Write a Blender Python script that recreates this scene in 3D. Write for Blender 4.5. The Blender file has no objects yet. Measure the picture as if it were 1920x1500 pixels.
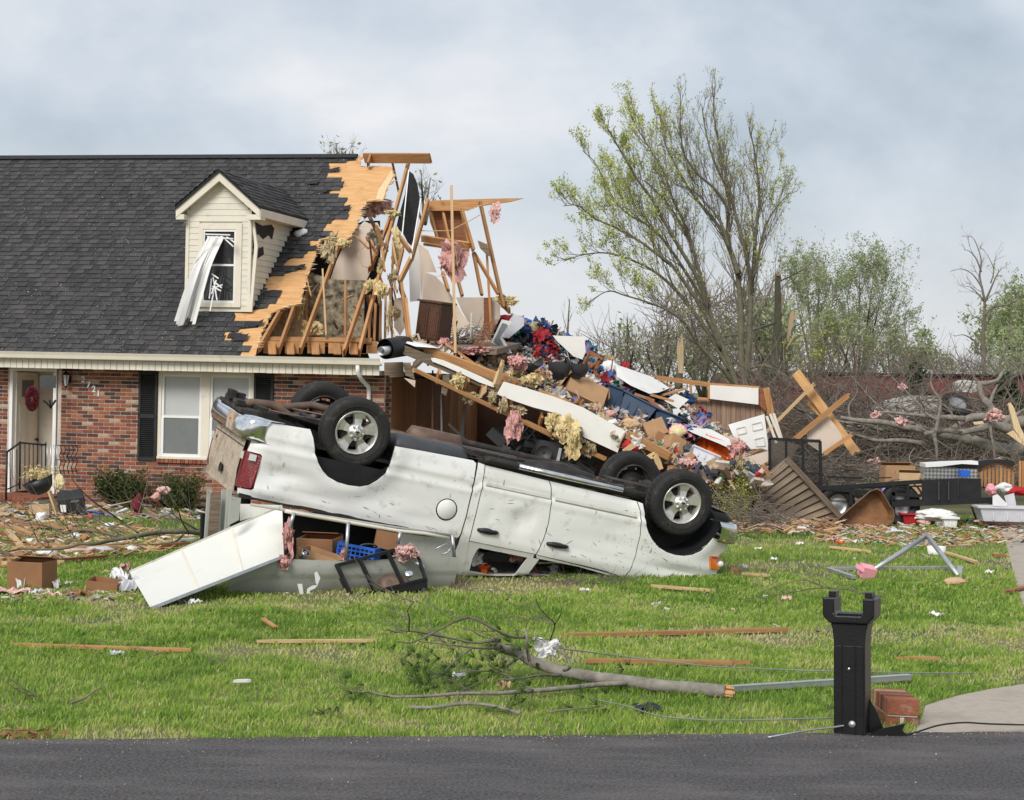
import bpy, bmesh, math, random
import numpy as np
from mathutils import Vector, Matrix, noise
random.seed(7)
SC=bpy.context.scene
COL=SC.collection
# ---------------- camera, world, sun, exposure ----------------
F=3700.0; EYE=2.24
RCAM=(Matrix.Rotation(math.radians(90)-24/3700,3,'X')@Matrix.Rotation(0.0226,3,'Z'))
CAM=Vector((0,0,EYE))
cd=bpy.data.cameras.new('camera'); cam=bpy.data.objects.new('camera',cd); COL.objects.link(cam)
cam.matrix_world=Matrix.Translation(CAM)@RCAM.to_4x4()
cd.sensor_width=36; cd.lens=36*F/1920; cd.clip_start=.1; cd.clip_end=4000
SC.camera=cam
SUN_EL,SUN_AZ=math.radians(38),math.radians(205)      # high, veiled by cloud, behind the viewer's left shoulder
w=bpy.data.worlds.new('World'); SC.world=w; w.use_nodes=True
nt=w.node_tree; nt.nodes.clear()
def N(t,**k):
    n=nt.nodes.new(t)
    for a,b in k.items(): setattr(n,a,b)
    return n
LK=lambda a,b: nt.links.new(a,b)
out=N('ShaderNodeOutputWorld'); bg=N('ShaderNodeBackground'); bg.inputs['Strength'].default_value=.1
sky=N('ShaderNodeTexSky'); sky.sky_type='NISHITA'; sky.sun_disc=False; sky.sun_elevation=SUN_EL; sky.sun_rotation=SUN_AZ; sky.air_density=1; sky.dust_density=2
tc=N('ShaderNodeTexCoord'); mp=N('ShaderNodeMapping'); mp.inputs['Scale'].default_value=(2.4,2.4,3.6); mp.inputs['Location'].default_value=(.9,.2,.15)
n1=N('ShaderNodeTexNoise'); n1.inputs['Scale'].default_value=1.7; n1.inputs['Detail'].default_value=7; n1.inputs['Roughness'].default_value=.54; n1.inputs['Distortion'].default_value=.15
LK(tc.outputs['Generated'],mp.inputs['Vector']); LK(mp.outputs['Vector'],n1.inputs['Vector'])
r1=N('ShaderNodeValToRGB'); e=r1.color_ramp.elements
e[0].position=.38; e[0].color=(3.1,3.62,4.15,1); e[1].position=.64; e[1].color=(6.0,6.0,6.15,1)
m=e.new(.5); m.color=(4.2,4.65,5.2,1)
LK(n1.outputs['Fac'],r1.inputs['Fac'])
sx=N('ShaderNodeSeparateXYZ'); LK(tc.outputs['Generated'],sx.inputs[0])
mr=N('ShaderNodeMapRange'); mr.inputs['From Min'].default_value=.0; mr.inputs['From Max'].default_value=.125; mr.inputs['To Min'].default_value=.7; mr.inputs['To Max'].default_value=0; LK(sx.outputs['Z'],mr.inputs['Value'])
mh=N('ShaderNodeMix',data_type='RGBA'); LK(mr.outputs[0],mh.inputs[0]); LK(r1.outputs['Color'],mh.inputs[6]); mh.inputs[7].default_value=(6.3,6.15,6.05,1)
ms=N('ShaderNodeMix',data_type='RGBA'); ms.inputs[0].default_value=.93; LK(sky.outputs['Color'],ms.inputs[6]); LK(mh.outputs[2],ms.inputs[7])
LK(ms.outputs[2],bg.inputs['Color']); LK(bg.outputs[0],out.inputs['Surface'])
sd=bpy.data.lights.new('sun','SUN'); sd.energy=1.9; sd.angle=math.radians(24); sd.color=(1,.96,.9)
so=bpy.data.objects.new('sun',sd); COL.objects.link(so)
# direction to the sun (Nishita rotation is measured clockwise from +Y)
sv=Vector((math.sin(SUN_AZ)*math.cos(SUN_EL),math.cos(SUN_AZ)*math.cos(SUN_EL),math.sin(SUN_EL)))
so.rotation_euler=sv.to_track_quat('Z','Y').to_euler(); so.location=(0,0,30)
vs=SC.view_settings; vs.view_transform='Standard'; vs.look='None'; vs.gamma=1; vs.use_curve_mapping=False; vs.exposure=.56
SC.cycles.max_bounces=6; SC.cycles.use_denoising=True
# ---------------- photo measurement: pixel -> ray -> real surface ----------------
def ray(px,py): return RCAM@Vector(((px-960)/F,-(py-750)/F,-1))
def P(px,py,D):
    d=ray(px,py); return CAM+d*(D/d.y)
def G(px,py,z=0.0):
    d=ray(px,py); return CAM+d*((z-EYE)/d.z)
def onplane(px,py,pt,n):
    d=ray(px,py); return CAM+d*((pt-CAM).dot(n)/d.dot(n))
# ---------------- mesh builder ----------------
class MB:
    def __init__(s): s.v=[];s.f=[];s.r=[];s.m=[];s.sm=[]
    def add(s,vs,fs,rnd=None,mi=0,smooth=False):
        b=len(s.v); s.v.extend([tuple(q) for q in vs])
        if rnd is None: rnd=random.random()
        for f in fs:
            s.f.append(tuple(b+i for i in f)); s.r.append(rnd); s.m.append(mi); s.sm.append(smooth)
        return s
    def obox(s,M,sx,sy,sz,rnd=None,mi=0):
        vs=[M@Vector((x*sx/2,y*sy/2,z*sz/2)) for x in(-1,1) for y in(-1,1) for z in(-1,1)]
        return s.add(vs,[(0,1,3,2),(4,6,7,5),(0,4,5,1),(2,3,7,6),(0,2,6,4),(1,5,7,3)],rnd,mi)
    def box(s,x0,x1,y0,y1,z0,z1,rnd=None,mi=0):
        return s.obox(Matrix.Translation(((x0+x1)/2,(y0+y1)/2,(z0+z1)/2)),abs(x1-x0),abs(y1-y0),abs(z1-z0),rnd,mi)
    def beam(s,p0,p1,w,h,up=(0,0,1),rnd=None,mi=0):
        M,L=beamM(p0,p1,up); return s.obox(M,L,w,h,rnd,mi)
    def tube(s,pts,rad,n=8,cap=True,rnd=None,mi=0,smooth=True):
        pts=[Vector(p) for p in pts]; k=len(pts)
        if not hasattr(rad,'__len__'): rad=[rad]*k
        vs=[]; ref=None
        for i,p in enumerate(pts):
            t=(pts[min(i+1,k-1)]-pts[max(i-1,0)])
            if t.length<1e-9: t=Vector((0,0,1))
            t.normalize()
            if ref is None or abs(ref.dot(t))>.97:
                ref=Vector((0,0,1)) if abs(t.z)<.9 else Vector((1,0,0))
            a=t.cross(ref).normalized(); b=a.cross(t); ref=b
            for j in range(n):
                q=2*math.pi*j/n; vs.append(p+(a*math.cos(q)+b*math.sin(q))*rad[i])
        fs=[(i*n+j,i*n+(j+1)%n,(i+1)*n+(j+1)%n,(i+1)*n+j) for i in range(k-1) for j in range(n)]
        s.add(vs,fs,rnd,mi,smooth)
        if cap:
            b=len(s.v)-k*n; r=s.r[-1]
            for c in (tuple(b+j for j in reversed(range(n))),tuple(b+(k-1)*n+j for j in range(n))):
                s.f.append(c);s.r.append(r);s.m.append(mi);s.sm.append(False)
        return s
    def prism(s,pts,ext,rnd=None,mi=0):
        """pts: 3D outline, ext: extrusion vector"""
        pts=[Vector(p) for p in pts]; e=Vector(ext); n=len(pts)
        vs=pts+[p+e for p in pts]
        fs=[tuple(range(n))[::-1],tuple(range(n,2*n))]+[(i,(i+1)%n,n+(i+1)%n,n+i) for i in range(n)]
        return s.add(vs,fs,rnd,mi)
    def lathe(s,prof,M,n=32,rnd=None,mi=0,smooth=True,closed=False):
        """prof: (r,h) pairs turned about local Z of M"""
        vs=[M@Vector((r*math.cos(2*math.pi*j/n),r*math.sin(2*math.pi*j/n),h)) for r,h in prof for j in range(n)]
        k=len(prof); fs=[(i*n+j,i*n+(j+1)%n,((i+1)%k)*n+(j+1)%n,((i+1)%k)*n+j) for i in range(k if closed else k-1) for j in range(n)]
        return s.add(vs,fs,rnd,mi,smooth)
    def sheet(s,fn,nu,nv,rnd=None,mi=0,smooth=True,th=0):
        vs=[fn(i/nu,j/nv) for j in range(nv+1) for i in range(nu+1)]
        fs=[(j*(nu+1)+i,j*(nu+1)+i+1,(j+1)*(nu+1)+i+1,(j+1)*(nu+1)+i) for j in range(nv) for i in range(nu)]
        return s.add(vs,fs,rnd,mi,smooth)
    def mesh(s,name,mats):
        me=bpy.data.meshes.new(name); me.from_pydata(s.v,[],s.f)
        for m_ in (mats if isinstance(mats,(list,tuple)) else [mats]): me.materials.append(m_)
        a=me.attributes.new('rnd','FLOAT','FACE'); a.data.foreach_set('value',s.r)
        me.polygons.foreach_set('material_index',s.m); me.polygons.foreach_set('use_smooth',s.sm)
        me.update(); return me
def beamM(p0,p1,up=(0,0,1)):
    p0=Vector(p0);p1=Vector(p1);x=(p1-p0);L=x.length;x=x/max(L,1e-9);u=Vector(up)
    if abs(x.dot(u))>.98: u=Vector((0,1,0)) if abs(x.y)<.9 else Vector((1,0,0))
    y=u.cross(x).normalized(); z=x.cross(y)
    M=Matrix((x,y,z)).transposed().to_4x4(); M.translation=(p0+p1)/2; return M,L
# ---------------- scene tree ----------------
def W(o):
    if o is None: return Matrix()
    return W(o.parent)@o.matrix_basis
def meta(o,label=None,cat=None,group=None,kind=None):
    if label: o['label']=label
    if cat: o['category']=cat
    if group: o['group']=group
    if kind: o['kind']=kind
    return o
def thing(name,label,cat,M=None,group=None):
    o=bpy.data.objects.new(name,None); COL.objects.link(o); o.empty_display_size=.1
    if M is not None: o.matrix_basis=M if isinstance(M,Matrix) else Matrix.Translation(M)
    return meta(o,label,cat,group)
def obj(name,mb,mats,parent=None,M=None,space='w',label=None,kind=None):
    """mb in world coordinates (space 'w') or in the parent's frame ('l'); or, with M, in the object's own frame with M given in that space"""
    me=mb if isinstance(mb,bpy.types.Mesh) else mb.mesh(name,mats)
    o=bpy.data.objects.new(name,me); COL.objects.link(o); o.parent=parent
    B=M if M is not None else Matrix()
    o.matrix_basis=(W(parent).inverted()@B) if (space=='w' and parent is not None) else B
    return meta(o,label,kind=kind)
def bevel(o,w=.006,seg=2,ang=35):
    m_=o.modifiers.new('bevel','BEVEL'); m_.width=w; m_.segments=seg; m_.limit_method='ANGLE'; m_.angle_limit=math.radians(ang); return o
def rot(rx=0,ry=0,rz=0): return (Matrix.Rotation(math.radians(rz),4,'Z')@Matrix.Rotation(math.radians(ry),4,'Y')@Matrix.Rotation(math.radians(rx),4,'X'))
def TR(p,rx=0,ry=0,rz=0): return Matrix.Translation(p)@rot(rx,ry,rz)
# ---------------- materials ----------------
def mat(name,col,rough=.8,metal=0,var=.25,scale=6,bump=.0,bscale=40,stretch=None,rndvar=0,col2=None,stain=None,stscale=1.2,stlo=.5,sthi=.62,coord='Object',spec=.4,alpha=1,trans=0,coat=0,emit=0,detail=6,palette=None,specks=None,rlo=.32,rhi=.68):
    m=bpy.data.materials.new(name); m.use_nodes=True; t=m.node_tree; n=t.nodes; L=t.links.new
    b=n['Principled BSDF']; b.inputs['Roughness'].default_value=rough; b.inputs['Metallic'].default_value=metal
    b.inputs['Specular IOR Level'].default_value=spec; b.inputs['Alpha'].default_value=alpha
    b.inputs['Transmission Weight'].default_value=trans; b.inputs['Coat Weight'].default_value=coat
    tc=n.new('ShaderNodeTexCoord'); mp=n.new('ShaderNodeMapping'); L(tc.outputs[coord],mp.inputs['Vector'])
    if coord=='World':pass
    if stretch: mp.inputs['Scale'].default_value=stretch
    nz=n.new('ShaderNodeTexNoise'); nz.inputs['Scale'].default_value=scale; nz.inputs['Detail'].default_value=detail; nz.inputs['Roughness'].default_value=.6; L(mp.outputs[0],nz.inputs['Vector'])
    c=Vector(col[:3]); c2=Vector(col2[:3]) if col2 else c*(1-var)
    hi=c if col2 else c*(1+var*.6)
    rp=n.new('ShaderNodeValToRGB'); rp.color_ramp.elements[0].position=rlo; rp.color_ramp.elements[1].position=rhi
    rp.color_ramp.elements[0].color=(*c2,1); rp.color_ramp.elements[1].color=(*[min(1,x) for x in hi],1); L(nz.outputs['Fac'],rp.inputs[0])
    cur=rp.outputs['Color']
    if palette:
        at=n.new('ShaderNodeAttribute'); at.attribute_name='rnd'; pr=n.new('ShaderNodeValToRGB'); pr.color_ramp.interpolation='CONSTANT'; es=pr.color_ramp.elements
        es[0].position=0; es[0].color=(*palette[0][1],1); es[1].position=palette[1][0]; es[1].color=(*palette[1][1],1)
        for q,cc in palette[2:]:
            x=es.new(q); x.color=(*cc,1)
        L(at.outputs['Fac'],pr.inputs[0]); mx=n.new('ShaderNodeMix'); mx.data_type='RGBA'; mx.blend_type='MULTIPLY'; mx.inputs[0].default_value=1
        L(pr.outputs['Color'],mx.inputs[6]); L(cur,mx.inputs[7]); cur=mx.outputs[2]
    if rndvar:
        at=n.new('ShaderNodeAttribute'); at.attribute_name='rnd'; k=n.new('ShaderNodeMapRange'); k.inputs['To Min'].default_value=1-rndvar; k.inputs['To Max'].default_value=1+rndvar; L(at.outputs['Fac'],k.inputs[0])
        vm=n.new('ShaderNodeVectorMath'); vm.operation='SCALE'; L(cur,vm.inputs[0]); L(k.outputs[0],vm.inputs['Scale']); cur=vm.outputs[0]
    if stain:
        g=n.new('ShaderNodeNewGeometry'); ns=n.new('ShaderNodeTexNoise'); ns.inputs['Scale'].default_value=stscale; ns.inputs['Detail'].default_value=8; ns.inputs['Roughness'].default_value=.65; L(g.outputs['Position'],ns.inputs['Vector'])
        k=n.new('ShaderNodeMapRange'); k.inputs['From Min'].default_value=stlo; k.inputs['From Max'].default_value=sthi; L(ns.outputs['Fac'],k.inputs[0])
        mx=n.new('ShaderNodeMix'); mx.data_type='RGBA'; L(k.outputs[0],mx.inputs[0]); L(cur,mx.inputs[6]); mx.inputs[7].default_value=(*stain,1); cur=mx.outputs[2]
    if specks:
        g=n.new('ShaderNodeNewGeometry'); ns=n.new('ShaderNodeTexNoise'); ns.inputs['Scale'].default_value=34; ns.inputs['Detail'].default_value=4; L(g.outputs['Position'],ns.inputs['Vector'])
        nl=n.new('ShaderNodeTexNoise'); nl.inputs['Scale'].default_value=1.6; nl.inputs['Detail'].default_value=5; L(g.outputs['Position'],nl.inputs['Vector'])
        ad=n.new('ShaderNodeMath'); ad.operation='MULTIPLY_ADD'; ad.inputs[1].default_value=.55; L(nl.outputs['Fac'],ad.inputs[0]); L(ns.outputs['Fac'],ad.inputs[2])
        k=n.new('ShaderNodeMapRange'); k.inputs['From Min'].default_value=.965; k.inputs['From Max'].default_value=1.06; L(ad.outputs[0],k.inputs[0])
        mx=n.new('ShaderNodeMix'); mx.data_type='RGBA'; L(k.outputs[0],mx.inputs[0]); L(cur,mx.inputs[6]); mx.inputs[7].default_value=(*specks,1); cur=mx.outputs[2]
    L(cur,b.inputs['Base Color'])
    if bump:
        n2=n.new('ShaderNodeTexNoise'); n2.inputs['Scale'].default_value=bscale; n2.inputs['Detail'].default_value=5; L(mp.outputs[0],n2.inputs['Vector'])
        bp=n.new('ShaderNodeBump'); bp.inputs['Strength'].default_value=bump; bp.inputs['Distance'].default_value=.02; L(n2.outputs['Fac'],bp.inputs['Height']); L(bp.outputs[0],b.inputs['Normal'])
    if emit: b.inputs['Emission Strength'].default_value=emit; b.inputs['Emission Color'].default_value=(*col[:3],1)
    return m
WS=(.9,14,14)
M_={}
M_['stud']=mat('framing_lumber',(.50,.27,.115),.8,stretch=WS,scale=3,col2=(.33,.155,.06),bump=.15,bscale=3,rndvar=.22)
M_['pale']=mat('pale_lumber',(.66,.47,.27),.8,stretch=WS,scale=3,col2=(.52,.33,.16),bump=.15,bscale=3,rndvar=.15)
M_['oldwood']=mat('weathered_wood',(.25,.19,.135),.9,stretch=WS,scale=3,col2=(.11,.08,.055),bump=.3,bscale=3,rndvar=.3)
M_['darkwood']=mat('dark_wood',(.10,.045,.025),.55,stretch=WS,scale=3,col2=(.05,.022,.014),rndvar=.2)
M_['redwood']=mat('stained_board',(.33,.13,.055),.7,stretch=WS,scale=3,col2=(.2,.07,.03),rndvar=.25)
M_['ply']=mat('roof_sheathing',(.71,.43,.20),.85,stretch=(1.2,9,9),scale=2.5,col2=(.54,.28,.11),bump=.2,bscale=12,stain=(.42,.23,.10),stscale=3,stlo=.56,sthi=.7)
M_['panelwood']=mat('wood_panelling',(.46,.22,.10),.6,stretch=(7,7,.6),scale=3,col2=(.25,.10,.045),rndvar=.2)
M_['panelpale']=mat('faded_wood_panelling',(.36,.24,.17),.7,stretch=(7,7,.6),scale=3,col2=(.24,.15,.10),rndvar=.12)
M_['drywall']=mat('drywall',(.68,.57,.47),.9,var=.08,scale=2,bump=.05,stain=(.5,.40,.31),stscale=1.6,stlo=.58,sthi=.75)
M_['board_white']=mat('white_board',(.80,.78,.74),.7,var=.05,scale=2,stain=(.55,.5,.43),stscale=2.5,stlo=.58,sthi=.8)
M_['white']=mat('white_paint',(.8,.79,.77),.6,var=.05,scale=3)
M_['cream']=mat('cream_vinyl',(.69,.65,.55),.55,var=.07,scale=3,rndvar=.04,stain=(.5,.44,.34),stscale=3,stlo=.6,sthi=.8)
M_['creamtrim']=mat('cream_trim',(.74,.68,.57),.5,var=.06,scale=3,stain=(.5,.45,.36),stscale=4,stlo=.6,sthi=.8)
M_['shingle']=mat('asphalt_shingle',(.062,.060,.062),.95,var=.5,scale=45,bump=.5,bscale=90,rndvar=.4,stain=(.085,.078,.072),stscale=2.2,stlo=.5,sthi=.75,coord='Object')
M_['felt']=mat('roofing_felt',(.03,.03,.033),.9,var=.3,scale=8,bump=.2)
M_['brick']=mat('brick',(1,1,1),.92,var=.28,scale=30,bump=.5,bscale=60,palette=[(0,(.33,.115,.062)),(.26,(.255,.08,.05)),(.46,(.40,.155,.08)),(.64,(.15,.065,.05)),(.80,(.10,.055,.046)),(.92,(.50,.35,.25))],stain=(.38,.29,.23),stscale=2.6,stlo=.6,sthi=.72)
M_['mortar']=mat('mortar',(.60,.54,.46),.95,var=.15,scale=20,bump=.3)
M_['black']=mat('black_plastic',(.012,.012,.013),.45,var=.3,scale=5,bump=.05,spec=.5)
M_['blackpost']=mat('black_moulded_plastic',(.008,.008,.009),.34,var=.3,scale=9,bump=.08,bscale=60,spec=.5)
M_['iron']=mat('black_iron',(.02,.02,.021),.55,var=.3,metal=.3,scale=8)
M_['shutter']=mat('black_shutter',(.02,.02,.021),.6,var=.3,scale=8)
M_['glassdark']=mat('window_glass',(.02,.022,.024),.05,var=.2,spec=.8)
M_['blind']=mat('window_blind',(.50,.51,.50),.6,var=.06,scale=3)
M_['screen']=mat('insect_screen',(.17,.18,.18),.7,var=.1,scale=5)
M_['alu']=mat('galvanised_metal',(.55,.56,.57),.4,metal=.8,var=.15,scale=8)
M_['chrome']=mat('chrome',(.8,.81,.83),.12,metal=1,var=.1,scale=5,stain=(.35,.33,.3),stscale=5,stlo=.56,sthi=.75)
M_['paint']=mat('white_truck_paint',(.87,.86,.835),.2,var=.03,scale=1.5,spec=.5,coat=.5,stain=(.50,.46,.39),stscale=5,stlo=.56,sthi=.8,specks=(.42,.37,.31))
M_['paintdirt']=mat('dirty_white_paint',(.58,.57,.52),.45,var=.06,scale=3,stain=(.33,.28,.22),stscale=7,stlo=.53,sthi=.8)
M_['capgrey']=mat('grey_fibreglass',(.42,.42,.38),.42,var=.08,scale=2,stain=(.25,.24,.2),stscale=4,stlo=.55,sthi=.8,specks=(.15,.13,.1))
M_['capwhite']=mat('white_panel',(.76,.75,.68),.4,var=.03,scale=2,stain=(.58,.54,.45),stscale=3.5,stlo=.6,sthi=.85)
M_['mud']=mat('dried_mud',(.50,.41,.32),.95,var=.2,scale=22,bump=.6,bscale=35,stain=(.36,.28,.21),stscale=6,stlo=.5,sthi=.6)
M_['rubber']=mat('tyre_rubber',(.022,.021,.020),.75,var=.25,scale=12,bump=.15,stain=(.075,.058,.045),stscale=7,stlo=.56,sthi=.72)
M_['rim']=mat('alloy',(.74,.72,.68),.3,metal=.7,var=.12,scale=9,stain=(.30,.25,.19),stscale=9,stlo=.55,sthi=.75)
M_['under']=mat('underbody',(.03,.026,.023),.7,var=.5,scale=8,bump=.4,bscale=20,stain=(.10,.07,.05),stscale=5,stlo=.55,sthi=.7)
M_['underblk']=mat('wheel_well',(.012,.012,.013),.6,var=.4,scale=8)
M_['rust']=mat('rusty_pipe',(.17,.11,.08),.6,metal=.3,var=.35,scale=8,bump=.2)
M_['rusttub']=mat('rusted_steel',(.30,.15,.07),.7,metal=.2,var=.3,scale=5,stain=(.16,.08,.045),stscale=4,stlo=.5,sthi=.65)
M_['redlens']=mat('red_lens',(.19,.003,.006),.12,var=.5,scale=40,bump=.4,bscale=60,spec=.6,coat=.5)
M_['amber']=mat('amber_lens',(.8,.2,.02),.15,var=.2,scale=30)
M_['clear']=mat('clear_lens',(.75,.75,.72),.1,var=.1,spec=.7)
M_['concrete']=mat('concrete',(.42,.36,.30),.95,var=.12,scale=14,bump=.2,bscale=80,stain=(.30,.25,.20),stscale=2,stlo=.5,sthi=.75,coord='Object')
M_['card']=mat('cardboard',(.42,.25,.13),.85,var=.12,scale=4,rndvar=.1)
M_['card2']=mat('dark_cardboard',(.29,.145,.07),.85,var=.14,scale=4)
M_['card3']=mat('pale_cardboard',(.55,.38,.22),.85,var=.12,scale=4)
M_['pinkins']=mat('pink_insulation',(.80,.47,.43),1,scale=16,col2=(.62,.30,.28),stretch=(1,1,.45),bump=1,bscale=70)
M_['palepink']=mat('pale_pink_insulation',(.85,.60,.55),1,scale=16,col2=(.70,.38,.35),stretch=(1,1,.45),bump=1,bscale=70)
M_['yelins']=mat('yellow_insulation',(.84,.72,.42),1,scale=16,col2=(.66,.48,.20),stretch=(1,1,.45),bump=1,bscale=70)
M_['tanins']=mat('tan_insulation',(.66,.55,.36),1,scale=16,col2=(.38,.29,.16),stretch=(1,1,.45),bump=1,bscale=70)
M_['greyins']=mat('dirty_insulation_batt',(.46,.40,.28),1,scale=9,col2=(.035,.034,.032),bump=1,bscale=14,detail=12)
M_['bark']=mat('bark',(.17,.145,.115),.95,var=.35,scale=9,bump=.6,bscale=25,stain=(.25,.22,.18),stscale=3,stlo=.5,sthi=.7)
M_['barkgrey']=mat('grey_bark',(.27,.245,.21),.95,var=.3,scale=9,bump=.5,bscale=25,stain=(.15,.13,.11),stscale=6,stlo=.5,sthi=.7)
M_['barkgreen']=mat('mossy_bark',(.16,.15,.10),.95,var=.3,scale=9,bump=.5,bscale=25)
M_['twig']=mat('twig',(.20,.165,.135),.95,var=.3,scale=5,rndvar=.3)
M_['asphalt']=mat('asphalt',(.12,.109,.108),.9,scale=48,rlo=.40,rhi=.60,col2=(.035,.032,.033),bump=.8,bscale=70,stain=(.20,.18,.175),stscale=1,stlo=.45,sthi=.95,coord='Object',detail=9)
M_['farred']=mat('red_steel_wall',(.19,.045,.042),.7,var=.1,scale=2)
M_['blue']=mat('blue_plastic',(.02,.13,.6),.4,var=.1)
M_['navy']=mat('navy_plastic',(.03,.055,.10),.4,var=.15,scale=5)
M_['orange']=mat('orange_plastic',(.75,.13,.02),.4,var=.12,scale=5)
M_['clearpl']=mat('cloudy_plastic',(.68,.68,.72),.3,var=.1,alpha=.85)
M_['red']=mat('red_fabric',(.45,.02,.025),.8,var=.25,scale=6)
M_['maroon']=mat('maroon_cloth',(.13,.012,.022),.9,var=.3,scale=8)
M_['paper']=mat('white_paper',(.78,.77,.76),.8,var=.08,scale=5,rndvar=.08)
M_['pinkpaper']=mat('pink_plastic',(.85,.36,.42),.6,var=.1)
M_['grey']=mat('grey_plastic',(.22,.23,.24),.5,var=.15)
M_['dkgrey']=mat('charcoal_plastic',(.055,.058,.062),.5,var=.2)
M_['green']=mat('green_fabric',(.02,.22,.10),.8,var=.3)
M_['purple']=mat('purple_fabric',(.38,.25,.62),.8,var=.2)
M_['yellow']=mat('cream_foam',(.78,.66,.38),.9,var=.15)
M_['splint']=mat('splintered_wood',(.78,.62,.40),.85,stretch=(14,14,1),scale=3,col2=(.6,.42,.22))
PAL=[(0,(.70,.68,.65)),(.11,(.55,.4,.26)),(.34,(.38,.2,.1)),(.48,(.6,.52,.44)),(.6,(.25,.15,.1)),(.66,(.05,.05,.06)),(.78,(.4,.4,.42)),(.83,(.5,.06,.05)),(.85,(.06,.07,.12)),(.89,(.62,.42,.38)),(.93,(.12,.3,.2)),(.95,(.6,.5,.3)),(.975,(.3,.25,.45))]
M_['clothes']=mat('mixed_clothes',(1,1,1),.9,var=.3,scale=14,palette=[(0,(.03,.06,.16)),(.2,(.05,.16,.24)),(.32,(.42,.03,.04)),(.42,(.03,.03,.035)),(.58,(.03,.20,.12)),(.66,(.30,.30,.31)),(.76,(.62,.6,.6)),(.84,(.09,.16,.42)),(.92,(.22,.03,.05)),(.96,(.32,.24,.45))])
M_['scrap']=mat('mixed_scraps',(1,1,1),.85,var=.2,scale=6,palette=PAL)
M_['woodscrap']=mat('wood_scraps',(1,1,1),.85,var=.25,scale=8,palette=[(0,(.58,.36,.18)),(.3,(.44,.22,.1)),(.5,(.64,.48,.3)),(.7,(.3,.18,.1)),(.85,(.72,.7,.66)),(.94,(.68,.4,.36))])
def leafmat(name,c1,c2):
    m=mat(name,c1,.7,col2=c2,scale=2.0,rndvar=.35); b=m.node_tree.nodes['Principled BSDF']
    tr=m.node_tree.nodes.new('ShaderNodeBsdfTranslucent'); mx=m.node_tree.nodes.new('ShaderNodeMixShader'); mx.inputs[0].default_value=.4
    L=m.node_tree.links.new; src=b.inputs['Base Color'].links[0].from_socket; L(src,tr.inputs['Color']); L(b.outputs[0],mx.inputs[1]); L(tr.outputs[0],mx.inputs[2])
    L(mx.outputs[0],m.node_tree.nodes['Material Output'].inputs['Surface']); return m
M_['leaf']=leafmat('spring_leaf',(.60,.62,.12),(.40,.47,.09))
M_['leaf2']=leafmat('far_leaf',(.42,.47,.24),(.27,.33,.16))
M_['bush']=leafmat('shrub_leaf',(.13,.15,.045),(.05,.08,.02))
M_['pine']=leafmat('pine_needle',(.08,.15,.035),(.045,.09,.02))
M_['conifer']=leafmat('conifer_needle',(.045,.10,.04),(.02,.055,.02))
# ---------------- shared small builders ----------------
def fbm(p,o=4): return noise.fractal(Vector(p),1.0,2.0,o)
def boardmb(L,w,t,j0=0,j1=0,seed=None,n=5):
    """plank along X centred on origin with broken ends of depth j0, j1"""
    r=random.Random(seed if seed is not None else random.random())
    if not j0 and not j1:
        return MB().box(-L/2,L/2,-w/2,w/2,-t/2,t/2,r.random())
    A=[];B=[]
    for i in range(n):
        y=-w/2+w*i/(n-1)
        A.append(Vector((L/2-(r.random()*j1 if j1 else 0),y,-t/2)))
    for i in range(n):
        y=w/2-w*i/(n-1)
        B.append(Vector((-L/2+(r.random()*j0 if j0 else 0),y,-t/2)))
    return MB().prism(A+B,(0,0,t),r.random())
def board(name,p0,p1,w,t,m,parent=None,up=(0,0,1),j0=0,j1=0,label=None,cat=None,group=None,twist=0):
    Mx,L=beamM(p0,p1,up)
    if twist: Mx=Mx@Matrix.Rotation(math.radians(twist),4,'X')
    o=obj(name,boardmb(L,w,t,j0,j1),M_[m] if isinstance(m,str) else m,parent,Mx)
    return meta(o,label,cat,group)
def drape(mb,c,size,seed,n=9,hang=1.0):
    """torn fibrous sheets hanging in folds with ragged lower edges"""
    r=random.Random(seed*7+1)
    for k in range(n):
        w_=size[0]*r.uniform(.35,1.0); x0=r.uniform(-size[0],size[0]-w_)*.8; y0=r.uniform(-size[1],size[1])*.7; z0=size[2]*r.uniform(.2,1.0); ln=size[2]*r.uniform(.6,1.3)*hang; o=Vector((seed*1.3+k*4.1,k*2.7,0))
        def fn(u,v):
            rag=.45+.85*abs(fbm(Vector((u*5+o.x,k,0)),3))+.25*r.random()
            x=x0+u*w_+.10*size[0]*fbm(Vector((v*2,u*3,o.x)),3)*v*2; y=y0+size[1]*.55*fbm(Vector((u*5,v*2.0,o.y)),4)-.25*size[1]*math.sin(v*2.5)
            return Vector(c)+Vector((x,y,z0-v*ln*rag))
        mb.sheet(fn,14,9,r.random(),0,True)
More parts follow.
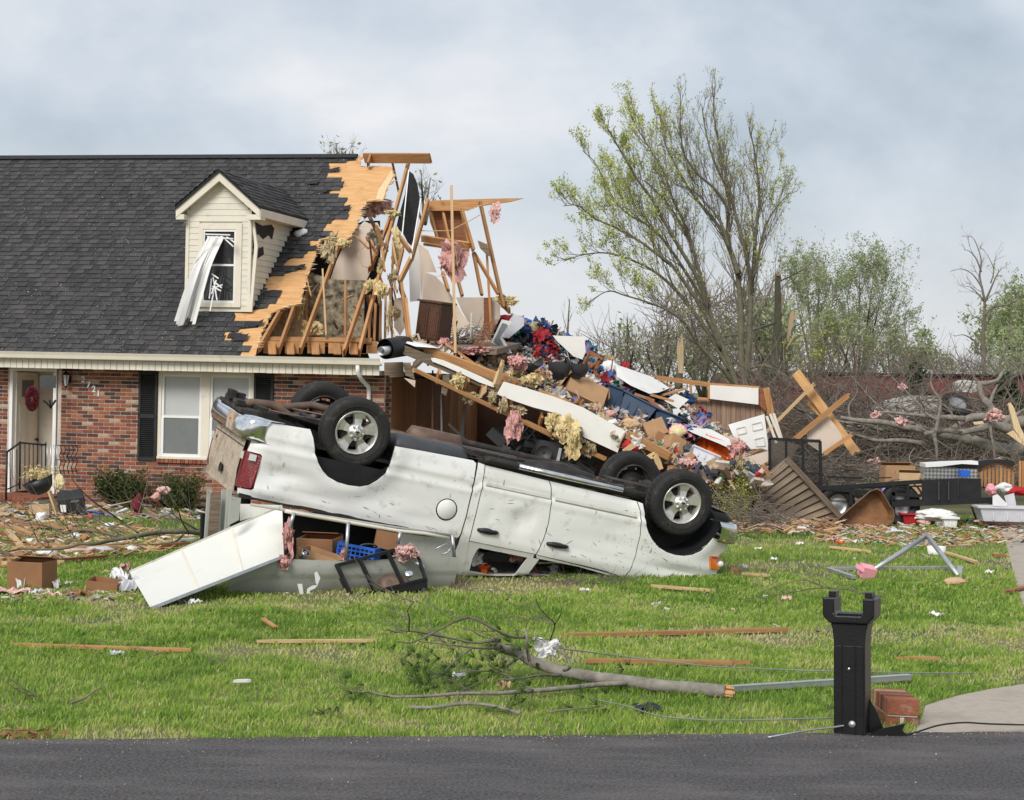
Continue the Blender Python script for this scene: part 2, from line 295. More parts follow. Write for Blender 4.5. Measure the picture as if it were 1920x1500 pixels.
def fluffmb(c,size,sub=4,amp=.35,freq=2.2,seed=0,strands=60,droop=0):
    """strands>0: torn wad of glass-fibre batt; strands=0: soft bundle of cloth or plastic with folds"""
    r=random.Random(seed); mb=MB(); c=Vector(c)
    if strands:
        sx_,sy_,sz_=size
        for k in range(6 if not droop else 4):
            o=Vector((seed*2.1+k*3.3,k*1.9,seed*.7)); q=rot(r.uniform(-20,20),r.uniform(-25,25),r.uniform(-25,25)); cc=c+Vector((r.uniform(-.4,.4)*sx_,r.uniform(-.6,.5)*sy_,r.uniform(-.4,.4)*sz_)); sc=r.uniform(.6,1.0)
            def fn(u,v):
                a=u*2*math.pi; rad=v*(.72+.7*fbm(Vector((math.cos(a)*1.5,math.sin(a)*1.5,o.x)),3)+(.18*r.random() if v>.95 else 0))*sc
                x=math.cos(a)*rad; z=math.sin(a)*rad; f=fbm(Vector((x*2.6,z*.9,o.y)),4)
                w_=q@Vector((x*sx_,(f*.9+.35*abs(fbm(Vector((x*7,z*1.6,o.z)),3)))*sy_,z*sz_)); return cc+w_
            mb.sheet(fn,26,8,r.random(),0,True)
        drape(mb,c-Vector((0,sy_*.5,0)),(sx_*.85,sy_*.7,sz_*.9),seed,2 if not droop else 8,.55 if not droop else .95)
        for i in range(strands):
            b=c+Vector((r.uniform(-.8,.8)*sx_,r.uniform(-1,.3)*sy_,r.uniform(-.8,.8)*sz_)); d=Vector((r.uniform(-1,1),r.uniform(-.4,.2),r.uniform(-1,.6))); l=r.uniform(.12,.35)*max(size); a=rv0(r)*.006*max(size)/.15
            mb.add([b-a,b+a,b+d*l],[(0,1,2)],r.random())
        return mb
    bm=bmesh.new(); bmesh.ops.create_icosphere(bm,subdivisions=sub,radius=1); vs=[]; off=Vector((seed*3.1,seed*1.7,seed*.9)); dirv=rv0(r)
    for v in bm.verts:
        p=v.co.copy(); q0=p+off; t=p.dot(dirv)*3+fbm(q0*1.2,2)*4; d=.80+amp*.9*fbm(q0*1.1,3)-amp*.55*(1-abs(math.sin(t)))**3-amp*.4*abs(fbm(q0*2.6,3))
        q=p*d; vs.append(c+Vector((q.x*size[0],q.y*size[1],q.z*size[2])))
    mb.add(vs,[[v.index for v in f.verts] for f in bm.faces],.5,0,True); bm.free(); return mb
def rv0(r): return Vector((r.uniform(-1,1),r.uniform(-1,1),r.uniform(-1,1)))
def crumplemb(c,sx,sy,h,seed=0,n=10,M=None,ragged=.2):
    """a crushed sheet of paper, plastic or cloth"""
    off=Vector((seed*2.3,seed*5.1,0)); Mx=M or rot(0,0,seed*77%360)
    def fn(u,v):
        x=(u-.5)*sx; y=(v-.5)*sy; s=1+ragged*fbm(Vector((u*3,v*3,seed))+off,3)
        z=h*(.45+fbm(Vector((u*3.3,v*3.3,0))+off,4)*.9)
        z=max(z,0.0)
        return Vector(c)+(Mx@Vector((x*s,y*s,z)))
    return MB().sheet(fn,n,n,random.Random(seed).random(),0,False)
# ---------------- ground, road, drive, grass ----------------
def gmat():
    m=bpy.data.materials.new('lawn_soil'); m.use_nodes=True; t=m.node_tree; n=t.nodes; L=t.links.new; b=n['Principled BSDF']; b.inputs['Roughness'].default_value=1
    g=n.new('ShaderNodeNewGeometry'); a=n.new('ShaderNodeTexNoise'); a.inputs['Scale'].default_value=.7; a.inputs['Detail'].default_value=9; L(g.outputs['Position'],a.inputs['Vector'])
    r=n.new('ShaderNodeValToRGB'); e=r.color_ramp.elements; e[0].position=.35; e[0].color=(.07,.10,.025,1); e[1].position=.68; e[1].color=(.20,.17,.08,1); L(a.outputs['Fac'],r.inputs[0]); L(r.outputs[0],b.inputs['Base Color']); return m
mb=MB(); mb.add([(-900,-60,0),(900,-60,0),(900,2600,0),(-900,2600,0)],[(0,1,2,3)])
obj('ground',mb,gmat(),kind='structure')
RE0=G(0,1393); RE1=G(1900,1378); rd=(RE1-RE0).normalized(); rn=Vector((-rd.y,rd.x,0))
mb=MB(); r=random.Random(3); edge=[]
for i in range(0,261):
    s=-13+i*.1; p=RE0+rd*s+rn*(.035*fbm(Vector((s*1.7,0,0)),5)+.014*r.uniform(-1,1)); edge.append(p)
A=RE0-rd*90-rn*0; B=RE1+rd*90
top=[Vector((A.x,A.y,.022))]+[Vector((p.x,p.y,.022)) for p in edge]+[Vector((B.x,B.y,.022))]
bot=[q-rn*8.2 for q in top]
n_=len(top)
mb.add(top+bot,[(n_+i,n_+i+1,i+1,i) for i in range(n_-1)],.5)
mb.add(top+[q-Vector((0,0,.03)) for q in top],[(i,i+1,n_+i+1,n_+i) for i in range(n_-1)],.5)
gm2=MB(); rg=random.Random(19)
for k in range(1500):
    s_=rg.uniform(-5,12); dd=abs(rg.gauss(0,.10)) if rg.random()<.8 else rg.uniform(0,2.3); p=RE0+rd*s_-rn*dd; q=rg.uniform(.002,.008)*(2 if rg.random()<.03 else 1)
    gm2.obox(TR((p.x,p.y,.023),rg.uniform(0,90),rg.uniform(0,90),rg.uniform(0,90)),q,q*.7,q*.6,rg.random())
meta(obj('road_grit',gm2,M_['woodscrap'],kind='stuff'),'grit, leaf crumbs and small stones along the road edge','grit')
def asph():
    m=M_['asphalt']; return m
# long faint roller marks along the road
am=M_['asphalt']; t=am.node_tree; L=t.links.new
for nd in t.nodes:
    if nd.type=='TEX_NOISE' and abs(nd.inputs['Scale'].default_value-1)<1e-6:
        mp=t.nodes.new('ShaderNodeMapping'); mp.inputs['Rotation'].default_value=(0,0,-math.atan2(rd.y,rd.x)); mp.inputs['Scale'].default_value=(.8,2.2,1)
        g=t.nodes.new('ShaderNodeNewGeometry'); L(g.outputs['Position'],mp.inputs['Vector']); L(mp.outputs[0],nd.inputs['Vector'])
obj('road',mb,M_['asphalt'],kind='structure')
drive=[G(1712,1386),G(1727,1350),G(1735,1326),G(1765,1316),G(1800,1306),G(1860,1294),G(1920,1285)]
last=drive[-1]; drive+= [last+Vector((.5,.35,0)),last+Vector((.85,1.2,0)),G(1916,1150)+Vector((.1,0,0)),G(1916,1135),G(1884,1012),G(1868,985)]
far_=[Vector((14.5,34,0)),Vector((13.5,17,0)),Vector((9,RE1.y+1.1,0))]
drv=[Vector((p.x,p.y,.012)) for p in drive+far_]
mb=MB(); mb.add(drv+[p-Vector((0,0,.05)) for p in drv],[tuple(range(len(drv)))[::-1]]+[(i,(i+1)%len(drv),len(drv)+(i+1)%len(drv),len(drv)+i) for i in range(len(drv))],.5)
obj('driveway',mb,M_['concrete'],kind='structure')
# front walk along the house
HO=Vector((-2.148,33.4,0)); HA=math.radians(13)
HU=Vector((math.cos(HA),-math.sin(HA),0)); HVv=Vector((math.sin(HA),math.cos(HA),0))
HM=Matrix((HU,HVv,Vector((0,0,1)))).transposed().to_4x4(); HM.translation=HO
def H(u,v,z): return HM@Vector((u,v,z))
def HV(px,py,v=0.0):
    q=onplane(px,py,HO+HVv*v,HVv)-HO; return q.dot(HU),q.z
mb=MB(); wk=[H(-9.5,-2.55,.015),H(-.9,-2.35,.015),H(-.9,-1.55,.015),H(-9.5,-1.7,.015)]
mb.prism([p-Vector((0,0,.05)) for p in wk],(0,0,.05)); obj('front_walk',mb,M_['concrete'],kind='structure')
def inpoly(x,y,poly):
    c=np.zeros(x.shape,bool); n=len(poly); j=n-1
    for i in range(n):
        xi,yi=poly[i].x,poly[i].y; xj,yj=poly[j].x,poly[j].y
        k=((yi>y)!=(yj>y))&(x<(xj-xi)*(y-yi)/((yj-yi) or 1e-9)+xi); c^=k; j=i
    return c
def vnoise(x,y,f,seed):
    rs=np.random.RandomState(seed); g=rs.rand(256,256); X=x*f+100; Y=y*f+100
    xi=np.floor(X).astype(int); yi=np.floor(Y).astype(int); fx=X-xi; fy=Y-yi; fx=fx*fx*(3-2*fx); fy=fy*fy*(3-2*fy)
    a=g[xi%256,yi%256]; b=g[(xi+1)%256,yi%256]; c=g[xi%256,(yi+1)%256]; d=g[(xi+1)%256,(yi+1)%256]
    return (a*(1-fx)+b*fx)*(1-fy)+(c*(1-fx)+d*fx)*fy
def grass_mesh():
    rs=np.random.RandomState(5); X=[];Y=[]
    for y0,y1,dens in((11.8,14,2300),(14,17,1900),(17,20,1450),(20,24,900),(24,29,470),(29,37,250)):
        hw=y1*.285+.6; n=int((y1-y0)*2*hw*dens); X.append(rs.uniform(-hw,hw,n)); Y.append(rs.uniform(y0,y1,n))
    x=np.concatenate(X); y=np.concatenate(Y)
    keep=((x-RE0.x)*rn.x+(y-RE0.y)*rn.y)>rs.uniform(-.035,.03,len(x))
    keep&=~inpoly(x,y,drv)&~inpoly(x,y,wk)
    v=(x-HO.x)*HVv.x+(y-HO.y)*HVv.y; u=(x-HO.x)*HU.x+(y-HO.y)*HU.y
    keep&=(v<-.3)|(u>8)
    bare=vnoise(x,y,.55,1)*.6+vnoise(x,y,2.1,2)*.4
    right=np.clip((x+1)/3.5,0,1)*np.clip((17-y)/3.5,0,1)
    thin=np.clip((bare+.16*right-.60)*5,0,1)
    edge_=np.clip(1-((x-RE0.x)*rn.x+(y-RE0.y)*rn.y)/1.3,0,1)
    thin=np.clip(thin+edge_*np.clip((vnoise(x,y,1.7,9)-.42)*3,0,1)*.8,0,1)
    keep&=rs.rand(len(x))>thin*.55
    x=x[keep];y=y[keep];thin=thin[keep]; n=len(x)
    clump=vnoise(x,y,3.2,3)*.55+vnoise(x,y,9,4)*.45
    h=(.020+.060*clump**1.6)*(1-.45*thin)*rs.uniform(.6,1.35,n)*np.where(y>24,1.15,1)
    wd=(.0032+.0022*rs.rand(n))*np.where(y>20,1.9,np.where(y>16,1.45,1.1))
    a=rs.uniform(0,2*np.pi,n); la=rs.uniform(0,2*np.pi,n); le=h*rs.uniform(.15,1.0,n)
    lx=np.cos(la)*le+h*.15; ly=np.sin(la)*le; cx=np.cos(a)*wd; cy=np.sin(a)*wd
    V=np.zeros((n,5,3)); V[:,0]=np.stack([x-cx,y-cy,0*x-.005],1); V[:,1]=np.stack([x+cx,y+cy,0*x-.005],1)
    V[:,2]=np.stack([x+cx*.8+lx*.4,y+cy*.8+ly*.4,h*.62],1); V[:,3]=np.stack([x-cx*.8+lx*.4,y-cy*.8+ly*.4,h*.62],1); V[:,4]=np.stack([x+lx,y+ly,h],1)
    me=bpy.data.meshes.new('grass'); me.vertices.add(n*5); me.vertices.foreach_set('co',V.ravel())
    base=(np.arange(n)*5)[:,None]; li=np.concatenate([base+np.array([[0,1,2,3]]),base+np.array([[3,2,4]])],1).ravel()
    me.loops.add(n*7); me.loops.foreach_set('vertex_index',li.astype(np.int32))
    me.polygons.add(n*2); ls=np.stack([np.arange(n)*7,np.arange(n)*7+4],1).ravel(); me.polygons.foreach_set('loop_start',ls.astype(np.int32))
    try: me.polygons.foreach_set('loop_total',np.tile([4,3],n).astype(np.int32))
    except Exception: pass
    me.update(calc_edges=True); me.validate()
    tone=np.clip(thin*.5+.12+rs.rand(n)*.42+(rs.rand(n)<.10)*.4+(vnoise(x,y,.9,8)-.5)*.35+(vnoise(x,y,6,12)-.5)*.45,0,1)
    at=me.attributes.new('rnd','FLOAT','FACE'); at.data.foreach_set('value',np.repeat(tone,2).astype(np.float32)); print('blades',n); return me
gm=bpy.data.materials.new('grass_blade'); gm.use_nodes=True; t=gm.node_tree; n=t.nodes; L=t.links.new; b=n['Principled BSDF']; b.inputs['Roughness'].default_value=.55; b.inputs['Specular IOR Level'].default_value=.3
at=n.new('ShaderNodeAttribute'); at.attribute_name='rnd'; r=n.new('ShaderNodeValToRGB'); e=r.color_ramp.elements; e[0].position=0; e[0].color=(.13,.24,.033,1); e[1].position=1; e[1].color=(.66,.58,.32,1)
q=e.new(.35); q.color=(.29,.45,.07,1); q=e.new(.62); q.color=(.46,.54,.13,1)
L(at.outputs['Fac'],r.inputs[0]); L(r.outputs[0],b.inputs['Base Color']); tr=n.new('ShaderNodeBsdfTranslucent'); L(r.outputs[0],tr.inputs['Color']); mx=n.new('ShaderNodeMixShader'); mx.inputs[0].default_value=.45; L(b.outputs[0],mx.inputs[1]); L(tr.outputs[0],mx.inputs[2]); L(mx.outputs[0],n['Material Output'].inputs['Surface'])
me=grass_mesh(); me.materials.append(gm); o=bpy.data.objects.new('grass',me); COL.objects.link(o); meta(o,'short green lawn grass with yellowish thin patches growing up to the road','grass',kind='stuff')
# ---------------- the brick house ----------------
house=thing('brick_house','red brick house with dark shingle roof, its right end torn open by the storm','house',HM.copy())
def hb(name,mb,m,parent=None,**k): return obj(name,mb,M_[m] if isinstance(m,str) else m,parent or house,None,'l',**k)
def lobj(name,mb,m,parent,B=None):      # verts already in house coordinates, parent a house part with identity matrix
    o=obj(name,mb,M_[m] if isinstance(m,str) else m,parent,None,'l')
    if B is not None: o.matrix_basis=B
    return o
EZ,EV=2.671,-.5; RZ,RV=6.67,4.6
sl=math.hypot(RZ-EZ,RV-EV); SD=Vector((0,(RV-EV)/sl,(RZ-EZ)/sl)); SN=Vector((0,-SD.z,SD.y))    # up-slope direction, outward normal (house frame)
def RP(u,s,n=0.0): return Vector((u,EV,EZ))+SD*s+SN*n
def roofpx(px,py,n=0.0):
    """photo pixel -> (u, s) on the roof plane"""
    pt=HM@RP(0,0,n); nn=(HM.to_3x3()@SN); q=HM.inverted()@onplane(px,py,pt,nn); return q.x,(q-RP(0,0,n)).dot(SD)
# brick wall: mortar slab + bricks
openings=[(-6.92,-6.02,.18,2.39),(-4.11,-2.33,.86,2.39)]
wallE=hb('brick_wall',MB().box(-11,-6.94,.0,.11,-.1,2.39).box(-6.0,-4.09,0,.11,-.1,2.39).box(-4.09,-2.35,0,.11,-.1,.85).box(-2.35,-.012,0,.11,-.1,2.39).box(-6.94,-6.0,0,.11,-.1,.17).box(-.125,-.012,.11,.42,-.1,2.39),'mortar')
bm_var=[MB().box(-.0955,.0955,-.012,.05,-.0262,.0262,(i+.5)/24) for i in range(24)]
bm_half=[MB().box(-.045,.045,-.012,.05,-.0262,.0262,(i+.5)/24) for i in range(24)]
mesh_b=[m.mesh('brick',M_['brick']) for m in bm_var]; mesh_h=[m.mesh('brick',M_['brick']) for m in bm_half]
rb=random.Random(11); cand=[]
row=0; z=.03
while z<2.37:
    u=-.013-(.1 if row%2==0 else .0)-.0965 if True else 0
    first=True
    while u>-11:
        half=False
        L0,R0=u-.0965,u+.0965
        ok=True
        for a,b_,c,d in openings:
            if L0<b_ and R0>a and z+.03>c and z-.03<d: ok=False
            # half brick beside an opening
        if ok: cand.append((u,z,False))
        else:
            for a,b_,c,d in openings:
                if z+.03>c and z-.03<d:
                    if L0<a<R0 and (a-L0)>.09: cand.append((L0+.047,z,True))
                    if L0<b_<R0 and (R0-b_)>.09: cand.append((R0-.047,z,True))
        u-=.2045
    if row%2==0: cand.append((-.013-.045-.003,z,True))
    z+=.0668; row+=1
def vis(c):
    u,z,_=c
    if -5.98<u<-4.45 and z>.25: return 0
    if u<-6.9 and u>-7.3: return 0
    if -2.0<u and z>1.5: return 1
    if -4.2<u<-3.1 and z<.9: return 2
    return 3+abs(u)
cand.sort(key=vis)
for i,(u,z,h) in enumerate(cand[:300]):
    k=rb.randrange(24); o=lobj('brick',(mesh_h if h else mesh_b)[k],None,wallE)  if False else None
    o=bpy.data.objects.new('brick',(mesh_h if h else mesh_b)[k]); COL.objects.link(o); o.parent=wallE
    o.matrix_basis=TR((u,rb.uniform(-.002,.002),z),0,0,rb.uniform(-.4,.4))
mb=MB()
for u,z,h in cand[300:]:
    w_=.045 if h else .0965; j=rb.uniform(-.002,.002); mb.box(u-w_,u+w_,-.012+j,.05,z-.0262,z+.0262,rb.random())
for row in range(36):       # return wall of the corner
    z=.03+row*.0668; v=.06+(0 if row%2 else .1)
    while v<.35: mb.box(-.02,-.0005,v-.0965 if v>.1 else .052,v+.0965,z-.0262,z+.0262,rb.random()); v+=.2045
o=lobj('brick_course',mb,'brick',wallE); o['kind']='stuff'
for i in range(24):         # rowlock sill under the window
    u=-4.10+i*.0755
    o=lobj('brick',MB().box(u,u+.066,-.05,.05,.795,.862,rb.choice([.1,.4,.2,.55])),'brick',wallE)
for i in range(11): lobj('brick',MB().box(-6.98+i*.0925,-6.98+i*.0925+.084,-.05,.05,.12,.178,rb.choice([.1,.4,.2])),'brick',wallE)
# right brick return + window
win=hb('window',MB().box(-4.10,-2.35,-.02,.09,2.335,2.40).box(-4.10,-2.35,-.045,.09,.864,.905).box(-4.10,-4.045,-.02,.09,.905,2.335).box(-2.405,-2.35,-.02,.09,.905,2.335).box(-3.30,-3.15,-.022,.09,.905,2.335),'creamtrim')
for a,b_ in((-4.045,-3.30),(-3.15,-2.405)):
    zm=1.60
    lobj('window_sash',MB().box(a,b_,0,.03,2.29,2.335).box(a,b_,0,.03,zm-.025,zm+.02).box(a,a+.045,0,.03,zm+.02,2.29).box(b_-.045,b_,0,.03,zm+.02,2.29),'white',win)
    lobj('window_sash',MB().box(a,b_,-.012,.025,.905,.955).box(a,a+.05,-.012,.025,.955,zm-.025).box(b_-.05,b_,-.012,.025,.955,zm-.025),'white',win)
    lobj('window_blind',MB().box(a+.045,b_-.045,.05,.06,zm,2.29),'blind',win)
    lobj('insect_screen',MB().box(a+.05,b_-.05,.012,.018,.955,zm-.025),'screen',win)
    mbk=MB()
    for k in range(27): mbk.box(a+.046,b_-.046,.042,.05,zm+.025+k*.0243,zm+.030+k*.0243)
    lobj('blind_slats',mbk,'blind',win)['kind']='stuff'
    mbk=MB().box(a+.05,b_-.05,.06,.07,.93,zm); lobj('window_blind',mbk,'blind',win)
    lobj('pane',MB().box(a+.045,b_-.045,.02,.024,zm+.02,2.29),mat('thin_pane',(.9,.9,.9),.05,var=0,alpha=.18,spec=.6),win)
for a,b_ in((-4.46,-4.115),(-2.335,-1.99)):
    sh=hb('shutter',MB().box(a,b_,-.05,-.014,.82,.88).box(a,b_,-.05,-.014,2.33,2.39).box(a,b_,-.05,-.014,1.56,1.63).box(a,a+.04,-.05,-.014,.88,2.33).box(b_-.04,b_,-.05,-.014,.88,2.33).box(a+.04,b_-.04,-.022,-.014,.88,2.33),'shutter')
    n_=40
    for k in range(n_):
        z=.895+k*(1.435/n_)
        if abs(z-1.59)<.045: continue
        lobj('louvre',MB().obox(TR(((a+b_)/2,-.035,z),35,0,0),b_-a-.08,.03,.006,rb.random()),'shutter',sh)
# soffit boards and fascia, gutter
sof=hb('frieze',MB().prism([(-11,-.455,2.39),(-11,-.455,2.545),(-11,-.43,2.545),(-11,-.43,2.39)],(11.02,0,0)).box(-11,.02,-.44,-.02,2.39,2.40),'card3')
u=-9.4
while u<-.02:
    wd=rb.choice([.065,.065,.09]); 
    lobj('soffit_panel',MB().box(u,u+(.106 if wd<.08 else .11),-.468,-.4565,2.385+.004*rb.random(),2.543,rb.random()),'cream',sof); u+=.118
gut=hb('gutter',MB().prism([(-11,-.50,2.545),(-11,-.60,2.56),(-11,-.615,2.62),(-11,-.635,2.665),(-11,-.622,2.668),(-11,-.60,2.625),(-11,-.59,2.572),(-11,-.51,2.558),(-11,-.49,2.66),(-11,-.485,2.545)],(11.08,0,0)),'creamtrim')
hb('downspout',MB().tube([(-.32,-.56,2.55),(-.32,-.56,2.44),(-.30,-.42,2.32),(-.27,-.1,2.2),(-.27,-.06,2.1),(-.27,-.06,.3),(-.27,-.16,.12)],.037,8),'white')
# floor, inside walls, ceiling
hb('interior_wall',MB().box(-11,-.13,2.0,2.08,0,2.38).box(-6.05,-5.97,.12,2.0,0,2.38).box(-7.6,-7.52,.12,2.0,0,2.38),'drywall')
hb('ceiling',MB().box(-11,-.15,.0,7.5,2.40,2.47),'drywall')
hb('floor',MB().box(-11,0,.12,7.5,-.05,.15),'redwood')
# front doorway
dr=hb('door_frame',MB().box(-6.92,-6.86,-.03,.12,.18,2.33).box(-6.08,-6.02,-.03,.12,.18,2.33).box(-6.92,-6.02,-.03,.12,2.33,2.39),'white')
hd=math.radians(90); hx=Vector((-6.85,.06,0)); dx=Vector((math.cos(hd),math.sin(hd),0)); dn=Vector((-math.sin(hd),math.cos(hd),0))
DM=Matrix((dx,dn,Vector((0,0,1)))).transposed().to_4x4(); DM.translation=hx
dleaf=hb('door',MB().obox(DM@Matrix.Translation((.42,0,1.25)),.82,.045,2.12),'cream')
for x0 in(.10,.46):
    for z0,z1 in((.35,.95),(1.05,1.75)):
        lobj('door_panel',MB().obox(DM@Matrix.Translation((x0+.13,-.028,(z0+z1)/2)),.22,.012,z1-z0),'creamtrim',dleaf)
lobj('fan_light',MB().obox(DM@Matrix.Translation((.42,-.026,2.02)),.44,.01,.3),'screen',dleaf)
lobj('door_knob',MB().lathe([(0,.07),(.03,.06),(.03,.04),(.012,.03),(.012,0)],DM@TR((.75,-.02,1.1),90,0,0),12),'iron',dleaf)
for z in(.55,1.3,2.05): lobj('hinge',MB().obox(DM@Matrix.Translation((-.005,-.03,z)),.03,.012,.1),'rim',dleaf)
hb('hall_wall',MB().box(-7.4,-5.98,.95,1.0,.15,2.38),'cream')
# wall lamp
lu,lz=HV(130,712); lamp=hb('wall_lantern',MB().box(lu-.04,lu+.04,-.03,-.014,lz-.06,lz+.08).tube([(lu,-.03,lz+.05),(lu,-.10,lz+.13),(lu,-.13,lz+.10)],.008,6).lathe([(.005,.16),(.03,.13),(.075,.09),(.075,.085)],TR((lu,-.13,lz)),6,smooth=False).lathe([(.03,-.12),(.034,-.115),(.006,-.15),(0,-.17)],TR((lu,-.13,lz)),6,smooth=False),'iron')
mbk=MB()
for k in range(6):
    a=k*math.pi/3; mbk.tube([(lu+.07*math.cos(a),-.13+.07*math.sin(a),lz+.085),(lu+.032*math.cos(a),-.13+.032*math.sin(a),lz-.115)],.005,4)
lobj('lantern_cage',mbk,'iron',lamp); lobj('lantern_glass',MB().lathe([(.064,.08),(.028,-.11)],TR((lu,-.13,lz)),6,smooth=False),'clearpl',lamp)
def textmesh(s,size,ext=.008):
    c=bpy.data.curves.new('t','FONT'); c.body=s; c.size=size; c.extrude=ext; c.offset=.004; c.align_x='CENTER'; o=bpy.data.objects.new('t',c); COL.objects.link(o)
    dg=bpy.context.evaluated_depsgraph_get(); me=bpy.data.meshes.new_from_object(o.evaluated_get(dg)); bpy.data.objects.remove(o); return me
for ch,x,y in(('2',157,717),('7',167,727),('2',177,735),('1',185.5,743)):
    u,z=HV(x,y); me=textmesh(ch,.15); me.materials.append(M_['clearpl']); me.materials[0]=M_['white']
    o=bpy.data.objects.new('house_number',me); COL.objects.link(o); o.parent=house; o.matrix_basis=TR((u,-.022,z),90,0,0); o['label']='white metal numeral '+ch
for k in range(20):      # panelled inner wall of the wrecked garage, facing the opening
    lobj_=hb('wall_panel',MB().box(-.06,-.035-.004*(k%2),.43+k*.33,.43+k*.33+.322,.0,2.36,rb.random()),'panelwood')
hb('garage_wall_core',MB().box(-.10,-.062,.43,7,0,2.39),'felt')
hb('garage_back_wall',MB().prism([(-.1,6.6,0),(7.0,6.6,0),(7.0,6.6,.6),(2.4,6.6,2.3),(1.6,6.6,2.95),(-.1,6.6,3.05)],(0,.1,0)),'darkwood'); hb('garage_floor',MB().box(0,7.5,.1,6.6,-.02,.02),'concrete')
# ---- roof deck (plywood) with its torn right edge ----
z4=lambda x,y:(400+x/3.2,270+y/3.2)
deck_px=[(905,66),(880,100),(882,128),(940,133),(1000,128),(1075,131),(1068,150),(1086,185),(1070,205),(1085,220),(1050,240),(1048,262),(1032,275),(1036,300),(1015,334),(960,338),(920,342),(925,360),(895,372),(882,392),(893,402),(880,440),(865,470),(868,492),(840,520),(820,556),(790,577),(740,566),(700,560),(650,573),(636,590),(560,800),(520,950),(480,962),(430,975),(385,990),(350,1012),(340,1030),(318,1075),(300,1100),(288,1130),(262,1235),(255,1252)]
deck=[roofpx(*z4(*p)) for p in deck_px]; print('ridge s',roofpx(330,293),roofpx(660,290),'sl',sl,'eave',deck[-1])
rdk=random.Random(4); dk=[]
for (a,b_) ,(c,d) in zip(deck,deck[1:]):
    n_=max(1,int(math.hypot(c-a,d-b_)/.06))
    for k in range(n_): q=k/n_; dk.append((a+(c-a)*q+rdk.uniform(-.02,.02),b_+(d-b_)*q+rdk.uniform(-.012,.012)))
dk.append(deck[-1])
poly=[(-11,sl),(deck[0][0],sl)]+dk+[(deck[-1][0],-.03),(-11,-.03)]
roof=hb('roof_deck',MB().prism([RP(u,s,-.035) for u,s in poly],SN*.018),'ply')
mb=MB()   # plywood seams and splintered strips hanging on the tear
for k in range(150):
    i=rdk.randrange(len(dk)-1); u,s=dk[i]; L_=rdk.uniform(.03,.14); w_=rdk.uniform(.008,.03); tl=rdk.uniform(-.2,.2)
    mb.add([RP(u-.05,s,-.012),RP(u-.05,s+w_,-.012),RP(u+L_,s+w_*.5+tl*L_,rdk.uniform(-.06,.03))],[(0,1,2)],rdk.random())
lobj('splinters',mb,'splint',roof)['kind']='stuff'
lobj('splinters',MB().prism([RP(u,s,-.012) for u,s in [roofpx(*z4(*p)) for p in [(1068,152),(1080,190),(1040,262),(1018,332),(975,330),(990,270),(1030,215)]]],SN*.004),'splint',roof)
# far slope of the roof (behind the ridge) and ridge cap
hb('rear_roof',MB().prism([(-11,RV,RZ-.02),(-11,RV+5,RZ-4.0),(-11,RV+5,RZ-4.05),(-11,RV,RZ-.06)],(11-3.2,0,0)),'felt')
capR=hb('ridge_cap',MB().prism([(-11,RV-.12,RZ-.05),(-11,RV,RZ+.035),(-11,RV+.12,RZ-.05)],(11+roofpx(*z4(870,62))[0],0,0)),'felt')
# shingles
sh_px=[(870,60),(872,95),(780,102),(705,112),(712,145),(655,190),(660,208),(780,214),(795,258),(672,294),(680,304),(822,322),(815,342),(765,352),(803,390),(800,422),(705,470),(662,513),(700,520),(692,558),(600,576),(520,602),(563,622),(555,660),(480,685),(430,708),(430,732),(550,742),(470,770),(322,800),(310,830),(312,872),(370,908),(360,950),(320,985),(140,1005),(150,1030),(140,1058),(200,1066),(290,1076),(285,1098),(40,1122),(50,1180),(190,1200),(185,1250)]
shp=[roofpx(*z4(*p)) for p in sh_px]; spoly=[Vector((a,b_,0)) for a,b_ in [(-11,sl+.2)]+[(shp[0][0],sl+.2)]+shp+[(shp[-1][0],-.3),(-11,-.3)]]
dmc=[(roofpx(347,588)),(roofpx(470,590)),(roofpx(552,418)),(roofpx(480,345))]  # the dormer stands here
rs=random.Random(8); EX=.142; rows=int(sl/EX)+1; cells=[]
for r_ in range(rows):
    s0=-.03+r_*EX; u=-9.9-rs.random()*.3
    while u<.5:
        wd=rs.choice([.10,.14,.18,.22,.26]); gap=rs.choice([.10,.14,.18])
        cells.append((u,u+wd,s0,1)); cells.append((u+wd,u+wd+gap,s0,0)); u+=wd+gap
cells=[c for c in cells if inpoly(np.array([(c[0]+c[1])/2]),np.array([c[2]+EX*.5]),spoly)[0]]
def tabmb(mb,u0,u1,s0,thick,rnd):
    h=EX+.05; n0=.012 if thick else .004; n1=.0
    a=[RP(u0+.003,s0,n0-.014),RP(u1-.003,s0,n0-.014),RP(u1-.003,min(s0+h,sl),-.014),RP(u0+.003,min(s0+h,sl),-.014)]
    b_=[a[0]+SN*.012,a[1]+SN*.012,a[2]+SN*.003,a[3]+SN*.003]
    mb.add(a+b_,[(4,5,6,7),(0,1,5,4),(1,2,6,5),(3,0,4,7)],rnd)
def torn(c):
    m_=min(abs(c[0]-q[0])+abs(c[2]-q[1]) for q in shp); return m_
cells.sort(key=lambda c:(c[3]==0,torn(c)))
for c in cells[:300]:
    mb=MB(); tabmb(mb,*c[:3],c[3],rs.random()*(.75 if c[3] else .45)+(.2 if c[3] else 0)); lobj('shingle',mb,'shingle',roof)
mb=MB()
for c in cells[300:]: tabmb(mb,*c[:3],c[3],rs.random()*(.75 if c[3] else .45)+(.2 if c[3] else 0))
lobj('shingle_course',mb,'shingle',roof)['kind']='stuff'
# continuous felt under the shingles
fpoly=[(v.x-.05,min(max(v.y,-.02),sl)) for v in spoly]
lobj('felt_underlay',MB().prism([RP(u,s,-.0168) for u,s in fpoly],SN*.003),'felt',roof)
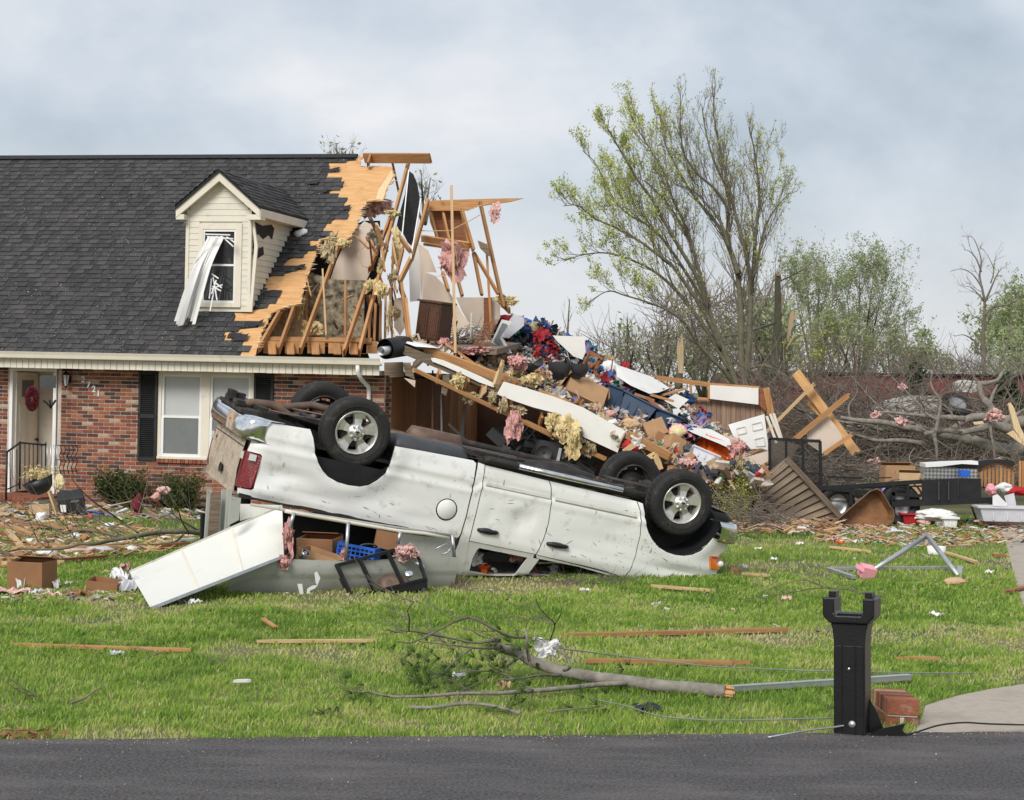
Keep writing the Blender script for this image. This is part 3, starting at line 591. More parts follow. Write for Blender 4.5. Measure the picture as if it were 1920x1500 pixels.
# flapping torn shingle pieces near the tear
for k,(x,y,a,b_) in enumerate([(560,640,.34,.16),(640,300,.3,.13),(700,170,.35,.14),(500,755,.3,.12),(330,920,.4,.2),(150,1185,.3,.18),(120,1165,.25,.15),(240,1095,.34,.14),(770,400,.3,.15),(560,250,.45,.12)]):
    u,s=roofpx(*z4(x,y)); mb=MB().sheet(lambda p,q:RP(u-a/2+a*p+.02*math.sin(q*9),s+b_*q,.004+.05*p*p*(1 if k%2 else .5)+.012*math.sin(p*7+k)),6,3,.3); lobj('torn_shingle',mb,'felt',roof)
# white specks of debris lying on the shingles
mb=MB(); rs2=random.Random(5)
for k in range(5200):
    u=rs2.uniform(-8.6,-.8); s=rs2.random()**1.35*sl
    if not inpoly(np.array([u]),np.array([s]),spoly)[0]: continue
    if rs2.random()>.35+.65*abs(fbm(Vector((u*.8,s*.8,3)),3))*2: continue
    l=rs2.uniform(.004,.013)*(1.8 if rs2.random()<.05 else 1); a=rs2.uniform(0,3.14); b0=RP(u,s,.014); 
    d1=Vector((math.cos(a),0,0))*l+SD*math.sin(a)*l; d2=(Vector((-math.sin(a),0,0))+SD*math.cos(a))*l*rs2.uniform(.2,.6)
    mb.add([b0-d1,b0+d2,b0+d1+SN*.004,b0-d2],[(0,1,2,3)],rs2.random())
hbx=hb('roof_litter',mb,mat('roof_specks',(.36,.34,.33),.9,var=.3,rndvar=.4)); hbx['kind']='stuff'
# ---- dormer ----
bl=roofpx(347,586); FV=RP(*bl).y
def DF(px,py): u,z=HV(px,py,FV); return u,z
z5=lambda x,y:(x/3.4286,280+y/3.4286)
uL,_=DF(349,500); uR,_=DF(470,500); zb=DF(408,584)[1]; ze=DF(411,408)[1]; uP,zp=DF(411,326); print('dormer',uL,uR,zb,ze,zp,FV)
def roofv(z): return EV+(z-EZ)*(RV-EV)/(RZ-EZ)      # where height z meets the roof
DG=lambda px,py: HV(px,py,FV-.2)
lz_=DG(*z5(1128,380))[1]; pk,pkz=DG(*z5(1410,143)); zt=pkz-.1; ze2=lz_-.06
dorm=hb('dormer',MB().prism([(uL,FV+.02,zb),(uL,FV+.02,ze2),(uP,FV+.02,zt),(uR,FV+.02,ze2),(uR,FV+.02,zb)],(0,.08,0)),'cream')
wx0,wz0=DF(*z5(1300,985)); wx1,wz1=DF(*z5(1520,515)); fx0,fz0=DF(*z5(1272,1012)); fx1,fz1=DF(*z5(1560,478))
z=zb
while z<zt-.05:
    z2=min(z+.105,zt-.02)
    for seg in range(2):
        a=uL if seg==0 else fx1; c=fx0 if seg==0 else uR
        if z>=fz1-.02:
            if seg==1: break
            a,c=uL,uR
            if z>ze2: f=(zt-z)/(zt-ze2); a=uP-(uP-uL)*f; c=uP+(uR-uP)*f
        if z2<fz0+.02: 
            if seg==1: break
            a,c=uL,uR
        mb=MB().prism([(a,FV+.02,z),(a,FV-.012,z),(a,FV-.004,z2),(a,FV+.02,z2)],(max(.02,c-a),0,0),rs.random())
        lobj('siding_board',mb,'cream',dorm)
    z+=.105
for a in(uL-.01,uR-.05): lobj('corner_trim',MB().box(a,a+.06,FV-.025,FV+.01,zb,ze+.02),'creamtrim',dorm)
# window surround, sashes
mb=MB().box(fx0,wx0,FV-.03,FV+.02,fz0,fz1).box(wx1,fx1,FV-.03,FV+.02,fz0,fz1).box(wx0,wx1,FV-.03,FV+.02,fz0,wz0).box(wx0,wx1,FV-.03,FV+.02,wz1,fz1); lobj('window_frame',mb,'creamtrim',dorm)
wm=DF(*z5(1400,745))[1]
lobj('window_sash',MB().box(wx0,wx0+.03,FV-.018,FV+.012,wz0,wz1).box(wx1-.03,wx1,FV-.018,FV+.012,wz0,wz1).box(wx0+.03,wx1-.03,FV-.018,FV+.012,wz1-.04,wz1).box(wx0+.03,wx1-.03,FV-.018,FV+.012,wz0,wz0+.04).box(wx0+.03,wx1-.03,FV-.02,FV+.012,wm-.015,wm+.02),'white',dorm)
lobj('pane',MB().box(wx0+.03,wx1-.03,FV+.002,FV+.006,wz0+.04,wm-.015),'glassdark',dorm)
lobj('dark_window_panel',MB().box(wx0+.03,wx1-.03,FV+.008,FV+.0185,wz0+.04,wz1-.04),'felt',dorm)  # flat dark panel over the cream backing, painting in the unlit room
lobj('broken_pane',MB().prism([(wx0+.25,FV+.004,wm+.02),(wx1-.06,FV+.004,wm+.02),(wx1-.12,FV+.004,wm+.14),(wx1-.2,FV+.004,wm+.05)],(0,.004,0)),'glassdark',dorm)
lobj('dark_room_sheets',MB().box(wx0,wx1,FV+.1,FV+.9,wz0,wz0+.02).box(wx0,wx1,FV+.12,FV+.16,wz0,wz1),'felt',dorm)  # window-sized black sheets standing for the room's darkness
# gable fascia boards
ol,olz=DG(*z5(1130,405)); orr,orz=DG(*z5(1675,405)); pk,pkz=DG(*z5(1410,143))
def gab(u0,z0,u1,z1,d=.16):
    return [(u0,FV-.2,z0),(u1,FV-.2,z1),(u1,FV-.2,z1-d),(u0,FV-.2,z0-d)]
lobj('gable_board',MB().prism(gab(ol,lz_,pk,pkz),(0,.03,0)),'creamtrim',dorm); lobj('gable_board',MB().prism(gab(pk,pkz,orr,lz_),(0,.03,0)),'creamtrim',dorm)
lobj('gable_soffit',MB().prism([(ol,FV-.17,lz_-.10),(pk,FV-.17,pkz-.10),(pk,FV-.17,pkz-.12),(ol,FV-.17,lz_-.12)],(0,.19,0)).prism([(pk,FV-.17,pkz-.10),(orr,FV-.17,lz_-.10),(orr,FV-.17,lz_-.12),(pk,FV-.17,pkz-.12)],(0,.19,0)),'creamtrim',dorm)
lobj('eave_return',MB().box(ol,uL+.02,FV-.19,FV+.05,lz_-.19,lz_-.10),'creamtrim',dorm); lobj('eave_return',MB().box(uR-.02,orr,FV-.19,FV+.05,lz_-.19,lz_-.10),'creamtrim',dorm)
# dormer roof slopes (shingled) running back into the main roof
def dslope(ue,sgn,name):
    f=[(pk,FV-.24,pkz+.035),(ue,FV-.24,lz_+.03)]; bk=[(pk,roofv(pkz)+.05,pkz+.035),(ue,roofv(lz_)+.0,lz_+.03)]
    o=lobj(name,MB().prism([f[0],f[1],bk[1],bk[0]],(0,0,-.04)),'felt',dorm)
    n_=9
    mb=MB()
    for i in range(n_):
        q0=i/n_; q1=min(1,(i+1.3)/n_)
        L0=lambda q:(f[1][0]+(f[0][0]-f[1][0])*q,f[1][2]+(f[0][2]-f[1][2])*q)
        v=FV-.26; a0,b0=L0(q0); a1,b1=L0(q1)
        while v<roofv(b0)-.03:
            w_=rs.choice([.15,.2,.26]); v2=min(v+w_,roofv(b0)-.02); k=rs.random()
            jj=rs.uniform(0,.02)
            mb.add([(a0,v+.003,b0+.018+jj),(a0,v2,b0+.018+jj),(a1,v2,b1+.004),(a1,v+.003,b1+.004),(a0,v+.003,b0+.004),(a0,v2,b0+.004)],[(0,1,2,3),(4,5,1,0)],k); v=v2
    lobj('shingle_course',mb,'shingle',dorm)['kind']='stuff'
dslope(orr+.0,1,'dormer_roof'); dslope(ol-.0,-1,'dormer_roof')
lobj('side_fascia',MB().box(orr-.02,orr+.005,FV-.2,roofv(lz_)-.02,lz_-.14,lz_+.0),'creamtrim',dorm); lobj('side_soffit',MB().box(uR,orr-.02,FV-.1,roofv(lz_)-.15,lz_-.14,lz_-.12),'creamtrim',dorm)
# cheeks: siding boards cut by the roof slope, right one damaged
rc=random.Random(2)
for side,ux in((0,uL),(1,uR)):
    lobj('cheek_sheathing',MB().prism([(ux-(.03 if side else -.0),FV+.1,zb+.02),(ux-(.03 if side else -.0),FV+.1,ze),(ux-(.03 if side else -.0),roofv(ze),ze)],(.02,0,0)),'felt',dorm)
    z=zb; 
    while z<ze:
        z2=z+.105; v0=FV+.0; v1=roofv(z)+.05; fl=.02+.10*max(0,1-abs(z-(zb+ze)/2)/.7)*(side) 
        gone=False
        if gone: v1=v0+ (v1-v0)*(.22+.5*rc.random())
        if side and v1-v0>.06:
            mb=MB().prism([(ux,v0,z),(ux+.018,v0,z),(ux+.006,v0,z2),(ux,v0,z2)],(.0,v1-v0,0),rc.random())
            o=lobj('siding_board',mb,'cream',dorm)
            if gone and rc.random()<.8:
                a=v1+.2; lobj('siding_board',MB().prism([(ux,a,z),(ux+.018,a,z),(ux+.006,a,z2),(ux,a,z2)],(0,max(.1,roofv(z)-a),0)),'cream',dorm)
        z+=.105
for q in([(.08,.06),(.5,.10),(.95,.04),(1.1,.10),(1.0,.30),(.8,.24),(.55,.33),(.3,.26),(.12,.32)],[(.1,.45),(.2,.40),(.32,.52),(.55,.46),(.6,.60),(.38,.66),(.2,.72),(.12,.6)],[(.04,.3),(.12,.36),(.1,.55),(.04,.7)]): lobj('hole_dark_patch',MB().prism([(uR+.014,FV+a,ze-b) for a,b in q],(.008,0,0)),'felt',dorm)  # darkness of the holes painted as flat patches over unbroken siding
lobj('loose_corner_strip',MB().prism([(uR+.0,FV-.03,zb),(uR+.05,FV-.03,zb),(uR+.13,FV-.03,ze-.5),(uR+.05,FV-.03,ze-.05),(uR+.02,FV-.03,ze-.05),(uR+.07,FV-.03,ze-.5)],(0,.04,0)),'creamtrim',dorm)
lobj('bent_flashing',MB().lathe([(.0,0),(.07,.0),(.1,.18),(.06,.3)],TR((orr-.08,roofv(lz_)-.4,lz_-.28),0,80,60),10),'white',dorm)
# ---- ridge beam, rafters and studs of the torn end (photo pixel pairs in zoom 4, depth) ----
def z4P(x,y,D): return P(*z4(x,y),D)
def raf(name,x0,y0,x1,y1,D0,D1,w=.045,t=.14,m='stud',j=.12,tw=0): return board(name,z4P(x0,y0,D0),z4P(x1,y1,D1),w,t,m,house,up=(0,-.6,.8),j0=j*.3,j1=j,twist=tw)
def rD(x,y,n=-.1):          # depth of the roof plane under a pixel
    q=HM@RP(*roofpx(*z4(x,y),n),n); return q.y
for a in[(648,582,262,1248),(492,962,388,1252),(762,582,515,1258),(300,1105,255,1245)]:
    raf('rafter',*a,rD(a[0],a[1]),rD(a[2],a[3]),.042,.14)
D=36.2
raf('rafter',1182,70,1015,690,38.2,36.0,.045,.15); raf('rafter',1045,600,872,1262,36.2,33.4,.045,.14); raf('rafter',912,868,778,1265,35,33.4,.045,.14)
raf('rafter',1072,418,935,765,37,35.6,.045,.13); raf('rafter',1066,72,1112,285,38.0,38.6,.04,.12); raf('rafter',945,66,925,132,38,37.8,.04,.12)
raf('rafter',1288,342,1190,690,36.5,35.4,.045,.15,j=.05); raf('rafter',1190,680,1112,838,35.4,35,.045,.14)
raf('ridge_beam',905,84,1307,86,38.1,37.4,.045,.2,j=.03)
for a in[(655,745,677,1165,34.3,34,.03,.06,'pale'),(792,812,790,1172,34.8,34.8,.04,.09,'stud'),(1128,828,1178,1260,34.6,34.3,.045,.13,'stud'),(1155,920,1182,1180,34.4,34.2,.045,.1,'stud'),(1060,860,1075,1190,35,35,.04,.1,'stud'),(1005,940,1000,1190,35,35,.04,.09,'stud'),(975,950,965,1195,35.1,35.1,.04,.09,'stud'),(940,900,935,1190,35.2,35.2,.04,.09,'stud'),(1035,840,1030,1190,35.2,35.2,.04,.07,'pale'),(560,820,558,1180,35.2,35.2,.04,.09,'stud'),(1080,560,1070,940,36,35.6,.04,.1,'stud'),(1140,620,1095,800,35.6,35.2,.045,.1,'stud'),(1120,560,1185,650,35.5,35.3,.045,.1,'stud')]:
    raf('stud',*a[:4],a[4],a[5],a[6],a[7],a[8])
for a in[(298,1172,985,1182,34.1,34.0,.12,.04),(300,1196,1000,1206,34.2,34.1,.1,.03)]: raf('wall_plate',a[0],a[1],a[2],a[3],a[4],a[5],a[6],a[7])
for x in(350,460,610,740,840): board('ceiling_joist',z4P(x,1195,34),z4P(x+4,1262,33.7),.13,.02,'stud',house)
for x in(300,430,565,690,815,880): obj('joist_end',MB().prism([z4P(x,1180,34.0),z4P(x+105,1184,34.0),z4P(x+103,1258,34.0),z4P(x,1256,34.0)],(0,.03,0)),M_['stud'],house)
# knee wall drywall, dirty insulation between the studs
def poly4(name,pts,D,m,th=.03,parent=house):
    return obj(name,MB().prism([z4P(x,y,D) if not isinstance(D,(list,tuple)) else z4P(x,y,D[i]) for i,(x,y) in enumerate(pts)],(0,th,0)),M_[m],parent)
poly4('drywall_panel',[(905,462),(940,478),(985,470),(1008,520),(1000,600),(985,660),(960,720),(920,818),(700,815),(740,700),(800,570),(850,520)],36.4,'drywall')
poly4('insulation_batt',[(560,800),(590,770),(700,812),(912,820),(905,1000),(900,1172),(560,1175)],35.6,'greyins')
poly4('insulation_batt',[(330,1170),(400,1010),(545,900),(560,1170)],35.2,'tanins',.05)
obj('attic_floor',MB().add([z4P(290,1180,34.1),z4P(1180,1190,34.0),z4P(1200,1190,38.5),z4P(290,1180,38.5)],[(0,1,2,3)]),M_['stud'],house)
obj('attic_back_wall',MB().prism([z4P(300,1180,38),z4P(560,640,38),z4P(700,560,38),z4P(900,460,38),z4P(1000,460,38),z4P(1010,1190,38)],(0,.04,0)),M_['felt'],house)
for c,s,m,sd_ in[((780,602,35.3),(.28,.12,.13),'yelins',1),((720,575,35.4),(.22,.1,.08),'yelins',2),((1080,418,36.6),(.3,.1,.10),'yelins',3),((1105,560,36.2),(.12,.1,.26),'yelins',4),((1005,730,35.2),(.12,.1,.27),'yelins',5),((935,850,34.5),(.14,.1,.22),'yelins',6),((1010,880,34.3),(.2,.12,.22),'yelins',7),((1100,660,36),(.14,.08,.35),'yelins',8),((1075,800,35.2),(.16,.1,.2),'tanins',9),((985,560,36.5),(.2,.1,.18),'tanins',10),((1055,1050,34.9),(.08,.06,.6),'yelins',11),((1095,1010,34.9),(.18,.1,.2),'tanins',12),((520,980,35),(.12,.1,.35),'yelins',13),((440,1060,35.2),(.22,.1,.35),'tanins',14),((600,1110,34.9),(.35,.1,.18),'yelins',15),((680,640,35.5),(.25,.1,.22),'tanins',16)]:
    p=z4P(*c); obj('insulation_wad',fluffmb(p,[q*.62 for q in s],4,.4,2.0,sd_,26,.3),M_[m],house)
for c,s,sd_ in[((1000,385,37.5),(.3,.14,.17),21),((925,400,37.4),(.2,.12,.12),22),((700,640,35.4),(.12,.08,.3),23)]: obj('insulation_wad',fluffmb(z4P(*c),s,4,.4,2.2,sd_,40),M_['palepink' if sd_<23 else 'tanins'],house)
p=z4P(975,560,35.9); obj('insulation_wad',fluffmb(p,(.17,.1,.2),4,.5,2,31,40),M_['greyins'],house)
# dark curved sheet standing behind the rafters
mb=MB().prism([z4P(x,y,37.6) for x,y in[(1172,160),(1200,180),(1225,240),(1238,320),(1232,400),(1220,480),(1205,560),(1188,612),(1165,590),(1140,540),(1098,500),(1110,440),(1150,300)]],(0,.02,0)); obj('bent_roof_sheet',mb,M_['felt'],house)
board('white_edge_strip',z4P(1172,160,37.4),z4P(1130,580,36.4),.02,.03,'white',house); board('white_edge_strip',z4P(1245,330,36.0),z4P(1185,690,35.3),.02,.03,'white',house)
# ---- right part of the upper floor ----
poly4('broken_roof_panel',[(1290,395),(1500,398),(1520,470),(1545,620),(1440,600),(1345,585),(1300,470)],[36.8]*7,'redwood',.05)
for a in[(1300,400,1350,590),(1375,400,1420,600),(1490,400,1535,620)]: raf('rafter',*a,36.7,36.5,.04,.09,'stud')
mb=MB().prism([z4P(x,y,36.6) for x,y in[(1280,340),(1420,335),(1600,330),(1750,326),(1862,325),(1790,345),(1745,352),(1600,372),(1545,385),(1510,400),(1300,400),(1283,380)]],(0,.06,0)); obj('top_plate',mb,M_['stud'],house)
for a in[(1490,395,1565,650,.045,.13),(1560,650,1612,912,.045,.12),(1600,345,1742,985,.045,.12),(1565,655,1712,905,.035,.08),(1638,600,1668,1145,.04,.07),(1455,770,1495,918,.045,.11),(1375,770,1412,885,.045,.11),(1245,565,1545,610,.045,.13),(1260,600,1540,640,.03,.05)]: raf('stud',a[0],a[1],a[2],a[3],36.3,36.1,a[4],a[5],'stud',.05)
raf('stud',1358,318,1366,335,36.5,36.5,.03,.03,j=.05); poly4('splintered_board',[(1585,578),(1640,600),(1668,680),(1640,665),(1600,625)],36,'oldwood',.03)
poly4('upstairs_door',[(1190,660),(1215,612),(1246,640),(1243,940),(1180,945),(1172,700)],36.9,'white',.04)
poly4('drywall_panel',[(1225,590),(1290,640),(1340,770),(1262,768),(1248,940),(1240,700)],36.8,'drywall')
poly4('drywall_panel',[(1262,765),(1330,790),(1400,860),(1440,930),(1500,1030),(1560,1100),(1380,1172),(1330,1180),(1255,1160),(1252,940)],36.4,'drywall')
poly4('drywall_panel',[(1455,920),(1622,920),(1620,1112),(1540,1085),(1490,1000)],37.1,'drywall'); poly4('drywall_panel',[(1672,920),(1720,918),(1722,1040),(1700,1082),(1674,1080)],37.1,'drywall'); poly4('drywall_panel',[(1622,922),(1672,920),(1674,1080),(1622,1110)],37.0,'redwood')
poly4('drywall_panel',[(1085,930),(1130,920),(1150,1100),(1120,1150),(1085,1100)],35.6,'drywall')
obj('upper_floor',MB().prism([z4P(1000,1195,34.2),z4P(1700,1230,33.9),z4P(1900,1180,38.2),z4P(1100,1150,38.2)],(0,0,-.1)),M_['oldwood'],house)
raf('stud',1730,950,1785,1010,36.5,36,.045,.12)
obj('insulation_wad',fluffmb(z4P(1752,948,36.3),(.2,.1,.12),4,.4,2,41,40),M_['yelins'],house)
for q in([(955,500),(925,560),(912,610),(875,650),(870,680),(900,735),(925,740)],[(1250,520),(1330,522),(1420,520),(1520,470),(1600,425)],[(1520,400),(1600,370),(1690,345)]): obj('hanging_cable',MB().tube([z4P(x,y,36) for x,y in q],.008,5),M_['pale'],house)
# more splintered sticks in the torn attic
rq=random.Random(44)
for k in range(20):
    x=rq.uniform(930,1180); y=rq.uniform(560,1150); a=rq.gauss(-1.3,.18); L2=rq.uniform(60,240); raf('broken_stick',x,y,x+L2*math.cos(a)*-1,y-L2*math.sin(a)*-1 if False else y+L2*math.sin(a),rq.uniform(34.6,36.2),rq.uniform(34.6,36.2),rq.uniform(.02,.045),rq.uniform(.03,.09),rq.choice(['stud','stud','pale','oldwood','redwood']),.2)
for k in range(16):
    x=rq.uniform(340,900); y=rq.uniform(900,1150); raf('broken_stick',x,y,x+rq.uniform(-60,80),y+rq.uniform(-120,60),rq.uniform(34.6,35.3),rq.uniform(34.6,35.3),.02,.04,rq.choice(['stud','pale','oldwood']),.1)
# ---------------- the overturned pickup ----------------
_rear=P(670,812,22.3); _front=P(1281,945,23.75)
TF=(_front-_rear).normalized(); _yaw=math.atan2(TF.y,TF.x)
_far=Vector((-math.sin(_yaw),math.cos(_yaw),math.tan(math.radians(6.2)))); _far=(_far-_far.dot(TF)*TF).normalized()
TY=-_far; TT=TF.cross(TY); TM=Matrix((TF,TY,TT)).transposed().to_4x4(); TM.translation=_rear-TM.to_3x3()@Vector((0,.90,0))
truck=thing('pickup_truck','white crew-cab pickup truck lying upside down on its crushed roof on the lawn','pickup truck',TM.copy())
TMi=TM.inverted()
def tl(px,py,y=1.0):
    q=TMi@onplane(px,py,TM@Vector((0,y,0)),TM.to_3x3()@Vector((0,1,0))); return q
def tb(name,mb,m,parent=None,M=None,**k): return obj(name,mb,M_[m] if isinstance(m,str) else m,parent or truck,M,'l',**k)
def crush(p):              # nothing goes below the lawn: the roof is flattened against it
    w_=TM@Vector(p)
    if w_.z<.02: w_.z=.02+.05*abs(fbm(w_*2,2)); 
    return TMi@w_
def yside(x,z):
    y=1.0-.05*max(0,(.30-z)/.3)**2 if z<.30 else 1.0
    y+=-.03*max(0,(z-.75))/.2*.5
    crease=.34 if x<1.5 else .27
    y+=.016*math.exp(-((z-crease-.028)/.028)**2)-.026*math.exp(-((z-crease+.022)/.022)**2)
    y+=.010*math.exp(-((z-.86)/.03)**2)
    for ax,rr in((-.06,.56),(4.17,.56)):
        d=math.hypot(x-ax,z-.06)-rr
        y+=.035*math.exp(-(d/.11)**2) if d>-.05 else 0.035
    if x>4.45: y-=.16*((x-4.45)/.45)**2
    if x<-1.0: y-=.10*((-1.0-x)/.2)**2
    if z>.93 : y-=(z-.93)*.33
    # storm dents
    for cx,cz,sx_,sz_,a in((-.75,.62,.28,.10,-.035),(-.9,.85,.25,.06,.03),(-.35,.80,.3,.05,-.02),(.55,.62,.35,.12,-.018),(.9,.82,.25,.07,-.015),(2.15,.58,.12,.14,-.03),(2.05,.45,.15,.06,.015),(1.9,.18,.35,.05,-.015),(3.2,.62,.4,.1,-.012),(3.0,.9,.4,.05,.012),(4.3,.80,.35,.06,-.03),(4.5,.70,.3,.05,.02),(-.9,.2,.2,.07,-.01),(2.28,.52,.03,.10,-.012),(.2,.72,.5,.02,-.008),(-.75,.74,.10,.03,.02),(1.75,.62,.04,.16,-.01),(3.35,.45,.16,.03,-.008),(4.1,.74,.3,.03,.012),(.9,.16,.25,.05,-.012),(-.65,.52,.2,.03,.012)):
        y+=1.0*a*math.exp(-((x-cx)/sx_)**2-((z-cz)/sz_)**2)
    return y+.005*fbm(Vector((x*2.2,z*3.1,4)),3)
def panel(name,outline,m,side=1,th=.02,yoff=0,parent=None,step=.045,fn=yside,crushed=False):
    bm=bmesh.new(); vs=[bm.verts.new((x,0,z)) for x,z in outline]; bm.faces.new(vs)
    xs=[p[0] for p in outline]; zs=[p[1] for p in outline]
    for axis,lo,hi in((0,min(xs),max(xs)),(2,min(zs),max(zs))):
        k=lo+step*.5
        while k<hi:
            co=[0,0,0];co[axis]=k;no=[0,0,0];no[axis]=1
            bmesh.ops.bisect_plane(bm,geom=bm.verts[:]+bm.edges[:]+bm.faces[:],plane_co=co,plane_no=no); k+=step
    bmesh.ops.triangulate(bm,faces=bm.faces[:])
    bm.normal_update()
    want=1 if side>0 else -1
    if sum(f.normal.y for f in bm.faces)*want<0: bmesh.ops.reverse_faces(bm,faces=bm.faces[:])
    for v in bm.verts: v.co.y=side*(fn(v.co.x,v.co.z)+yoff)
    bm.normal_update(); 
    inner={v:Vector((v.co.x,v.co.y-side*th,v.co.z)) for v in bm.verts}
    be=[e for e in bm.edges if len(e.link_faces)==1]
    mb=MB(); bm.verts.index_update(); n=len(bm.verts)
    V=[v.co.copy() for v in bm.verts]+[inner[v] for v in bm.verts]
    if crushed: V=[crush(p) for p in V]
    fs=[[v.index for v in f.verts] for f in bm.faces]
    rim=[]
    for e in be:
        l=[l for l in e.link_loops][0]; a,b=l.vert.index,l.link_loop_next.vert.index; rim.append((b,a,n+a,n+b))
    mb.add(V,fs,.5,0,True); 
    base=len(mb.v)-2*n
    mb.add(V,rim,.5,0,False); mb.add([V[n+i] for i in range(n)],[list(reversed(f)) for f in fs],.5,0,True)
    bm.free(); return tb(name,mb,m,parent)
bed=[(-1.165,.10),(-.571,.063),(-.519,.15),(-.458,.314),(-.40,.41),(-.33,.485),(-.25,.54),(-.13,.578),(.004,.588),(.145,.577),(.24,.54),(.32,.47),(.388,.385),(.423,.291),(.434,.169),(.445,.047),(1.41,.02),(1.45,.045),(1.462,.3),(1.468,.664),(1.455,.90),(1.44,.93),(-1.18,.94),(-1.196,.876),(-1.06,.86),(-1.04,.84),(-1.03,.47),(-1.05,.45),(-1.185,.45),(-1.17,.33)]
corner=[(1.478,.03),(1.558,.04),(1.575,.3),(1.578,.905),(1.60,1.0),(1.66,1.30),(1.60,1.6),(1.52,1.6),(1.475,.93),(1.485,.65)]
rdoor=[(1.57,.042),(2.375,.066),(2.41,.12),(2.45,.27),(2.482,.547),(2.47,.75),(2.43,.935),(1.592,.935),(1.588,.3)]
fdoor=[(2.39,.066),(3.52,.08),(3.58,.18),(3.615,.289),(3.658,.471),(3.672,.717),(3.65,.90),(3.61,1.0),(3.30,.965),(2.445,.938),(2.484,.75),(2.496,.547),(2.464,.27),(2.424,.12)]
fender=[(3.535,.08),(3.60,.09),(3.65,.206),(3.70,.335),(3.75,.41),(3.82,.485),(3.93,.56),(4.05,.598),(4.17,.61),(4.29,.60),(4.40,.565),(4.50,.50),(4.57,.41),(4.62,.32),(4.645,.345),(4.93,.35),(4.935,.44),(4.83,.49),(4.80,.53),(4.66,.54),(4.65,.56),(4.69,.69),(4.77,.70),(4.84,.66),(4.85,.76),(4.80,.83),(4.5,.90),(4.0,.95),(3.63,1.0),(3.665,.90),(3.686,.717),(3.672,.471),(3.63,.289),(3.595,.18)]
for sd_ in(1,-1):
    b_=panel('bed_side',bed,'paint',sd_); 
    panel('cab_corner',corner,'paint',sd_,crushed=True)
    d1=panel('rear_door',rdoor,'paint',sd_,yoff=.004); d2=panel('front_door',fdoor,'paint',sd_,yoff=.004); fe=panel('front_fender',fender,'paint',sd_)
    if sd_==1: bedside,rd_,fd_,fen=b_,d1,d2,fe
    # bed rail cap and inner wall
    tb('bed_rail',MB().box(-1.17,1.44,sd_*.90,sd_*.985,.925,.965),'under'); tb('bed_inner_wall',MB().box(-1.15,1.43,sd_*.89,sd_*.91,.35,.94),'underblk')
    # door frames (window surrounds), pillars crushed on the grass
    fr=[([(1.60,.94),(2.42,.94),(2.42,1.0),(1.74,1.0),(1.72,1.04),(1.71,1.14),(1.75,1.42),(1.70,1.5),(1.60,1.3)]),([(2.36,.99),(2.50,.99),(2.36,1.5),(2.22,1.5)]),([(2.44,.942),(3.60,1.0),(3.56,1.06),(3.48,1.02),(3.0,.985),(2.47,.985)]),([(1.62,1.30),(2.3,1.30),(3.6,1.02),(3.7,1.3),(1.6,1.6)])]
    for i,q in enumerate(fr): panel(['rear_window_frame','door_pillar','front_window_frame','roof_edge'][i],q,'paint' if i<3 else 'paintdirt',sd_,yoff=-.004,crushed=True)
    tb('rocker_panel',MB().box(1.5,3.55,sd_*.86,sd_*.955,.0,.06),'under')
    sb=tb('side_step',MB().tube([(1.53,sd_*.98,-.015),(1.60,sd_*.99,-.03),(3.45,sd_*.99,-.01),(3.55,sd_*.98,.0)],[.04,.045,.045,.04],10),'under')
    tb('chrome_strip',MB().tube([(1.95,sd_*1.012,-.03),(3.30,sd_*1.012,-.014)],.034,10),'chrome',sb)
    # moulding along the doors
    for a,c in((1.62,2.43),(2.50,3.56)):
        mb=MB(); n_=16
        for i in range(n_):
            x0=a+(c-a)*i/n_; x1=a+(c-a)*(i+1)/n_; z0=.262;
            y0,y1=[sd_*(yside(x,.27)+.012) for x in(x0,x1)]
            mb.add([(x0,y0-.01*sd_,z0-.032),(x1,y1-.01*sd_,z0-.032),(x1,y1+.008*sd_,z0),(x0,y0+.008*sd_,z0),(x0,y0-.01*sd_,z0+.030),(x1,y1-.01*sd_,z0+.030)],[(0,1,2,3),(3,2,5,4)],.5,0,False)
        tb('side_moulding',mb,'paintdirt',None)
    for x0,x1,z in((1.655,1.893,.79),(2.535,2.79,.787)):
        y=sd_*(yside((x0+x1)/2,z)+.004); hd_=tb('door_handle',MB().tube([(x0,y,z),(x0+.02,y+sd_*.03,z-.004),(x1-.03,y+sd_*.034,z-.01),(x1,y+sd_*.004,z-.01)],[.02,.026,.026,.02],8),'black')
        tb('handle_recess',MB().lathe([(0,.0),(.058,.0),(.062,-.006)],TR(((x0+x1)/2,y+sd_*.004,z-.004),-90*sd_,0,0)@Matrix.Diagonal((1.9,.6,1,1)),20),'black',None)
    # taillight: red lens with a clear reverse lamp
    tlm=lambda a: [(x,sd_*(yside(x,z)+.0),z) for x,z in a]
    lens=tb('tail_light',MB().prism(tlm([(-1.195,.455),(-1.05,.458),(-1.035,.475),(-1.045,.80),(-1.075,.845),(-1.21,.865)]),(0,-sd_*.12,0)).box(-1.215,-1.19,sd_*.82,sd_*.90,.46,.855),'redlens')
    tb('reverse_lamp',MB().box(-1.17,-1.09,sd_*.985,sd_*1.0,.47,.54).box(-1.232,-1.2,sd_*.82,sd_*.89,.47,.55),'clear',lens)
    hl=tb('headlight',MB().prism([(4.66,sd_*.985,.55),(4.80,sd_*.955,.535),(4.90,sd_*.80,.55),(4.90,sd_*.78,.70),(4.84,sd_*.93,.69),(4.70,sd_*.98,.69)],(-.02,-sd_*.06,0)),'amber')
    tb('lamp_lens',MB().lathe([(0,.016),(.03,.012),(.038,0)],TR((4.84,sd_*.925,.615),-90*sd_,0,30*sd_),14),'clear',hl)
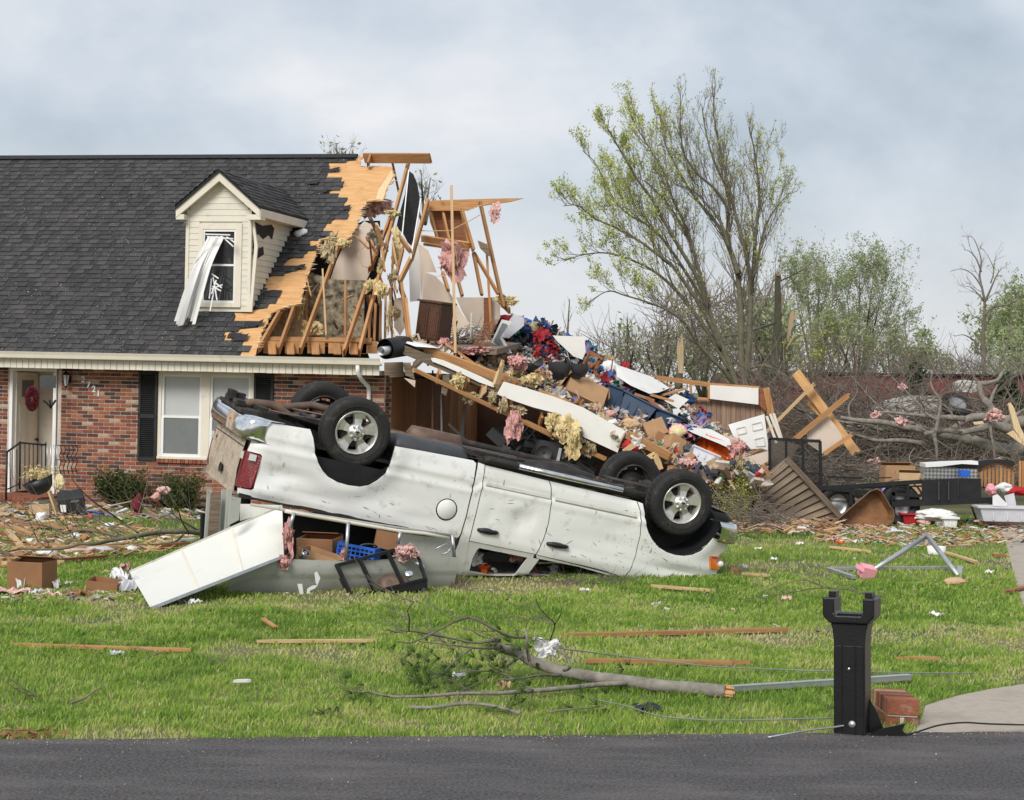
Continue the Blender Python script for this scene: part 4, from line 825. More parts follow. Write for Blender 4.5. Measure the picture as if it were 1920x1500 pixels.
mb=MB().lathe([(0,.018),(.108,.016),(.116,.008),(.118,-.01)],TR((1.222,yside(1.22,.633)-.004,.633),-90,0,0),36); tb('fuel_door',mb,'paint')
tb('fuel_door_gap',MB().lathe([(.112,.002),(.128,.003),(.130,-.004)],TR((1.222,yside(1.22,.633)+.001,.633),-90,0,0),36),'black')
# fender badge
tb('badge',MB().box(4.50,4.60,.955,.975,.60,.625).box(4.54,4.575,.955,.975,.625,.665),'dkgrey')
# tailgate and mud
def tgy(x,z): return 0
mb=MB().sheet(lambda u,v:Vector((-1.20-.025*math.sin(v*3.1)+.012*fbm(Vector((u*4,v*3,1)),3)-(.02 if .12<v<.14 else 0),-.80+1.6*u,.33+.62*v)),26,14,.5); 
mb.sheet(lambda u,v:Vector((-1.15,-.80+1.6*u,.95-.62*v)),2,2,.5).box(-1.215,-1.15,-.80,.80,.93,.965)
tg=tb('tailgate',mb,'mud'); tb('gate_handle',MB().lathe([(0,.0),(.05,.002),(.06,.02),(.075,.022)],TR((-1.23,.05,.78),0,-90,0)@Matrix.Diagonal((.8,1.1,1,1)),16),'under',tg)
tb('gate_seam',MB().box(-1.222,-1.215,-.80,.80,.415,.423),'under',tg); tb('gate_bolt',MB().lathe([(0,.012),(.02,.01),(.022,0)],TR((-1.222,-.6,.50),0,-90,0),12),'under',tg)
# rear bumper: wrapped chrome bar with a plate recess
def bump(x0,ys,z0,z1,prof,sgn): 
    mb=MB(); vs=[]; n_=len(ys); k=len(prof)
    for y,dx in ys:
        for px_,pz in prof: vs.append((x0+sgn*(px_)-sgn*dx,y,z0+(z1-z0)*pz))
    fs=[(i*k+j,i*k+j+1,(i+1)*k+j+1,(i+1)*k+j) for i in range(n_-1) for j in range(k-1)]
    mb.add(vs,fs,.5,0,True); return mb
ys=[(-1.0,.22),(-.99,.10),(-.93,.02),(-.8,0),(-.55,0),(0,-.01),(.55,0),(.8,0),(.93,.02),(.99,.10),(1.0,.26)]
rb_=tb('rear_bumper',bump(-1.23,ys,.06,.33,[(-.02,1),(.06,.97),(.085,.75),(.085,.3),(.05,.05),(-.12,0)],-1),'chrome')
tb('bumper_step',MB().box(-1.30,-1.08,-.62,.62,.03,.07).box(-1.3,-1.18,-.3,.3,.0,.03),'under',rb_); tb('plate_recess',MB().prism([(-1.325,.12,.10),(-1.325,.52,.10),(-1.325,.46,.30),(-1.325,.16,.30)],(.03,0,0)),'mud',rb_); tb('plate_lamp',MB().lathe([(0,.02),(.022,.015),(.024,0)],TR((-1.325,.34,.17),0,-90,0),10),'amber',rb_)
tb('tow_hitch',MB().box(-1.34,-1.15,-.06,.06,-.10,.0).box(-1.30,-1.2,-.35,.35,-.04,.02).box(-1.34,-1.27,-.10,.10,-.12,-.02),'under')
# front bumper, grille, hood
ysf=[(-1.0,.32),(-.97,.12),(-.88,.03),(-.6,0),(0,-.04),(.6,0),(.88,.03),(.97,.12),(1.0,.32)]
fb=tb('front_bumper',bump(4.98,ysf,.10,.36,[(-.10,1),(.02,.97),(.05,.75),(.04,.25),(.0,.03),(-.14,0)],1),'chrome')
tb('air_dam',bump(4.90,ysf,.0,.12,[(-.04,1),(.0,.5),(-.08,0)],1),'black',fb)
gr=tb('grille',MB().box(4.80,4.86,-.72,.72,.52,.86),'chrome'); tb('grille_opening',MB().box(4.85,4.872,-.66,-.06,.56,.68).box(4.85,4.872,.06,.66,.56,.68).box(4.85,4.872,-.66,-.06,.72,.83).box(4.85,4.872,.06,.66,.72,.83),'black',gr)
mb=MB().sheet(lambda u,v:crush((3.55+1.30*u,-.93+1.86*v,1.02-.05*abs(v*2-1)**3-.16*u+.05*math.sin(v*math.pi))),16,16,.5); tb('hood',mb,'paint')
mb=MB().sheet(lambda u,v:crush((1.55+1.6*u,-.75+1.5*v,1.58-.06*abs(v*2-1)**3)),14,14,.5); tb('cab_roof',mb,'paintdirt')
tb('dark_cab_sheet',MB().sheet(lambda u,v:crush((1.55+2.1*u,-.84,.90+.7*v)),10,5,.5),'underblk'); tb('firewall',MB().box(3.55,3.60,-.9,.9,.1,.95),'underblk'); tb('cab_back_wall',MB().box(1.50,1.53,-.9,.9,.05,.98),'underblk'); tb('dashboard',MB().box(3.1,3.5,-.85,.85,.7,.98),'dkgrey')  # first sheet is added dark across the far windows, as cab shade
mb=MB()
for x,y in((2.75,.45),(2.75,-.45),(1.9,0)):
    wdt=.5 if x>2.5 else 1.4
    mb.box(x-.25,x+.28,y-wdt/2,y+wdt/2,.35,.55).box(x-.32,x-.16,y-wdt/2,y+wdt/2,.5,1.15)
tb('seats',mb,'dkgrey')
# chassis seen from below
for y in(-.45,.45): tb('frame_rail',MB().prism([(-1.15,y-.05,.03),(-.5,y-.05,-.02),(.45,y-.05,-.02),(1.0,y-.05,.03),(3.4,y-.05,.03),(3.8,y-.05,.0),(4.8,y-.05,.03),(4.8,y-.05,.15),(3.8,y-.05,.10),(-1.15,y-.05,.14)],(0,.1,0)),'under')
for x in(-1.0,-.4,.5,1.3,2.2,3.1,4.0,4.7): tb('cross_member',MB().box(x-.05,x+.05,-.45,.45,-.02,.08),'under')
tb('bed_floor',MB().box(-1.15,1.44,-.88,.88,.24,.27),'underblk'); tb('cab_floor',MB().sheet(lambda u,v:Vector((1.5+2.1*u,-.9+1.8*v,.07-.07*math.exp(-((v-.5)/.12)**2)+.01*math.sin(u*30))),20,16,.5),'under')
for sd_ in(1,-1):
    for cx,rr in((-.06,.57),(4.15,.56)):      # wheel-well liners
        mb=MB(); n_=14; arc=[(cx+rr*math.cos(math.pi*i/n_),.05+rr*math.sin(math.pi*i/n_)) for i in range(n_+1)]
        vs_=[(x,sd_*.965,z) for x,z in arc]+[(x,sd_*.5,z) for x,z in arc]
        mb.add(vs_,[(i,i+1,n_+2+i,n_+1+i) for i in range(n_)],.5,0,True); mb.add([(x,sd_*.5,z) for x,z in arc],[tuple(range(n_+1))],.5)
        tb('wheel_well_liner',mb,'underblk')
tb('fuel_tank',MB().lathe([(0,-.02),(.15,0),(.17,.04),(.17,.86),(.15,.9),(0,.92)],TR((.50,.64,.05),0,90,0)@Matrix.Diagonal((.8,1.1,1,1)),20),'dkgrey')
tb('heat_shield',MB().box(1.35,2.0,.52,.80,-.09,-.03),'under')
def tube_l(name,pts,r,m): return tb(name,MB().tube(pts,r,12),m)
tube_l('drive_shaft',[(.12,0,0),(2.3,-.05,-.02)],.045,'rust')
tube_l('tail_pipe',[(.9,-.28,.06),(.35,-.38,.02),(.1,-.42,-.10),(-.25,-.42,-.11),(-.55,-.40,-.02),(-.75,-.34,.02)],[.04,.04,.045,.045,.045,.045],'rust')
tube_l('long_exhaust',[TMi@P(x,y,D) for x,y,D in((452,759,22.6),(470,756,22.7),(510,760,22.8),(542,780,22.9),(575,797,23.0),(620,812,23.1))],[.050,.056,.056,.05,.045,.04],'rust')
tube_l('muffler',[(.95,-.28,.0),(1.0,-.28,-.02),(1.6,-.28,-.02),(1.65,-.28,0)],[.05,.13,.13,.05],'rust')
ax=tube_l('rear_axle',[(0,-.72,0),(0,-.2,0),(0,-.12,0),(0,0,0),(0,.12,0),(0,.2,0),(0,.72,0)],[.05,.055,.10,.16,.10,.055,.05],'under')
tube_l('front_axle',[(4.17,-.72,0),(4.17,-.35,0),(4.17,-.25,0),(4.17,-.1,0),(4.17,.72,0)],[.05,.05,.12,.05,.05],'under')
for y in(-.5,.5):
    mb=MB()
    for k in range(4): mb.add([],[]) ; mb.sheet(lambda u,v,k=k:Vector((-.85+1.7*u+k*0,y-.035+.07*v,-.02+.16*(1-4*(u-.5)**2)*.4+k*.014)),12,1,.5,0,False)
    tb('leaf_spring',mb,'under'); 
    tube_l('shock_absorber',[(.08,y*.9,.0),(.35,y*.7,.30)],.03,'under'); tube_l('coil_spring',[(4.17,y*1.1,.05),(4.17,y*1.1,.3)],.07,'under')
tb('transmission',MB().lathe([(0,0),(.13,.05),(.18,.5),(.12,.95),(0,1.0)],TR((2.4,-.03,.07),0,90,0),14),'under'); tb('oil_pan',MB().box(3.5,4.0,-.2,.2,-.06,.2),'under')
tb('front_lower_arm',MB().prism([(4.0,.45,.0),(4.17,.75,.02),(4.32,.45,0)],(0,0,.04)).prism([(4.0,-.45,.0),(4.17,-.75,.02),(4.32,-.45,0)],(0,0,.04)),'rust')
for k,(a,b,r_) in enumerate([((-1.0,.38,-.10),(3.6,.36,-.12),.010),((-.6,-.38,-.12),(3.2,-.40,-.12),.012),((.3,.30,-.13),(1.9,.25,-.10),.016),((-.9,.15,-.02),(.0,.25,-.16),.014),((.1,-.2,-.15),(1.0,.4,-.08),.010)]):
    A_=Vector(a)+Vector((0,0,.10));B_=Vector(b)+Vector((0,0,.10)); tube_l('brake_line',[A_,A_.lerp(B_,.3)+Vector((0,.04,-.02)),A_.lerp(B_,.6)+Vector((0,-.03,.02)),B_],r_,'rust')
rg=random.Random(6)
for k in range(34):
    x=rg.uniform(-1.0,4.6); y=rg.uniform(-.5,.55); tb('chassis_bracket',MB().obox(TR((x,y,.02),rg.uniform(-20,20),rg.uniform(-20,20),rg.uniform(0,90)),rg.uniform(.04,.2),rg.uniform(.03,.12),rg.uniform(.03,.1)),rg.choice(['under','rust','under']))
rg=random.Random(15); mb=MB()
for cx,cz,n_,spx,spz in((-.9,.66,8,.2,.15),(.1,.70,5,.4,.06),(2.2,.86,6,.4,.05),(3.1,.80,26,.45,.14),(3.0,.45,12,.5,.2),(4.3,.72,14,.35,.1),(.8,.88,14,.6,.04),(1.9,.35,8,.3,.2)):
    for k in range(n_):
        x=cx+rg.gauss(0,spx); z=cz+rg.gauss(0,spz)
        if not(-1.0<x<4.55 and .06<z<.9) or ((x+.06)**2+(z-.06)**2)**.5<.62 or ((x-4.17)**2+(z-.06)**2)**.5<.62: continue
        a=rg.choice([rg.gauss(0,.3),rg.gauss(1.4,.3)]); l=rg.uniform(.01,.06); w_=rg.uniform(.0015,.004); dx,dz=math.cos(a)*l,math.sin(a)*l; f=lambda x,z:(x,yside(x,z)+.0065,z)
        mb.add([f(x-dx,z-dz),f(x+w_*math.sin(a),z-w_*math.cos(a)),f(x+dx,z+dz),f(x-w_*math.sin(a),z+w_*math.cos(a))],[(0,1,2,3)],rg.random())
tb('scratches',mb,'rust',None,kind='stuff')
# wheels
TP=[(.245,-.10),(.29,-.125),(.345,-.133),(.378,-.122),(.394,-.105)]
def wheel(x,side,name='wheel'):
    y=side*.77; B=TR((x,y,0),-90*side,0,0)          # local +z = outward
    wh=tb(name,MB().lathe([(.17,-.06),(.17,.0),(.14,.01),(.06,.01),(.06,-.10),(.0,-.10)],B,20),'under')
    n=80; prof=TP+[(.402,-.096),(.402,-.064),(.390,-.062),(.390,-.054),(.403,-.052),(.403,-.010),(.391,-.008),(.391,.008),(.403,.010),(.403,.052),(.390,.054),(.390,.062),(.402,.064),(.402,.096)]+[(r_,-h) for r_,h in reversed(TP)]
    mb=MB(); vs=[]
    for r_,h in prof:
        for j in range(n):
            rr=r_
            if r_>.398 and (j+int(abs(h)*40))%2==0: rr=r_-(.011 if abs(h)>.06 else .006)
            if abs(h)>.128: rr=r_
            a=2*math.pi*j/n+ (h*.25 if r_>.38 else 0); vs.append(B@Vector((rr*math.cos(a),rr*math.sin(a),h)))
    k=len(prof); mb.add(vs,[(i*n+j,i*n+(j+1)%n,(i+1)*n+(j+1)%n,(i+1)*n+j) for i in range(k-1) for j in range(n)],.5,0,False)
    for p in mb.f and range(len(mb.f)):
        i=p//n
        if i<4 or i>k-6: mb.sm[p]=True
    mb.lathe([(.247,.098),(.247,-.098)],B,40,.5)
    # raised side-wall ring and lettering-like ribs
    mb.lathe([(.300,.1300),(.303,.1335),(.309,.1335),(.312,.1305)],B,48,.5); tb('tyre',mb,'rubber',wh)
    rim=tb('rim',MB().lathe([(.232,-.11),(.248,-.105),(.250,-.09),(.22,-.07),(.205,-.03),(.208,.04),(.222,.085),(.236,.105),(.247,.112),(.250,.102)],B,44),'rim' if side>0 else 'under',wh)
    if True:
        mb=MB()
        for q in range(5):
            a=q*2*math.pi/5+.35; ca,sa=math.cos(a),math.sin(a)
            def pt(r_,w_,h): return B@Vector((ca*r_-sa*w_,sa*r_+ca*w_,h))
            o_=[pt(.075,-.035,.085),pt(.15,-.045,.075),pt(.222,-.075,.088),pt(.222,.075,.088),pt(.15,.045,.075),pt(.075,.035,.085)]
            i_=[pt(.075,-.04,.02),pt(.15,-.055,.01),pt(.224,-.085,.03),pt(.224,.085,.03),pt(.15,.055,.01),pt(.075,.04,.02)]
            mb.add(o_+i_,[(0,1,4,5),(1,2,3,4)]+[(j,(j+1)%6,6+(j+1)%6,6+j)[::-1] for j in range(6)],.5)
        mb.add([],[]); sp=tb('spokes',mb,'rim',wh)
        tb('hub',MB().lathe([(.10,.02),(.098,.080),(.088,.092),(.055,.094),(.05,.125),(.04,.133),(0,.135)],B,26),'rim',wh)
        for q in range(8):
            a=q*math.pi/4; tb('lug_nut',MB().lathe([(.0155,.09),(.0155,.118),(.010,.124),(0,.125)],B@Matrix.Translation((.074*math.cos(a),.074*math.sin(a),0)),6,.5,0,False),'rim',wh)
        e_=[(-.6,.5),(-.75,.1),(-.5,-.1),(-.25,.25),(-.12,-.75),(.12,-.75),(.25,.25),(.5,-.1),(.75,.1),(.6,.5),(.2,.62),(-.2,.62)]
        tb('emblem',MB().prism([B@Vector((x_*.034,y_*.034,.1352)) for x_,y_ in e_],(B.to_3x3()@Vector((0,0,.003)))),'under',wh)
    tb('brake_disc',MB().lathe([(0,-.01),(.18,-.01),(.18,-.035),(.08,-.04),(.08,-.11),(0,-.12)],B,28),'under',wh)
    tb('brake_caliper',MB().obox(B@TR((.13,.04,-.03),0,0,20),.10,.18,.07),'rust',wh)
    return wh
for x in(0,4.17):
    for s_ in(1,-1): wheel(x,s_)
# rubbish inside the crushed cab
# ---------------- camper shell lying under the bed ----------------
cA=G(430,1116); cB=G(848,1103); cdx=(cB-cA).normalized(); cdn=Vector((-cdx.y,cdx.x,0)); CM=Matrix((cdx,cdn,Vector((0,0,1)))).transposed().to_4x4(); CM.translation=cA; CMi=CM.inverted()
def cp(px,py,y=0.0):
    q=CMi@onplane(px,py,CM@Vector((0,y,0)),cdn); return Vector((q.x,y,q.z))
capT=thing('camper_shell','grey truck camper shell lying upside down under the raised pickup bed, windows torn open','camper shell',CM.copy())
def cb(name,mb,m,parent=None,**k): return obj(name,mb,M_[m],parent or capT,None,'l',**k)
a0=cp(431,1118);a1=cp(434,1085);a2=cp(458,1062);a3=cp(530,1050);a4=cp(633,1055);a5=cp(741,1054);a6=cp(850,1046);a7=cp(858,1098)
def capside(side_y,sgn):
    mb=MB(); L_=a7.x
    def fn(u,v):
        x=L_*u; top=a3.z+(a6.z-a3.z)*u+.015*math.sin(u*9); 
        if x<.35: top=min(top,(a1.z if False else .16)+ (top-.16)*(x/.35)**.6)
        z=-.04+(top+.04)*v; y=sgn*(.13*(1-v)**2.2-.02*math.exp(-((v-.55)/.05)**2)*0+.012*(1 if v<.52 else 0))+.01*fbm(Vector((x*2,v*2,7)),2)
        return Vector((x,side_y+y,z))
    return mb.sheet(fn,40,14,.5)
cb('side_panel',capside(0,1),'capgrey'); cb('side_panel',capside(1.75,-1),'capgrey')
cb('cap_roof',MB().sheet(lambda u,v:Vector((a7.x*u,.12+1.5*v,.0+.01*math.sin(u*20))),20,8,.5),'capgrey')
tb0=cp(552,962);tb1=cp(750,996);tb2=cp(800,1001);tb3=cp(846,1010)
cb('window_rail',MB().tube([cp(535,958,.05),tb0+Vector((0,.05,0)),tb1+Vector((0,.05,0)),tb2+Vector((0,.05,0)),tb3+Vector((0,.05,0))],[.022]*5,6),'creamtrim')
cb('window_rail',MB().tube([cp(470,946,.07),cp(700,983,.09),cp(846,1004,.09)],[.018]*3,6),'capgrey')
for pa,pb in(((551,961),(544,988)),((653,978),(648,1052)),((751,996),(746,1020)),((848,1003),(852,1047))): cb('window_post',MB().tube([cp(*pa,.03),cp(*pb,.03)],.02,6),'alu')
cb('front_wall',MB().prism([cp(752,1000,.15),cp(846,1012,.15),cp(850,1050,.15),cp(744,1052,.15)],(0,.03,0)),'capgrey')
cb('torn_trim',MB().tube([cp(815,1030,.0),cp(835,1020,.0),cp(850,1022,0),cp(840,1035,0),cp(828,1040,0)],.008,5),'alu')
cb('inner_lining',MB().box(.2,a7.x-.1,1.5,1.55,.05,.75),'underblk'); cb('inner_lining',MB().box(a7.x-.05,a7.x,.2,1.6,0,.55),'underblk')
# rear door frame of the cap, standing at the left
yb=1.2
for x0,x1,y_ in((387,392,1.3),(414,418,1.0),(424,430,.9)):
    t_=cp(x0+6,918,y_); b_=cp(x0,1006,y_); cb('door_post',MB().beam(t_,b_+Vector((0,0,-.1)),.05,.04,up=(0,1,0)),'capgrey')
cb('door_pane',MB().prism([cp(396,924,.9),cp(415,926,.9),cp(410,1000,.9),cp(390,1006,.9)],(0,.02,0)),'oldwood'); cb('door_pane',MB().prism([cp(433,930,.3),cp(452,934,.3),cp(448,975,.3),cp(428,985,.3)],(0,.02,0)),'capgrey')
cb('painted_door_shadow',MB().prism([cp(418,928,1.3),cp(470,936,1.3),cp(470,1080,1.3),cp(405,1060,1.3)],(0,.02,0)),'underblk')  # black sheet added to paint the shade behind the door posts
# white side door, hanging open to the ground
q0=G(243,1076)+Vector((0,0,.10)); dP=[P(243,1073,21.2),G(283,1141)+Vector((0,0,.0)),P(532,1043,20.9),P(529,949,21.35)]
dP[0]=P(243,1073,21.1)
nrm=(dP[1]-dP[0]).cross(dP[3]-dP[0]).normalized()
def dq(u,v): return (dP[0]*(1-u)+dP[3]*u)*(1-v)+(dP[1]*(1-u)+dP[2]*u)*v
door_=thing('camper_door','large white panelled camper side door hanging down onto the grass','door',Matrix.Translation(dP[1]))
seg=[(0,.335),(.340,.665),(.670,1.0)]
for a,b_ in seg:
    mb=MB().sheet(lambda u,v:dq(a+(b_-a)*u,v)+nrm*.006*math.sin(u*3.14)*math.sin(v*3.14),10,10,.5)
    mb.sheet(lambda u,v:dq(a+(b_-a)*(1-u),v)+Vector((0,.03,0)),10,10,.5)
    obj('door_panel',mb,M_['capwhite'],door_)
for s_ in(.3375,.6675): obj('seam_strip',MB().beam(dq(s_,0),dq(s_,1),.03,.012,up=-nrm),M_['creamtrim'],door_)
obj('edge_trim',MB().beam(dq(0,0),dq(1,0),.025,.03,up=nrm),M_['paintdirt'],door_); obj('edge_trim',MB().beam(dq(0,1),dq(1,1),.02,.03,up=nrm),M_['alu'],door_)
o=obj('camper_window_flap',MB().prism([P(450,945,21.9),P(490,946,21.8),P(529,948,21.7),P(529,952,21.7),P(450,977,21.9)],(0,.03,0)),M_['capwhite']); meta(o,'small white flap of the camper shell behind the big hanging door','flap')
# ---------------- trees ----------------
def rv(r,a=1): return Vector((r.uniform(-a,a),r.uniform(-a,a),r.uniform(-a,a)))
def curve(pts,n=5):
    """Catmull-Rom through points"""
    pts=[Vector(p) for p in pts]; Q=[pts[0]*2-pts[1]]+pts+[pts[-1]*2-pts[-2]]; out=[]
    for i in range(1,len(Q)-2):
        for k in range(n):
            t=k/n; a,b,c,d=Q[i-1:i+3]; out.append(.5*((2*b)+(c-a)*t+(2*a-5*b+4*c-d)*t*t+(3*b-a-3*c+d)*t**3))
    out.append(pts[-1]); return out
def twigs(mb,lv,p,d,L,r0,depth,r,up=.25,spread=.55,leafp=0,nseg=4,kids=(3,5),leafsz=.05,lmin=.25,wob=.12,leaffn=None):
    """one branch and, recursively, its side branches; leaves go to lv"""
    pts=[p]; dd=d.normalized()
    for i in range(nseg):
        dd=(dd+rv(r,wob)+Vector((0,0,up*.25))).normalized(); pts.append(pts[-1]+dd*L/nseg)
    mb.tube(pts,[r0*(1-.8*i/nseg)+.0008 for i in range(nseg+1)],5 if r0>.02 else 3,False,r.random())
    if depth<=0 or L<lmin:
        lp=leafp if leaffn is None else leafp*leaffn(pts[-1])
        if lv is not None and lp>0:
            for q in pts[1:]:
                for _ in range(2):
                    if r.random()<lp:
                        c=q+rv(r,leafsz*2); a=rv(r).normalized()*leafsz*r.uniform(.6,1.4); b=a.cross(rv(r)).normalized()*leafsz*r.uniform(.4,.9)
                        lv.add([c-a,c-b*.6,c+a,c+b*.6],[(0,1,2,3)],r.random())
        return
    n=r.randint(*kids)
    for k in range(n):
        t=r.uniform(.25,1) if k else 1.0; i=min(int(t*nseg),nseg-1); f=t*nseg-i; q=pts[i].lerp(pts[i+1],f); base=(pts[i+1]-pts[i]).normalized()
        side=base.cross(rv(r)).normalized(); nd=(base+side*r.uniform(.4,1)*spread*1.3+Vector((0,0,up*.5))).normalized()
        twigs(mb,lv,q,nd,L*r.uniform(.5,.78)*(1.05-.35*t if k else .8),r0*(1-.8*t)*.75+.0012,depth-1,r,up,spread,leafp,max(3,nseg-1),kids,leafsz,lmin,wob,leaffn)
def limb_tree(name,label,group,base,limbs,m,lm,seed,D,depth=3,kidn=9,kl=1.6,leafp=.5,leafsz=.06,leaffn=None,up=.35,spread=.5,kids=(3,5),lmin=.25,cat='tree',minr=.012):
    r=random.Random(seed); t=thing(name,label,cat,Vector(base),group); tw=MB(); lv=MB()
    for pts,r0,r1 in limbs:
        C=curve([P(*q) if len(q)==3 else P(q[0],q[1],D) for q in pts],5); k=len(C)
        rad=[r0+(r1-r0)*(i/(k-1))**.8 for i in range(k)]; rad=[q*(1+(.28 if m=='barkgrey' else .12)*fbm(Vector((i*.8,seed,r0*50)),3)) for i,q in enumerate(rad)]; mb=MB().tube(C,rad,9 if r0>.06 else 7,True); obj('limb' if limbs.index((pts,r0,r1)) else 'trunk',mb,M_[m],t)
        L=sum((C[i+1]-C[i]).length for i in range(k-1)); n=max(2,int(kidn*L/4))
        for j in range(n):
            f=.22+.78*(j+r.random())/n if j<n-1 else 1.0; i=min(int(f*(k-1)),k-2); q=C[i]; bd=(C[i+1]-C[i]).normalized()
            side=bd.cross(rv(r)).normalized(); nd=(bd*1.0+side*r.uniform(.35,.9)*spread*1.6+Vector((0,0,up*.5))).normalized()
            twigs(tw,lv,q,nd,kl*r.uniform(.5,1.15)*(1.3-1.0*f),max(minr,rad[i]*.38),depth,r,up,spread,leafp,4,kids,leafsz,lmin,.13,leaffn)
    obj('twigs',tw,M_['twig'],t,kind='stuff')
    if lv.v: obj('foliage',lv,M_[lm],t,kind='stuff')
    return t
# the big leaning tree behind the wreck: limbs traced from its trunk fork
zt=lambda x,y:(1020+x/2.5,130+y/2.5)
def L_(D0,*pp,bend=0):
    n=len(pp); return [(*zt(*p),D0+bend*i/(n-1)) for i,p in enumerate(pp)]
big=[(L_(45,(905,1560),(900,1470),(845,1320),(790,1180),(755,1050),(720,920),(680,800),(620,690),(555,600),(470,520)),.085,.014),
(L_(45,(945,1560),(940,1470),(925,1330),(925,1200),(920,1080),(905,950),(870,840),(860,740),(870,640),(850,540),(800,440),(760,300),(740,170),bend=.5),.10,.012),
(L_(45,(950,1560),(950,1450),(960,1300),(965,1180),(968,1050),(960,930),(930,800),(900,690),(880,600),(850,480),(815,330),(795,200),(800,80),bend=-.6),.085,.010),
(L_(45,(890,1480),(850,1420),(780,1350),(710,1270),(660,1190),(580,1130),(480,1090),(380,1060),(300,1040),(210,1090),bend=-1.5),.055,.009),
(L_(45,(870,1410),(800,1280),(720,1160),(640,1060),(560,980),(470,920),(370,880),(280,860),(180,870),(90,900),bend=1),.06,.009),
(L_(45,(830,1310),(760,1150),(680,1030),(600,920),(520,860),(440,800),(330,740),(240,700),(160,640),(90,640),bend=-1),.06,.009),
(L_(45,(800,1220),(740,1080),(650,930),(560,800),(500,740),(430,700),(360,650),(300,560),(240,440),(180,380),bend=1.5),.05,.009),
(L_(45,(770,1120),(720,980),(650,860),(590,760),(500,600),(440,520),(380,420),(330,330),(290,260),bend=-1.5),.06,.01),
(L_(45,(700,860),(660,730),(600,600),(560,480),(500,380),(440,280),(390,180)),.045,.008),
(L_(45,(910,960),(880,860),(820,740),(740,640),(680,560),(600,420),(560,320),(540,180),bend=1.2),.06,.01),
(L_(45,(870,660),(800,560),(720,490),(660,400),(640,280),(640,100),bend=-1),.045,.008),
(L_(45,(965,1100),(980,950),(990,800),(1000,700),(1010,600),(1000,480),(980,350),(960,270),bend=-1),.06,.01),
(L_(45,(970,1020),(1000,900),(1030,760),(1080,660),(1150,580),bend=1),.05,.008),
(L_(45,(870,840),(830,720),(770,640),(700,570),(620,540)),.04,.008),
(L_(45,(950,1400),(1040,1390),(1120,1430),(1180,1480),bend=-1),.05,.015)]
def bigleaf(p):
    q=(RCAM.transposed()@(p-CAM)); px=960+F*q.x/-q.z; return max(.2,min(1,(1310-px)/190+.15)) if px<1400 else .38
limb_tree('leaning_tree','tall many-limbed tree with fresh green leaves mostly on its left side, behind the wreck',None,G(1395,790),big,'barkgreen','leaf',3,45,depth=3,kidn=18,kl=1.25,leafp=.62,leafsz=.034,leaffn=bigleaf,up=.4,kids=(3,4),lmin=.14,minr=.009)
zr=lambda x,y,D:(1400+x/3.41,440+y/3.41,D)
ZR=lambda D,*pp:[zr(x,y,D) for x,y in pp]
# broken stumps right of it
def simple_trunk(name,label,pts,r0,r1,m='barkgreen',split=None,cat='dead tree'):
    t=thing(name,label,cat,P(*pts[0])); t.location.z=0; C=curve([P(*q) for q in pts],4); k=len(C)
    obj('trunk',MB().tube(C,[r0+(r1-r0)*i/(k-1) for i in range(k)],10),M_[m],t)
    for a in split or []: obj('split_wood',MB().prism([P(*q) for q in a],(0,.06,0)),M_['splint'],t)
    return t
t=simple_trunk('dead_tree','tall bare trunk snapped off at the top, right of the leaning tree',ZR(47,(178,900),(182,750),(195,600),(200,450),(198,330),(202,250)),.11,.065,split=[ZR(46.9,(188,262),(196,225),(210,240),(214,262))])
r=random.Random(4); tw=MB(); twigs(tw,None,P(*zr(205,300,47)),Vector((1,0,.4)),1.0,.02,2,r,kids=(2,3)); twigs(tw,None,P(*zr(190,560,47)),Vector((-1,0,-.4)),1.9,.04,2,r,kids=(2,3)); obj('twigs',tw,M_['twig'],t,kind='stuff')
simple_trunk('split_tree','shorter splintered trunk with pale split wood standing up beside the tall snapped trunk',ZR(47.5,(232,900),(238,780),(250,680),(262,640)),.10,.07,split=[ZR(47.4,(218,470),(226,420),(240,375),(250,362),(240,420),(228,468)),ZR(47.4,(258,680),(268,560),(280,500),(300,482),(305,520),(290,600),(270,672)),ZR(47.4,(300,545),(312,495),(330,488),(318,530)),ZR(47.4,(256,715),(300,640),(325,620),(270,710))])
simple_trunk('split_stump','pale splintered stump showing among twigs left of the leaning tree',[(1272,730,46),(1275,690,46),(1278,655,46)],.10,.05,split=[[(1269,655,45.9),(1272,634,45.9),(1275,648,45.9),(1279,624,45.9),(1282,652,45.9),(1281,700,45.9),(1272,700,45.9)]])
# lone thin bare tree at the right
lone=[(ZR(52,(1520,900),(1515,800),(1510,700),(1515,600),(1522,500),(1520,420),(1505,340),(1490,260),(1500,180),(1490,120),(1460,40),(1430,5)),.065,.006),
(ZR(52,(1520,520),(1560,470),(1620,455),(1690,440),(1740,400),(1700,350),(1650,310)),.045,.006),(ZR(52,(1522,430),(1550,370),(1580,300),(1610,240),(1650,205)),.04,.006),(ZR(52,(1515,420),(1480,380),(1440,340),(1410,330)),.03,.005),(ZR(52,(1505,340),(1480,300),(1440,250),(1380,220),(1330,225)),.03,.005),
(ZR(52,(1512,770),(1470,740),(1465,690),(1430,660),(1380,640),(1330,650)),.045,.006),(ZR(52,(1500,240),(1470,160),(1430,110),(1390,95)),.025,.005),(ZR(52,(1512,570),(1490,540),(1450,520),(1410,470)),.025,.005),(ZR(52,(1560,310),(1580,230),(1550,150),(1510,90)),.02,.004)]
limb_tree('bare_tree','thin bare tree with crooked branches standing alone against the sky at the right',None,P(1845,760,52),lone,'bark','leaf2',9,52,depth=2,kidn=7,kl=.7,leafp=0,up=.1,spread=.75,kids=(2,4),lmin=.15,minr=.008)
